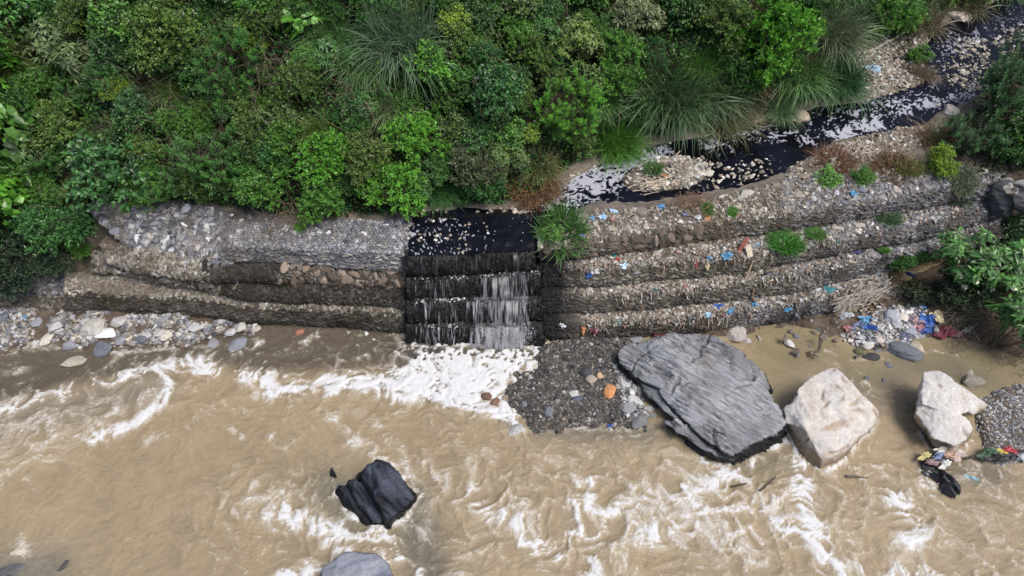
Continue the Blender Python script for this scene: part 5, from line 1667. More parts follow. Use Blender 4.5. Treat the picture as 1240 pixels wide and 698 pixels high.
        root = c[r.integers(0, 4, nf)]
        sp = root[:, None] + hd[:, None] * t * np.cos(el)[:, None, None] * 0.9 + np.array([0, 0, 1.0]) * (np.sin(el)[:, None, None] * t * 0.9 - 0.45 * t ** 2.2)
        tg = unit(np.gradient(sp, axis=1))
        sd_ = unit(np.cross(tg, [0, 0, 1.0]))
        pos, ax, L, tn = [], [], [], []
        for s in (-1, 1):
            pos.append(sp.reshape(-1, 3))
            ax.append((sd_ * s + tg * 0.45 + r.normal(size=sp.shape) * 0.08).reshape(-1, 3))
            L.append(np.broadcast_to(0.20 * np.sin(np.pi * (0.12 + 0.83 * t[..., 0])), (nf, m)).ravel())
            tn.append(np.broadcast_to(0.45 + 0.2 * r.normal(size=(nf, 1)), (nf, m)).ravel())
        pos, ax, L, tn = map(np.concatenate, (pos, ax, L, tn))
        V, F = leaf_geo(pos, ax, unit(np.tile([0, 0, 1.0], (len(pos), 1)) + r.normal(size=pos.shape) * 0.1), L, L * 0.33, 0.1, 0.2)
        tip = sp[:, -1]
        tv = np.repeat(tn, 4)
    elif kind in ('grass', 'tuft', 'dry', 'bracken'):
        n = {'grass': 1250, 'tuft': 800, 'dry': 600, 'bracken': 700}[kind]
        seg = 6
        az = r.random(n) * 6.283
        rr = r.random(n) ** 0.6 * {'grass': 0.5, 'tuft': 0.7, 'dry': 0.5, 'bracken': 0.7}[kind]
        base = np.stack([np.cos(az) * rr, np.sin(az) * rr, np.zeros(n) - 0.1], 1)
        a2 = az + r.normal(size=n) * 0.9
        if kind in ('grass', 'dry'):                        # long blades fall over down the slope
            a2 = np.where(r.random(n) < 0.6, -math.pi / 2 + r.normal(size=n) * 0.75, a2)
        lean = r.uniform(0.15, 1.0, n)
        Lb = r.uniform(0.4, 1.35, n) * {'grass': 1.1, 'tuft': 0.6, 'dry': 0.95, 'bracken': 0.75}[kind]
        t = np.linspace(0, 1, seg)[None, :, None]
        hd = np.stack([np.cos(a2), np.sin(a2), 0 * a2], 1)[:, None]
        droop = {'grass': 1.0, 'tuft': 0.5, 'dry': 1.0, 'bracken': 0.7}[kind]
        sp = base[:, None] + Lb[:, None, None] * (hd * lean[:, None, None] * (t + 0.25 * t ** 2) * 0.8 + np.array([0, 0, 1.0]) * (t * (1.05 - 0.35 * lean[:, None, None]) - droop * lean[:, None, None] * t ** 2 * 0.75))
        if kind == 'bracken':
            sp = sp + r.normal(size=sp.shape) * 0.035
        tg = unit(np.gradient(sp, axis=1))
        sd_ = unit(np.cross(tg, np.array([0, 0, 1.0]) + r.normal(size=(n, 1, 3)) * 0.5))
        wd = {'grass': 0.0095, 'tuft': 0.016, 'dry': 0.011, 'bracken': 0.012}[kind] * (1.05 - t ** 2) * r.uniform(0.6, 1.3, (n, 1, 1))
        V = np.stack([sp - sd_ * wd, sp + sd_ * wd], 2).reshape(-1, 3)
        b = (np.arange(n)[:, None] * seg * 2 + np.arange(seg - 1)[None] * 2).reshape(-1, 1)
        F = b + [0, 1, 3, 2]
        tv = np.clip(np.repeat(0.4 + 0.22 * r.normal(size=n), seg * 2) + 0.1, 0, 1)
        return mesh_np('blades', V, F, M_GRASS, False, {'tint': tv}), None
    elif kind == 'twig':         # bare tangled twigs
        n = 170
        a = r.normal(size=(n, 3)) * [0.5, 0.5, 0.3] + [0, 0, 0.35]
        b_ = a + unit(r.normal(size=(n, 3)) + [0, -0.3, 0.1]) * r.uniform(0.3, 0.9, (n, 1))
        V, F = tubes(a, b_, np.full(n, 0.010), np.full(n, 0.004), (a + b_) / 2 + r.normal(size=a.shape) * 0.06)
        return mesh_np('twigs', V, F, M_STEM, False), 'twigs'
    extra = tip[r.choice(len(tip), min(60, len(tip)), replace=False)]
    return finish('foliage', V, F, tv, M_LEAF), stems_for(r, c, extra)


KINDS = {'fine': 3, 'shoot': 3, 'broad': 3, 'lance': 2, 'big': 2, 'frond': 2, 'grass': 3, 'tuft': 2, 'dry': 2, 'bracken': 2, 'twig': 2}
ARCH = {k: [bush(1000 + 37 * i + 7 * j, k) for j in range(nv)] for i, (k, nv) in enumerate(KINDS.items())}
NAMES = {'fine': ('shrub', 'shrub'), 'shoot': ('shrub', 'shrub'), 'broad': ('leafy_shrub', 'shrub'), 'lance': ('sapling', 'sapling'), 'big': ('climbing_vine', 'vine'), 'frond': ('frond_sapling', 'sapling'),
         'grass': ('grass_clump', 'grass clump'), 'tuft': ('grass_tuft', 'grass tuft'), 'dry': ('dry_grass_clump', 'grass clump'), 'bracken': ('dry_bracken', 'bracken'), 'twig': ('bare_brushwood', 'brushwood')}
STEM_COL = (0.05, 0.042, 0.028)
prng = np.random.default_rng(77)


def slope_normal(x, y):
    e = 0.6
    gxx = (ground(x + e, y) - ground(x - e, y))[0] / (2 * e)
    gyy = (ground(x, y + e) - ground(x, y - e))[0] / (2 * e)
    v = Vector((-gxx, -gyy, 1))
    return v.normalized()


def plant(kind, px, py, rpx, colr, label, tall=1.0, group=None, lean=0.5, lift=0.0, at=None):
    on_wall = kind == 'tuft' or 'creeper' in label or 'herb at the foot' in label
    p = np.array(surface_at(px, py + 0.35 * rpx)[0]) if on_wall else hit(px, py + 0.35 * rpx)
    dist = np.linalg.norm(p - [0, 0, CAM_H])
    R = rpx * dist / FPX
    k = int(prng.integers(KINDS[kind]))
    leaf, stem = ARCH[kind][k]
    nm, cat = NAMES[kind]
    up = slope_normal(p[0], p[1]).lerp(Vector((0, 0, 1)), 1 - lean).normalized()
    q = up.to_track_quat('Z', 'Y')
    from mathutils import Quaternion
    if kind in ('grass', 'dry'):
        up = up.lerp(Vector((0, 0, 1)), 0.5).normalized()
        q = Vector((0, 0, 1)).rotation_difference(up) @ Quaternion((0, 0, 1), float(prng.normal() * 0.35))
    else:
        q = q @ Quaternion((0, 0, 1), float(prng.random() * 6.28))
    sc = (R, R, R * tall)
    loc = (p[0], p[1] - (0.08 if on_wall else 0), p[2] + lift + (0.12 if on_wall else 0))
    if stem == 'twigs':
        o = empty(nm, loc)
        o.rotation_euler = q.to_euler()
        o.scale = sc
        ob('twigs', leaf, o, color=colr, kind='stuff')
    elif stem is None:
        o = ob(nm, leaf, loc=loc, color=colr)
        o.rotation_euler = q.to_euler()
        o.scale = sc
    else:
        o = empty(nm, loc)
        o.rotation_euler = q.to_euler()
        o.scale = sc
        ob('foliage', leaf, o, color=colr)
        ob('stem', stem, o, color=STEM_COL)
    tag(o, label, cat, group)
    return o


CG, MGn, BG, YG, OL, DKG, BLG, PAL_ = (0.072, 0.20, 0.040), (0.085, 0.22, 0.032), (0.11, 0.30, 0.034), (0.22, 0.34, 0.04), (0.105, 0.185, 0.04), (0.05, 0.14, 0.026), (0.055, 0.165, 0.042), (0.16, 0.20, 0.085)
GRS, GRP, DRY, BRK = (0.11, 0.23, 0.07), (0.16, 0.22, 0.10), (0.23, 0.18, 0.10), (0.17, 0.085, 0.04)
PLANTS = [  # kind, px, py, radius px, colour, label, tall
    ('broad', 22, 38, 42, CG, 'cool green leafy shrub filling the top left corner of the slope', 1),
    ('lance', 80, 62, 36, (0.12, 0.18, 0.065), 'sapling with pale olive leaf whorls near the top left corner', 1),
    ('frond', 48, 85, 20, OL, 'olive frond sapling beside the vine at the upper left', 1),
    ('big', 8, 95, 30, BG, 'broad leaved climber at the left edge, upper of three', 1),
    ('big', 8, 165, 38, MGn, 'broad leaved climber at the left edge, middle one, with large overlapping leaves', 1.1),
    ('big', 22, 240, 36, BG, 'broad leaved climber at the left edge, lowest one, above the grey bank', 1),
    ('big', 52, 150, 26, DKG, 'dark climber with large leaves in the shade right of the left edge vines', 1),
    ('fine', 150, 112, 18, YG, 'little bright yellow green shrub alone in the dark upper left thicket', 1),
    ('broad', 160, 30, 32, MGn, 'mid green broad leaved shrub at the top edge, right of the olive sapling', 1),
    ('fine', 212, 42, 48, OL, 'wide olive brown twiggy shrub at the top, left of the fern like sapling', 1),
    ('twig', 200, 125, 32, (0.12, 0.1, 0.075), 'hanging dry twigs in the dark gap at the upper left of the slope', 1),
    ('shoot', 285, 88, 50, CG, 'large cool green shrub of many upright shoots in the upper left slope', 1.05),
    ('broad', 300, 52, 24, YG, 'yellow green leafy shrub just above the large shrub of upright shoots', 1),
    ('lance', 314, 14, 27, BG, 'bright whorl leaved sapling at the top edge near the yellow fronds', 1),
    ('frond', 277, 14, 18, (0.2, 0.19, 0.035), 'yellow feathery fronds at the top edge left of centre', 1),
    ('frond', 368, 20, 33, BG, 'bright green feathery frond sapling at the top edge', 1.1),
    ('grass', 402, 38, 36, GRS, 'cool green grass clump right of the feathery sapling', 1),
    ('broad', 341, 148, 27, (0.12, 0.19, 0.05), 'leafy shrub with some yellowing leaves in the middle of the left slope', 1.1),
    ('twig', 342, 78, 36, (0.14, 0.11, 0.08), 'bare brown brushwood below the bright feathery sapling', 1),
    ('fine', 372, 98, 32, OL, 'small olive shrub beside the bare brushwood', 1),
    ('fine', 240, 22, 26, DKG, 'dark small leaved shrub at the top edge, behind the olive brown one', 1),
    ('fine', 92, 152, 38, OL, 'olive shrub right of the dark climber', 1),
    ('frond', 150, 165, 20, YG, 'yellow green fronds above the white flecked shrub', 1),
    ('broad', 140, 212, 50, BLG, 'dense dark green shrub hanging over the left end of the netted mattress', 0.85),
    ('shoot', 212, 210, 40, CG, 'cool green shrub behind the netted mattress, left of its pale round stone', 0.9),
    ('shoot', 275, 180, 50, CG, 'dense shrub of fine shoots in the lower middle of the left slope', 1),
    ('fine', 330, 215, 40, MGn, 'rounded green shrub just behind the mattress, left of the fallen brushwood', 0.9),
    ('fine', 402, 188, 40, BG, 'bright small leaved shrub left of the two tallest small leaved shrubs above the fall', 1),
    ('twig', 222, 178, 26, (0.13, 0.11, 0.08), 'arching bare twigs between the two cool green shoot shrubs', 1),
    ('twig', 352, 256, 34, (0.16, 0.12, 0.085), 'fallen brushwood lying behind the stone mattress', 0.6),
    ('twig', 430, 100, 34, (0.15, 0.12, 0.08), 'dry twig tangle under the tall pale grass', 1),
    ('grass', 486, 32, 62, (0.12, 0.2, 0.11), 'biggest pale green clump of arching grass at the top, left of centre', 1.1),
    ('grass', 440, 66, 40, GRS, 'grass clump left of and below the biggest pale grass', 1),
    ('grass', 470, 118, 36, GRP, 'light yellowish grass clump below the biggest pale grass', 1),
    ('broad', 527, 84, 30, BG, 'bright broad leaved shrub standing right of the pale grass', 1.35),
    ('broad', 551, 28, 24, YG, 'yellow green broad leaved shrub at the top beside the pale grass', 1),
    ('fine', 568, 58, 32, OL, 'olive shrub behind the bright broad leaved one', 1),
    ('broad', 592, 122, 40, BLG, 'dark blue green upright shrub at the centre of the slope', 1.25),
    ('broad', 625, 10, 30, OL, 'olive broad leaved shrub at the top edge, centre', 1),
    ('lance', 660, 36, 22, CG, 'cool green whorl leaved sapling left of the yellow tipped one', 1),
    ('lance', 686, 54, 32, (0.15, 0.23, 0.05), 'yellow tipped whorl leaved sapling at top centre', 1),
    ('lance', 770, 22, 33, PAL_, 'pale whorl leaved sapling at the top, right of centre', 1),
    ('fine', 640, 62, 28, OL, 'grey olive shrub between the dark blue green shrub and the yellow tipped sapling', 1),
    ('shoot', 680, 128, 50, BG, 'large bright green dense shrub at the centre right of the slope', 1.05),
    ('fine', 740, 76, 40, MGn, 'mid green shrub left of the great dark grass clump', 1),
    ('broad', 634, 164, 16, YG, 'small yellow leaved bush below the dark blue green shrub', 1),
    ('grass', 812, 98, 62, (0.075, 0.14, 0.055), 'great dark green grass clump right of centre', 1.05),
    ('grass', 745, 160, 42, MGn, 'drooping green grass hanging to the stream edge right of centre', 1),
    ('grass', 728, 118, 26, GRS, 'small grass clump between the bright dense shrub and the great grass', 1),
    ('fine', 576, 194, 38, (0.10, 0.125, 0.06), 'grey green shrub just above the crest of the fall', 0.9),
    ('bracken', 646, 215, 40, BRK, 'mound of red brown dead bracken right above the waterfall crest', 0.8),
    ('dry', 652, 190, 34, (0.15, 0.16, 0.06), 'greenish brown grass behind the mound of dead bracken', 0.9),
    ('fine', 506, 168, 46, BG, 'bright shrub of tiny leaves above the left end of the fall', 1),
    ('fine', 442, 182, 38, (0.115, 0.175, 0.045), 'yellowish small leaved shrub left of the bright tiny leaved one', 1),
    ('fine', 482, 218, 44, BG, 'low bright shrub of tiny leaves hanging over the wall next to the fall', 0.9),
    ('fine', 400, 232, 38, MGn, 'low green shrub behind the middle of the stone mattress', 0.9),
    ('broad', 826, 16, 32, DKG, 'dark broad leaved shrub at the top edge above the great grass', 1),
    ('fine', 868, 30, 36, OL, 'olive dark shrub at the top edge left of the brightest tree like shrub', 1),
    ('fine', 916, 50, 52, BG, 'tall bright tree like shrub at the top right of the slope', 1.35),
    ('fine', 888, 88, 36, DKG, 'dark shrub under the bright tree like shrub', 1),
    ('grass', 858, 96, 46, (0.085, 0.14, 0.06), 'grass clump hanging right of the great dark one', 1),
    ('grass', 962, 76, 44, GRS, 'long bladed grass clump right of the tree like shrub', 1.05),
    ('grass', 1014, 84, 42, (0.06, 0.15, 0.06), 'deep green fan of grass above the stream bank', 1),
    ('grass', 1004, 26, 46, (0.13, 0.17, 0.09), 'grass with dry tips at the top edge, above the green fan', 1),
    ('dry', 976, 52, 26, (0.2, 0.13, 0.085), 'brown dead grass clump between two green grass clumps', 1),
    ('grass', 945, 128, 24, (0.17, 0.27, 0.13), 'pale bright grass drooping into the stream', 1),
    ('dry', 872, 132, 42, (0.17, 0.17, 0.09), 'straw coloured grass hanging over the far bank of the stream', 0.9),
    ('dry', 905, 130, 26, (0.2, 0.17, 0.1), 'small straw coloured grass beside the pale drooping grass', 0.9),
    ('fine', 1064, 26, 36, MGn, 'green shrub at the top edge left of the dry grass by the stream bend', 1),
    ('broad', 1050, 48, 13, BG, 'little bright bush above the bare bank of the stream', 1),
    ('fine', 1086, 36, 15, YG, 'little yellow green bush beside the dry grass by the stream bend', 1),
    ('dry', 1112, 14, 38, (0.19, 0.165, 0.1), 'dry grass at the top edge by the stream bend', 1),
    ('dry', 1168, -2, 30, (0.16, 0.145, 0.09), 'dead grass cut by the top edge, nearest the black stream', 1),
    ('fine', 1145, -14, 34, OL, 'olive bush peeking in at the top edge over the dead grass by the stream', 1),
    ('grass', 1205, -30, 30, GRS, 'green grass peeking in at the top right over the stream', 1),
    ('dry', 1117, 84, 20, (0.22, 0.17, 0.12), 'dead grass drooping into the stream bend', 0.9),
    ('fine', 1110, 66, 15, MGn, 'low green herb on the bare bank of the stream bend', 0.7),
    ('shoot', 1212, 128, 56, (0.07, 0.16, 0.055), 'largest shrub at the right edge, above the dark outcrop', 1.1),
    ('shoot', 1165, 172, 36, (0.06, 0.14, 0.05), 'shrub left of and below the largest one at the right edge', 0.9),
    ('fine', 1228, 178, 38, DKG, 'dark shrub at the right edge above the wall end', 1),
    ('shoot', 1236, 84, 34, (0.075, 0.165, 0.06), 'upper shrub at the right edge beside the black stream', 1),
    ('bracken', 1010, 188, 27, BRK, 'dead brown bracken on the ledge under the white rapid', 0.8),
    ('dry', 1128, 158, 30, (0.24, 0.15, 0.08), 'fallen brown stalks on the ledge left of the right shrubs', 0.7),
    ('bracken', 1080, 198, 28, (0.16, 0.095, 0.045), 'brown bracken clump on the ledge behind the right wall top', 0.9),
    ('tuft', 1098, 200, 18, (0.17, 0.19, 0.05), 'yellow green tuft at the right side of the brown bracken clump', 1),
    ('fine', 1132, 198, 20, YG, 'bright yellow green bush on the ledge behind the right wall', 1),
    ('broad', 1000, 212, 16, BG, 'small bright herb on the ledge beside the peach stones', 0.7),
    ('fine', 1042, 210, 15, MGn, 'low herb on the ledge between the bright herb and the brown bracken', 0.7),
    ('tuft', 952, 289, 24, (0.065, 0.25, 0.03), 'vivid green grass cushion growing from the right wall face', 0.9),
    ('tuft', 682, 268, 38, (0.085, 0.21, 0.05), 'lush grass tuft on the wall corner right beside the waterfall crest', 1.15),
    ('broad', 670, 280, 14, (0.10, 0.25, 0.035), 'bright small herb at the foot of the lush corner grass tuft', 0.8),
    ('tuft', 856, 250, 10, MGn, 'tiny grass tuft on the right wall top beside the root mat', 0.9),
    ('tuft', 886, 254, 8, BG, 'tiny bright tuft on the right wall top, right of the root mat', 0.9),
    ('tuft', 985, 277, 14, MGn, 'low grass right of the vivid grass cushion', 0.6),
    ('tuft', 1075, 258, 17, (0.05, 0.11, 0.04), 'dark low grass patch on the upper step of the right wall', 0.5),
    ('tuft', 1160, 243, 14, (0.05, 0.10, 0.045), 'dark grass patch on the right wall near the outcrop', 0.6),
    ('tuft', 1165, 216, 18, (0.09, 0.13, 0.07), 'thin grass on the wall top just left of the dark outcrop', 0.6),
    ('tuft', 790, 202, 15, (0.10, 0.2, 0.06), 'grass tuft on the left part of the stream islet', 1),
    ('tuft', 1070, 300, 8, MGn, 'tiny grass patch on the third step of the right wall', 0.6),
    ('fine', 1085, 318, 22, DKG, 'dark low creeper hanging below the right wall, left one', 0.5),
    ('fine', 1110, 312, 20, DKG, 'dark low creeper hanging below the right wall, right one', 0.5),
    ('fine', 1216, 276, 32, (0.055, 0.12, 0.055), 'green shrub under the dark outcrop at the right edge', 1.05),
    ('fine', 1165, 345, 34, (0.03, 0.06, 0.025), 'dark shaded shrub left of the white flowered shrub', 0.8),
    ('twig', 1175, 392, 34, (0.1, 0.085, 0.06), 'bare twigs at the water edge below the white flowered shrub', 0.7),
    ('twig', 1225, 425, 24, (0.1, 0.085, 0.06), 'bare twigs trailing in the water at the right edge', 0.7),
    ('fine', 1120, 352, 26, (0.045, 0.06, 0.028), 'flat dark herb patch between the litter heap and the shaded shrub', 0.35),
    ('fine', 78, 270, 38, BLG, 'dark green shrub at the left end of the netted mattress', 0.9),
    ('fine', 22, 312, 34, (0.025, 0.055, 0.028), 'very dark shrub above the low wall at the left edge', 0.8),
    ('fine', 70, 312, 22, (0.03, 0.06, 0.03), 'very dark small shrub right of the one at the left edge', 0.7),
    ('tuft', 103, 302, 12, MGn, 'small green plant on the broken wall end below the mattress', 0.7),
    ('tuft', 153, 253, 6, MGn, 'sprig of weed on the netted mattress near its left end', 0.8),
    ('tuft', 365, 274, 9, BG, 'sprig of weed on the middle of the stone mattress', 0.7),
]
for row in PLANTS:
    kind, px, py, rp, colr, lab, tall = row
    plant(kind, px, py, rp, colr, lab, tall)

# ---- undergrowth between the shrubs one can tell apart
frng = np.random.default_rng(91)
listed = np.array([(r[1], r[2], r[3]) for r in PLANTS if r[0] not in ('tuft',)], float)
SHORT = [re.split(r' (?:at|with|in|of|over|on|alone|just|filling|right|left|above|below|beside|behind|under|hanging|standing|near|between|drooping|growing|lying) ', r[5])[0] for r in PLANTS if r[0] not in ('tuft',)]
used_labels = set()
cnt = 0
for gy_ in range(-30, 260, 31):
    for gx_ in range(-60, 1130, 40):
        px, py = gx_ + frng.uniform(-13, 13), gy_ + frng.uniform(-11, 11)
        p = hit(px, py + 8)
        if sdf(p[0], p[1], hill_poly) < 0.7:
            continue
        dd = np.hypot(listed[:, 0] - px, listed[:, 1] - py) / listed[:, 2]
        if dd.min() < 0.55:
            continue
        kind = frng.choice(['fine', 'shoot', 'broad', 'fine', 'grass', 'twig', 'lance'], p=[0.3, 0.2, 0.17, 0.13, 0.08, 0.05, 0.07])
        if px > 800:
            kind = frng.choice(['grass', 'dry', 'fine'], p=[0.6, 0.15, 0.25])
        base = np.array([DKG, CG, OL, BLG, MGn][int(frng.integers(5))]) * frng.uniform(0.75, 1.1)
        if kind == 'dry':
            base = np.array(DRY) * 0.8
        if kind == 'twig':
            base = np.array((0.07, 0.06, 0.04))
        look = {'fine': 'small leaved', 'shoot': 'feathery', 'broad': 'broad leaved', 'lance': 'narrow leaved', 'grass': 'grassy', 'dry': 'dry grass', 'twig': 'twiggy'}[kind]
        fl = None
        for j in np.argsort(np.hypot(listed[:, 0] - px, listed[:, 1] - py))[:7]:
            dx, dy = px - listed[j, 0], py - listed[j, 1]
            rel = ('right of' if dx > 0 else 'left of') if abs(dx) > abs(dy) else ('below' if dy > 0 else 'above')
            c_ = look + ' undergrowth ' + rel + ' the ' + SHORT[j]
            if c_ not in used_labels and SHORT.count(SHORT[j]) == 1:
                fl = c_
                break
        if fl is None:
            continue
        used_labels.add(fl)
        o = plant(kind, px, py, frng.uniform(22, 33), tuple(base), fl, frng.uniform(0.7, 1.05), 'undergrowth between the larger shrubs on the slope')
        if kind not in ('grass', 'dry', 'twig'):
            o.name = 'undergrowth_shrub'
            o['category'] = 'undergrowth'
        cnt += 1
# leaf cover hugging the soil, uncountable
q = np.stack([frng.uniform(-30, 22, 240000), frng.uniform(19, 46, 240000)], 1)
s = sdf(q[:, 0], q[:, 1], hill_poly)
q = q[s > 0.15]
g3 = np.stack([q[:, 0], q[:, 1], ground(q[:, 0], q[:, 1])], 1)
n = len(g3)
g3[:, 2] += np.abs(frng.normal(size=n)) * (0.12 + 0.55 * smooth(-0.2, 0.5, fbm(g3 * 0.7 + 3, 3))) + 0.03
ax = unit(frng.normal(size=(n, 3)) + [0, -0.5, 0.2])
nr_ = unit(np.array([0, -0.6, 0.8]) + frng.normal(size=(n, 3)) * 0.4)
L = frng.uniform(0.08, 0.22, n)
V, F = leaf_geo(g3, ax, nr_, L, L * 0.6)
tn = np.clip(0.4 + 0.45 * fbm(g3 * 1.1, 3) + 0.14 * frng.normal(size=n), 0, 1)
sel = fbm(g3 * 0.35 + 9, 3) + 0.15 * frng.normal(size=n)
for lo_, hi_, cg in ((-9, -0.08, (0.036, 0.115, 0.028)), (-0.08, 0.12, (0.06, 0.18, 0.03)), (0.12, 9, (0.085, 0.19, 0.034))):
    m_ = (sel >= lo_) & (sel < hi_)
    V, F = leaf_geo(g3[m_], ax[m_], nr_[m_], L[m_], L[m_] * 0.6)
    ob('ground_cover', finish('ground_cover', V, F, np.repeat(tn[m_], 4), M_LEAF), color=cg, kind='stuff')
# long bare and green stems sprawling through the thicket
ns_ = 420
q = np.stack([frng.uniform(-28, 16, ns_ * 3), frng.uniform(20, 42, ns_ * 3)], 1)
q = q[sdf(q[:, 0], q[:, 1], hill_poly) > 1.0][:ns_]
a_ = np.stack([q[:, 0], q[:, 1], ground(q[:, 0], q[:, 1]) + frng.uniform(0.3, 1.3, len(q))], 1)
d_ = unit(frng.normal(size=a_.shape) * [1, 0.7, 0.6] + [0, -0.5, 0.1]) * frng.uniform(0.7, 2.2, (len(q), 1))
mid_ = a_ + d_ * 0.5 + [0, 0, 0.25] + frng.normal(size=a_.shape) * 0.1
V, F = tubes(a_, a_ + d_, np.full(len(q), 0.014), np.full(len(q), 0.006), mid_)
ob('sprawling_stems', mesh_np('sprawling_stems', V, F, M_STEM, False), color=(0.16, 0.14, 0.09), kind='stuff')
# weeds on the shaded bank at the right
q = np.stack([frng.uniform(13, 46, 90000), frng.uniform(14, 40, 90000)], 1)
s = sdf(q[:, 0], q[:, 1], bank_poly)
q = q[(s > 1.6) | ((q[:, 0] > 21) & (q[:, 1] > 24) & (sdf(q[:, 0], q[:, 1], stream_poly) < -1.0) & (sdf(q[:, 0], q[:, 1], hill_poly) < 0)) | ((s > 0.7) & (fbm(xy3(q[:, 0], q[:, 1], 1.0, 0.8), 2) > 0.05))]
g3 = np.stack([q[:, 0], q[:, 1], ground(q[:, 0], q[:, 1])], 1)
n = len(g3)
g3[:, 2] += np.abs(frng.normal(size=n)) * (0.12 + 0.7 * smooth(20.5, 24, g3[:, 0]) * smooth(-0.3, 0.3, fbm(g3 * 0.6, 2)))
L = frng.uniform(0.06, 0.16, n) * (1 + 0.8 * smooth(20.5, 24, g3[:, 0]))
V, F = leaf_geo(g3, unit(frng.normal(size=(n, 3)) + [0, -0.3, 0.3]), unit(np.array([0, -0.3, 0.9]) + frng.normal(size=(n, 3)) * 0.4), L, L * 0.5)
ob('ground_cover', finish('ground_cover', V, F, np.repeat(np.clip(0.35 + 0.15 * frng.normal(size=n), 0, 1), 4), M_LEAF), color=(0.04, 0.06, 0.025), kind='stuff')


# ---- the white trumpet flowered shrubs
def flower_mesh():
    k, rows = 8, [(0.0, 0.012), (0.35, 0.02), (0.7, 0.045), (0.93, 0.075), (1.0, 0.13)]
    V = []
    for t, rd in rows:
        for i in range(k):
            a = 2 * math.pi * i / k
            rr = rd * (1.15 if (i % 2 and t == 1.0) else 1)
            V.append((math.cos(a) * rr, math.sin(a) * rr, -t * 0.26))
    F = [[r_ * k + i, r_ * k + (i + 1) % k, (r_ + 1) * k + (i + 1) % k, (r_ + 1) * k + i] for r_ in range(len(rows) - 1) for i in range(k)]
    return mesh_np('flower', np.array(V), np.array(F), M_BAG, True)


FLOWER = flower_mesh()


def trumpet(px, py, rpx, seed, label, nfl, at_z):
    r = np.random.default_rng(seed)
    base = hit(px + rpx * 0.4, py + rpx * 0.8)
    p = P(px, py, at_z)
    dist = np.linalg.norm(p - [0, 0, CAM_H])
    R = rpx * dist / FPX
    o = empty('flowering_shrub', (p[0], p[1], ground(p[0], p[1])[0]))
    tag(o, label, 'shrub')
    top = at_z - o.location[2]
    c, lr, k, d, tip = crown_points(r, 9, 58, 0.8, 0.72)
    tip = tip * R + [0, 0, top - 0.4 * R]
    cc = c * R + [0, 0, top - 0.4 * R]
    m = 11
    up = unit(d * 0.5 + [0, -0.25, 0.7])
    u = unit(np.cross(up, r.normal(size=up.shape)))
    w = np.cross(up, u)
    ang = (np.arange(m) / m * 6.283 * 2)[None, :, None] + r.random((len(tip), 1, 1)) * 6
    ax = unit(u[:, None] * np.cos(ang) + w[:, None] * np.sin(ang) + up[:, None] * r.uniform(-0.3, 0.4, (len(tip), m, 1)))
    pos = tip[:, None] + ax * 0.04 - up[:, None] * (np.arange(m) / m)[None, :, None] * 0.3
    L = r.uniform(0.28, 0.48, (len(tip), m))
    V, F = broad_geo(pos.reshape(-1, 3), ax.reshape(-1, 3), np.broadcast_to(up[:, None], ax.shape).reshape(-1, 3), L.ravel(), L.ravel() * 0.42, 0.2, 0.35)
    tint = np.repeat(np.clip(0.42 + 0.2 * r.normal(size=(len(tip), 1)) + 0.1 * r.normal(size=(len(tip), m)), 0, 1).ravel(), 7)
    ob('foliage', finish('foliage', V, F, tint, M_LEAF), o, color=(0.09, 0.23, 0.05))
    basep = np.stack([r.normal(size=len(cc)) * 0.1, r.normal(size=len(cc)) * 0.1, np.full(len(cc), -0.2)], 1)
    V1, F1 = tubes(basep, cc, np.full(len(cc), 0.05), np.full(len(cc), 0.025), (basep + cc) / 2 + r.normal(size=cc.shape) * 0.1)
    kk = r.integers(0, len(cc), len(tip))
    V2, F2 = tubes(cc[kk], tip, np.full(len(tip), 0.02), np.full(len(tip), 0.01))
    ob('stem', mesh_np('stem', np.concatenate([V1, V2]), np.concatenate([F1, F2 + len(V1)]), M_STEM), o, color=(0.12, 0.11, 0.07))
    front = np.argsort(tip[:, 1] * 0.8 - tip[:, 2] * 0.5)[:nfl * 2]
    for i in r.choice(front, nfl, replace=False):
        ob('flower', FLOWER, o, loc=tip[i] + [r.normal() * 0.08, -0.15, -0.02], rot=(r.normal() * 0.25 + 0.25, r.normal() * 0.25, 0), color=(0.72, 0.68, 0.5))


trumpet(1188, 325, 50, 3, 'tall shrub with hanging white trumpet flowers at the right, over the water', 11, 2.6)
trumpet(1232, 388, 34, 4, 'second white flowered shrub low at the right edge over the muddy water', 5, 1.9)
trumpet(1240, 318, 32, 5, 'trumpet flowered shrub cut by the right edge, behind the tall one', 3, 2.8)
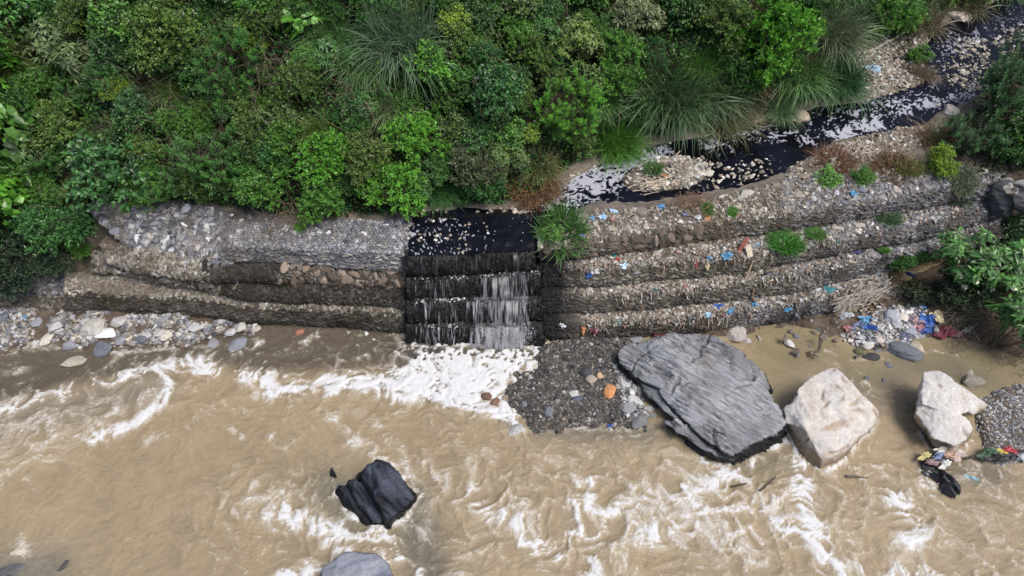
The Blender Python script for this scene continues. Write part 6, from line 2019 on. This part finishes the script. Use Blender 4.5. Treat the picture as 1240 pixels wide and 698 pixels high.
# ================================================================== LITTER, DRIFTWOOD, SMALL THINGS
def bag_mesh(seed, nx=13, ny=13, crumple=0.55, flat=0.4):
    r = np.random.default_rng(seed)
    u, v = np.meshgrid(np.linspace(-1, 1, nx), np.linspace(-1, 1, ny))
    rad = np.maximum(np.hypot(u, v), 1e-6)
    sq = np.maximum(np.abs(u), np.abs(v)) / rad
    x, y = u * sq, v * sq
    p = np.stack([x, y, 0 * x], -1)
    z = flat * (1 - np.hypot(x, y) ** 2) * 0.8
    p[..., 2] = z
    o = np.stack([fbm(p * 1.6 + seed + 5 * k, 2) for k in range(3)], -1)
    o2 = np.stack([pnoise(p * 4.5 + seed + 9 * k) for k in range(3)], -1)
    p = p * (1 + 0.9 * pnoise(np.stack([x * 1.3, y * 1.3, 0 * x + seed * 3.7], -1)))[..., None]
    p = p + o * np.array([crumple, crumple, crumple * 1.5]) + o2 * np.array([0.12, 0.12, 0.3])
    top = p.reshape(-1, 3)
    bot = top * [0.9, 0.9, 0.25] - [0, 0, 0.12]
    n = nx * ny
    F = np.concatenate([grid_faces(ny, nx), (grid_faces(ny, nx) + n)[:, ::-1]])
    rim = [j for j in range(nx)] + [i * nx + nx - 1 for i in range(1, ny)] + [(ny - 1) * nx + j for j in range(nx - 2, -1, -1)] + [i * nx for i in range(ny - 2, 0, -1)]
    side = np.array([[a, rim[(k + 1) % len(rim)], rim[(k + 1) % len(rim)] + n, a + n] for k, a in enumerate(rim)])
    return mesh_np('plastic_bag', np.concatenate([top, bot]), np.concatenate([F, side]), M_BAG, False)


BAGS = [bag_mesh(k) for k in range(10)]
lrng = np.random.default_rng(55)
BL, LB, PK, RD, OR, WH, TL, NV, YL, MR = (0.03, 0.105, 0.37), (0.10, 0.29, 0.48), (0.42, 0.2, 0.21), (0.38, 0.06, 0.06), (0.5, 0.24, 0.10), (0.55, 0.57, 0.58), (0.05, 0.25, 0.28), (0.05, 0.05, 0.16), (0.6, 0.52, 0.32), (0.2, 0.04, 0.06)
BAGROWS = [  # px, py, half size px, colour, label, name, aspect
    (704, 287, 5, LB, 'light blue scrap on the brink of the right wall top, nearest the lush grass', 'plastic_scrap', .8),
    (718, 266, 5, LB, 'light blue scrap on the right wall top just right of the lush grass tuft', 'plastic_scrap', .8),
    (728, 262, 5, (0.35, 0.55, 0.75), 'faded blue sheet on the right wall top, third blue piece right of the grass tuft', 'plastic_scrap', .9),
    (741, 255, 6, (0.45, 0.62, 0.75), 'pale blue sheet lying at the stream side of the right wall top', 'plastic_sheet', .6),
    (800, 252, 7, LB, 'bright blue bag on the right wall top, left of the brown root mat', 'plastic_bag', .8),
    (830, 261, 5, BL, 'small blue bag caught in front of the root mat', 'plastic_bag', .7),
    (846, 265, 6, WH, 'whitish bag beside the small orange wrapper on the wall top', 'plastic_bag', .9),
    (855, 266, 5, OR, 'small orange wrapper on the wall top under the root mat', 'wrapper', .7),
    (712, 334, 10, BL, 'blue rag hanging off the second step close to the fall', 'plastic_rag', .45),
    (721, 330, 6, WH, 'white scrap beside the blue hanging rag', 'plastic_scrap', .8),
    (748, 314, 6, RD, 'red wrapper on the second step of the right wall', 'wrapper', .5),
    (755, 324, 7, (0.5, 0.66, 0.72), 'pale blue bag at the edge of the second step, right of the hanging rag', 'plastic_bag', .7),
    (742, 311, 5, TL, 'teal scrap next to the red wrapper on the second step', 'plastic_scrap', .7),
    (844, 318, 8, RD, 'red rag hanging among pale strips from the second step', 'plastic_rag', .4),
    (857, 314, 6, LB, 'small blue scrap between the red rag and the blue bag on the second step', 'plastic_scrap', .6),
    (879, 313, 9, LB, 'blue bag hanging at the edge of the second step, left of the red brown board', 'plastic_bag', .8),
    (855, 322, 8, YL, 'yellowish rag hanging between red rag and blue bag', 'plastic_rag', .4),
    (870, 372, 10, BL, 'vivid blue bag on the lowest step, left of the light blue one', 'plastic_bag', .45),
    (884, 379, 9, LB, 'light blue bag on the lowest step, right of the vivid blue one', 'plastic_bag', .7),
    (855, 382, 7, (0.4, 0.6, 0.75), 'faded blue bag at the lowest step under the vivid blue one', 'plastic_bag', .7),
    (829, 350, 6, PK, 'pink scrap on the third step of the right wall', 'plastic_scrap', .7),
    (709, 397, 7, OR, 'orange rag on the dark wet lowest step near the fall', 'plastic_rag', .6),
    (720, 398, 7, MR, 'dark red rag beside the orange rag near the fall', 'plastic_rag', .9),
    (683, 393, 5, WH, 'single white scrap on the black stained steps beside the fall', 'plastic_scrap', .8),
    (914, 370, 6, LB, 'light blue scrap on the lowest step right of the light blue bag', 'plastic_scrap', .7),
    (955, 373, 7, LB, 'light blue scrap among white strips on the lowest step', 'plastic_scrap', .5),
    (1004, 351, 9, TL, 'teal green bag on the lowest step left of the driftwood pile', 'plastic_bag', .8),
    (1034, 234, 6, LB, 'lone blue scrap on the top of the right wall by the peach stones', 'plastic_scrap', .7),
    (1037, 307, 8, NV, 'dark navy bag on the third step of the right wall', 'plastic_bag', .6),
    (1139, 288, 5, BL, 'tiny blue scrap at the far end of the third step', 'plastic_scrap', .7),
    (927, 333, 7, (0.02, 0.02, 0.025), 'black shoe like scrap on the third step', 'plastic_scrap', .6),
    (1048, 390, 11, LB, 'light blue bag at the left end of the pebble heap', 'plastic_bag', .6),
    (1053, 399, 9, BL, 'blue crumpled sheet below the light blue bag at the left end of the pebble heap', 'plastic_sheet', .5),
    (1038, 398, 12, (0.12, 0.14, 0.22), 'large dark blue grey sheet left of the pebble heap', 'plastic_sheet', .8),
    (1025, 399, 8, PK, 'pink bag on the mud left of the pebble heap', 'plastic_bag', .7),
    (1026, 384, 9, WH, 'white bag with teal top on the mud by the driftwood pile', 'plastic_bag', .7),
    (1025, 377, 4, TL, 'teal scrap on top of the white bag by the driftwood pile', 'plastic_scrap', .9),
    (1123, 388, 14, BL, 'biggest vivid blue bag on the litter heap at right', 'plastic_bag', .7),
    (1121, 403, 10, (0.06, 0.13, 0.38), 'dark blue bag under the biggest vivid blue bag', 'plastic_bag', .8),
    (1112, 399, 9, PK, 'pink rag beside the dark blue bag on the litter heap', 'plastic_rag', .8),
    (1109, 390, 12, (0.36, 0.25, 0.25), 'brownish pink cloth above the pink rag on the litter heap', 'cloth', .7),
    (1134, 384, 10, YL, 'cream coloured bag right of the biggest blue bag', 'plastic_bag', .9),
    (1144, 405, 13, MR, 'maroon cloth at the waterline right of the litter heap', 'cloth', .6),
    (1156, 405, 9, (0.3, 0.17, 0.2), 'mauve cloth beside the maroon cloth', 'cloth', .8),
    (1132, 400, 9, (0.6, 0.57, 0.52), 'pale twisted rag between blue bags and maroon cloth', 'plastic_rag', .4),
    (1170, 402, 10, (0.55, 0.55, 0.5), 'whitish torn sheet caught in the bare twigs', 'plastic_sheet', .4),
    (1110, 355, 9, BL, 'blue scrap in the shade above the pebble heap', 'plastic_scrap', .4),
    (1120, 363, 10, (0.13, 0.14, 0.3), 'purple blue sheet below the blue scrap in the shade', 'plastic_sheet', .5),
    (1103, 334, 6, BL, 'blue scrap highest on the dark bank under the wall', 'plastic_scrap', .5),
    (1117, 374, 5, LB, 'small light blue scrap between pebble heap and shade', 'plastic_scrap', .6),
    (1093, 409, 11, (0.12, 0.13, 0.2), 'dark blue sheet on the lower pebble heap', 'plastic_sheet', .5),
    (1005, 166, 9, LB, 'blue sheet on the bank of the stream beside the white rapid', 'plastic_sheet', .4),
    (1057, 85, 9, (0.5, 0.62, 0.8), 'bluish white bag on the bare bank at the top right', 'plastic_bag', .8),
    (924, 200, 4, LB, 'tiny blue scrap floating on the dark pool', 'plastic_scrap', .8),
    (887, 186, 4, LB, 'tiny light blue scrap under the foam of the dark pool', 'plastic_scrap', .8),
    (805, 216, 6, OR, 'orange scrap on the islet beside the pale pole', 'plastic_scrap', .5),
    (738, 517, 5, BL, 'bright blue scrap at the river edge of the gravel delta', 'plastic_scrap', .5),
    (254, 388, 6, (0.35, 0.5, 0.7), 'pale blue scrap among the cobbles at the left wall foot', 'plastic_scrap', .7),
    (31, 386, 4, LB, 'tiny blue scrap at the left end of the shore', 'plastic_scrap', .7),
    (1176, 582, 8, (0.4, 0.62, 0.7), 'pale blue strip floating right of the black bundle', 'plastic_scrap', .3),
    (1238, 556, 12, WH, 'white bag at the right edge in the snag', 'plastic_bag', .8),
]
for k, (px, py, hs, colr, lab, nm, asp) in enumerate(BAGROWS):
    p, nrm = surface_at(px, py)
    L = hs * 0.68 * np.linalg.norm(p - [0, 0, CAM_H]) / FPX
    nv = Vector(nrm).lerp(Vector((0, -0.25, 1)), 0.35).normalized()
    from mathutils import Quaternion
    q = nv.to_track_quat('Z', 'Y') @ Quaternion((0, 0, 1), float(lrng.uniform(-0.6, 0.6)))
    o = ob(nm, BAGS[k % 10], loc=p + np.array(nrm) * 0.07, color=colr)
    o.rotation_euler = q.to_euler()
    rag = nm.endswith('rag')
    o.scale = (L * asp, L, L * 0.6) if rag else (L, L * asp, L * 0.7)
    tag(o, lab, nm.replace('_', ' '))

# ---- litter nobody could count: scraps and hanging strips on the right wall
def scraps(name, pos, nrm, size, col, rng, strip=False):
    n = len(pos)
    M = frames(nrm + rng.normal(size=(n, 3)) * 0.5, rng)
    if strip:
        down = unit(np.array([0, -0.25, -1.0]) + rng.normal(size=(n, 3)) * [0.28, 0.1, 0.15])
        side = unit(np.cross(down, nrm + rng.normal(size=(n, 3)) * 0.4))
        L, W = size * rng.uniform(1.6, 4.2, n), size * rng.uniform(0.15, 0.4, n)
        t = np.array([0, 0.33, 0.66, 1.0])
        sp = pos[:, None] + down[:, None] * (t[None, :, None] - 0.2) * L[:, None, None] + nrm[:, None] * (0.14 + 0.04 * np.sin(t * 5)[None, :, None]) + rng.normal(size=(n, 4, 3)) * 0.02
        w = side[:, None] * W[:, None, None] * (0.5 + 0.4 * rng.random((n, 4, 1)))
        V = np.stack([sp - w, sp + w], 2).reshape(-1, 3)
        b = (np.arange(n)[:, None] * 8 + np.arange(3)[None] * 2).reshape(-1, 1)
        F = b + [0, 1, 3, 2]
        c = np.repeat(col, 8, 0)
    else:
        loc = np.array([(-1, -1, 0), (0, -0.8, 0.4), (1, -1, 0.1), (-0.9, 0, 0.3), (0, 0, 0.6), (0.95, 0, 0.25), (-1, 1, 0.1), (0, 0.9, 0.35), (0.9, 1, 0)]) * [1, 0.7, 0.8]
        loc = loc[None] + rng.normal(size=(n, 9, 3)) * 0.28
        V = (np.einsum('nij,nkj->nki', M, loc) * size[:, None, None] + (pos + nrm * 0.05)[:, None]).reshape(-1, 3)
        b = np.arange(n)[:, None] * 9
        F = np.concatenate([b + q for q in ([0, 1, 4, 3], [1, 2, 5, 4], [3, 4, 7, 6], [4, 5, 8, 7])])
        c = np.repeat(col, 9, 0)
    return V, F, c


PAL_TRASH = np.array([(0.38, 0.35, 0.30), (0.31, 0.27, 0.22), (0.46, 0.44, 0.40), (0.23, 0.20, 0.16), (0.38, 0.36, 0.34), (0.18, 0.15, 0.11), (0.54, 0.53, 0.51), (0.29, 0.23, 0.18), (0.34, 0.26, 0.21)])
PAL_BRIGHT = np.array([(0.14, 0.27, 0.42), (0.38, 0.2, 0.2), (0.13, 0.3, 0.3), (0.4, 0.32, 0.2), (0.22, 0.3, 0.22), (0.42, 0.27, 0.26), (0.5, 0.52, 0.55)])


def trash_col(n, rng):
    c = pal(PAL_TRASH, n, rng, 0.2)
    m = rng.random(n) < 0.018
    c[m] = pal(PAL_BRIGHT, int(m.sum()), rng, 0.15)
    return c


acc = {False: [], True: []}
for tr, c0, c1, n, ns in ((r1, 0.0, 0.5, 700, 0), (r2, 0.0, 0.62, 800, 260), (r3, 0.04, 0.6, 700, 330), (r4, 0.12, 1.0, 1300, 620), (r1, 0.5, 0.75, 160, 0), (r2, 0.62, 0.95, 160, 0), (r3, 0.6, 0.95, 160, 0)):
    pos, nrm, _ = tr.sample(n, lrng, 0.15, tr.split * 1.06, c0, c1)
    acc[False].append(scraps('x', pos, nrm, lrng.uniform(0.025, 0.1, n), stain(pos, trash_col(n, lrng)), lrng))
    if ns:
        pos, nrm, _ = tr.sample(ns, lrng, tr.split * 0.9, tr.split * 1.25, c0, c1)
        dens = pnoise(pos * [0.8, 0.8, 0.1] + 3) > -0.15
        pos, nrm = pos[dens], nrm[dens]
        ns = len(pos)
        acc[True].append(scraps('x', pos, nrm, lrng.uniform(0.06, 0.16, ns), stain(pos, trash_col(ns, lrng) * 0.8), lrng, True))
heapn = 420
q = np.stack([lrng.uniform(11.5, 17.5, heapn), lrng.uniform(18.3, 21.6, heapn)], 1)
q = q[sdf(q[:, 0], q[:, 1], PL([(1018, 408), (1040, 378), (1075, 352), (1120, 345), (1145, 385), (1165, 408), (1120, 412), (1070, 418)], 0.3)) > 0]
gp = np.stack([q[:, 0], q[:, 1], np.maximum(ground(q[:, 0], q[:, 1]), 0)], 1)
acc[False].append(scraps('x', gp, np.tile([0, 0, 1.0], (len(gp), 1)), lrng.uniform(0.04, 0.13, len(gp)), trash_col(len(gp), lrng), lrng))
for poly, n in ((island_poly, 90), (farbank, 220), (ledge, 420)):
    lo, hi = poly[:, :2].min(0), poly[:, :2].max(0)
    q = lo + (hi - lo) * lrng.random((n * 5, 2))
    q = q[sdf(q[:, 0], q[:, 1], poly) > 0.1][:n]
    gp = np.stack([q[:, 0], q[:, 1], ground(q[:, 0], q[:, 1])], 1)
    acc[False].append(scraps('x', gp, np.tile([0, 0, 1.0], (len(gp), 1)), lrng.uniform(0.04, 0.13, len(gp)), trash_col(len(gp), lrng) * 1.1, lrng))
for flag, nm in ((False, 'litter'), (True, 'hanging_litter')):
    Vs, Fs, Cs, off = [], [], [], 0
    for V, F, c in acc[flag]:
        Vs.append(V)
        Fs.append(F + off)
        Cs.append(c)
        off += len(V)
    ob(nm, mesh_np(nm, np.concatenate(Vs), np.concatenate(Fs), M_LITTER, False, {'col': np.concatenate(Cs)}), kind='stuff')


# ---- sticks, roots and driftwood
def stick_mesh(name, segs, mat, sides=5):
    """segs: list of polylines [(x,y,z,r), ...] -> one mesh of round sticks"""
    Vs, Fs, ex, off = [], [], [], 0
    for pl in segs:
        pl = np.array(pl, float)
        c, r = pl[:, :3], pl[:, 3]
        tg = unit(np.gradient(c, axis=0))
        u = unit(np.cross(tg, [0.21, 0.1, 1.0]))
        w = np.cross(tg, u)
        a = np.arange(sides) / sides * 2 * math.pi
        ring = c[:, None] + (u[:, None] * np.cos(a)[None, :, None] + w[:, None] * np.sin(a)[None, :, None]) * r[:, None, None]
        Vs.append(ring.reshape(-1, 3))
        n = len(pl)
        i, j = np.meshgrid(np.arange(n - 1), np.arange(sides), indexing='ij')
        i, j = i.ravel(), j.ravel()
        Fs.append(np.stack([i * sides + j, i * sides + (j + 1) % sides, (i + 1) * sides + (j + 1) % sides, (i + 1) * sides + j], 1) + off)
        ex += [list(range(off + sides - 1, off - 1, -1)), list(range(off + (n - 1) * sides, off + n * sides))]
        off += n * sides
    return mesh_np(name, np.concatenate(Vs), np.concatenate(Fs), mat, False, None, ex)


def wob(a, b, n, r0, r1, amp, rng, sag=0):
    t = np.linspace(0, 1, n)[:, None]
    p = np.array(a) * (1 - t) + np.array(b) * t + rng.normal(size=(n, 3)) * amp
    p[:, 2] -= sag * 4 * (t * (1 - t))[:, 0]
    return np.concatenate([p, r0 * (1 - t) + r1 * t], 1)


def gp_(px, py, dz=0.05):
    p, _ = surface_at(px, py)
    return np.array(p) + [0, 0, dz]


def log(px1, py1, px2, py2, r, colr, label, name='driftwood_pole', cat='pole', dz=(0.1, 0.25)):
    a, b = gp_(px1, py1, dz[0]), gp_(px2, py2, dz[1])
    c = (a + b) / 2
    o = ob(name, stick_mesh(name, [wob(a - c, b - c, 9, r, r * 0.6, r * 0.35, lrng)], M_WOOD, 7), loc=c, color=colr)
    tag(o, label, cat)
    return o


log(786, 231, 827, 184, 0.055, (0.55, 0.47, 0.36), 'slim pale pole lying across the stream islet')
log(1044, 69, 1100, 42, 0.09, (0.5, 0.44, 0.36), 'long pale pole on the bare bank at the top right')
log(884, 591, 903, 588, 0.04, (0.05, 0.04, 0.03), 'short dark stick floating in the rapids, left of the slanting one', 'stick', 'stick', (0.1, 0.12))
log(919, 597, 938, 580, 0.04, (0.07, 0.055, 0.04), 'slanting dark stick in the rapids below the schist slab', 'stick', 'stick', (0.1, 0.14))
log(1023, 577, 1050, 580, 0.06, (0.12, 0.1, 0.085), 'half sunken dark stick in the water below the first white boulder', 'stick', 'stick', (0.02, 0.02))
log(754, 412, 776, 388, 0.07, (0.5, 0.47, 0.4), 'pale splintered plank leaning on the wall foot behind the schist slab', 'plank', 'plank', (0.2, 0.3))
log(916, 394, 912, 350, 0.10, (0.16, 0.12, 0.085), 'dark root hanging down the lowest step of the right wall', 'hanging_root', 'root', (0.1, 0.2))
log(902, 340, 910, 318, 0.05, (0.35, 0.28, 0.18), 'straw coloured root hanging from the third step', 'hanging_root', 'root', (0.1, 0.2))
log(285, 352, 293, 340, 0.05, (0.2, 0.18, 0.13), 'short stick poking from the mossy left wall', 'stick', 'stick', (0.15, 0.2))


def board(px, py, hx, hy, ang, colr, label):
    p, nrm = surface_at(px, py)
    sc = np.linalg.norm(p - [0, 0, CAM_H]) / FPX
    bm = bmesh.new()
    bmesh.ops.create_cube(bm, size=2)
    for v in bm.verts:
        v.co = Vector((v.co.x * hx * sc, v.co.y * hy * sc, v.co.z * 0.03)) + Vector((0.03 * v.co.y, 0, 0))
    bmesh.ops.bevel(bm, geom=bm.edges[:], offset=0.008, segments=1)
    me = bpy.data.meshes.new('board')
    bm.to_mesh(me)
    bm.free()
    me.materials.append(M_WOOD)
    nv = Vector((0, -0.75, 0.65)).normalized()
    from mathutils import Quaternion
    o = ob('board', me, loc=np.array(p) + np.array([0, -0.12, 0.2]), color=colr)
    o.rotation_euler = (nv.to_track_quat('Z', 'Y') @ Quaternion((0, 0, 1), math.radians(ang))).to_euler()
    tag(o, label, 'board')


board(898, 300, 2.4, 11, -25, (0.25, 0.085, 0.065), 'red brown board leaning on the second step of the right wall')
board(904, 307, 3.2, 7, 20, (0.55, 0.48, 0.38), 'pale beige board beside the red brown board')
board(802, 409, 12, 4.5, 5, (0.11, 0.035, 0.035), 'dark red board lying at the wall foot behind the schist slab')


def pile(name, label, cat, pts, n, length, rad, colr, dirn=None, spread=0.6, h=0.35):
    """heap of sticks; pts = photo polyline the heap follows"""
    Q = np.array([gp_(a, b, 0.0) for a, b in pts])
    c = Q.mean(0)
    segs = []
    for _ in range(n):
        t = lrng.random() * (len(Q) - 1.001)
        i = int(t)
        p = Q[i] * (1 - t + i) + Q[i + 1] * (t - i) - c
        d = np.array(dirn if dirn is not None else (0, 0, 0), float) + lrng.normal(size=3) * [1, 1, 0.35] * spread
        d /= np.linalg.norm(d)
        L = length * lrng.uniform(0.4, 1.1)
        p = p + lrng.normal(size=3) * [0.25, 0.2, 0.0] + [0, 0, abs(lrng.normal()) * h + 0.05]
        segs.append(wob(p - d * L / 2, p + d * L / 2, 5, rad * lrng.uniform(0.5, 1.2), rad * 0.4, 0.025, lrng))
    o = empty(name, c)
    ob('sticks', stick_mesh('sticks', segs, M_WOOD, 4), o, color=colr, kind='stuff')
    tag(o, label, cat)
    return o


pile('driftwood_pile', 'pile of pale driftwood and reeds at the upstream end of the lowest wall step', 'driftwood', [(1012, 372), (1035, 364), (1058, 355)], 230, 1.3, 0.022, (0.42, 0.38, 0.33), (0.85, 0.5, 0.05), 0.4, 0.25)
pile('driftwood_pile', 'thin scatter of pale sticks on the dark bank above the pebble heap', 'driftwood', [(1070, 362), (1090, 356), (1105, 350)], 70, 0.8, 0.016, (0.38, 0.35, 0.3), (0.8, 0.4, 0), 0.5, 0.1)
pile('driftwood_pile', 'bundle of bleached sticks on the lower edge of the islet', 'driftwood', [(775, 228), (790, 230), (802, 226)], 45, 0.9, 0.025, (0.55, 0.48, 0.38), (1, 0.25, 0), 0.45, 0.1)
pile('driftwood_pile', 'pale reed stalks on the right half of the islet', 'driftwood', [(815, 200), (822, 208), (828, 216)], 50, 0.8, 0.022, (0.5, 0.44, 0.36), (0.5, -0.8, 0), 0.5, 0.1)
pile('root_mat', 'brown root mat draped over the brink of the right wall top', 'root mat', [(815, 250), (832, 246), (846, 243), (850, 262)], 220, 0.8, 0.012, (0.22, 0.15, 0.10), (0.5, 0.3, -0.1), 0.7, 0.14)
pile('root_mat', 'fine brown roots trailing down the wall right of the root mat', 'root mat', [(868, 266), (872, 276), (874, 284)], 26, 0.9, 0.014, (0.3, 0.22, 0.15), (0.1, -0.2, -1), 0.3, 0.05)
pile('driftwood_pile', 'pale stalks and litter on the ledge below the white rapid', 'driftwood', [(1035, 178), (1045, 184), (1050, 192)], 60, 0.8, 0.022, (0.52, 0.46, 0.38), (0.5, 0.8, 0), 0.6, 0.12)
pile('driftwood_pile', 'twigs in the shade under the white flowered shrub', 'driftwood', [(1150, 380), (1180, 385), (1205, 405)], 110, 1.1, 0.013, (0.2, 0.17, 0.13), (1, 0.2, 0), 0.8, 0.25)
pile('driftwood_pile', 'short straw stuck to the mossy steps of the left wall', 'driftwood', [(215, 350), (250, 356), (290, 352)], 60, 0.55, 0.012, (0.3, 0.27, 0.2), (0.3, -0.2, -0.6), 0.7, 0.05)

# ---- the snag in the water below the second white boulder
sn = empty('snag', P(1180, 556, 0))
tag(sn, 'rag wrapped branch snagged across the shallows below the second white boulder', 'snag')
c = P(1180, 556, 0)
A, B = P(1132, 558, 0.22) - c, P(1250, 546, 0.3) - c
ob('branch', stick_mesh('branch', [wob(A, B, 14, 0.05, 0.07, 0.04, lrng)], M_WOOD, 6), sn, color=(0.06, 0.045, 0.04))
for px, py, hs, colr in ((1150, 552, 9, (0.45, 0.3, 0.22)), (1136, 552, 8, (0.2, 0.25, 0.4)), (1140, 545, 7, (0.55, 0.55, 0.5)), (1128, 560, 7, (0.3, 0.2, 0.2)), (1160, 553, 8, (0.5, 0.4, 0.36)), (1198, 549, 9, (0.06, 0.12, 0.07)),
                         (1212, 547, 6, (0.6, 0.5, 0.1)), (1222, 546, 8, (0.4, 0.05, 0.06)), (1206, 554, 9, (0.03, 0.03, 0.03)), (1222, 554, 8, (0.05, 0.05, 0.06)), (1145, 562, 6, (0.6, 0.6, 0.58)), (1120, 552, 6, (0.5, 0.45, 0.2))):
    p = P(px, py, 0.3)
    L = hs * np.linalg.norm(p - [0, 0, CAM_H]) / FPX
    ob('rag', BAGS[int(lrng.integers(6))], sn, loc=p - c, rot=(0, 0, lrng.uniform(-0.4, 0.6)), scale=(L, L * 0.45, L * 0.5), color=colr)
o = ob('plastic_bundle', BAGS[2], loc=P(1141, 582, 0.05), rot=(0, 0, -1.1), scale=(0.6, 0.34, 0.45), color=(0.02, 0.02, 0.023))
tag(o, 'black plastic bundle swimming under the snagged branch', 'plastic bundle')
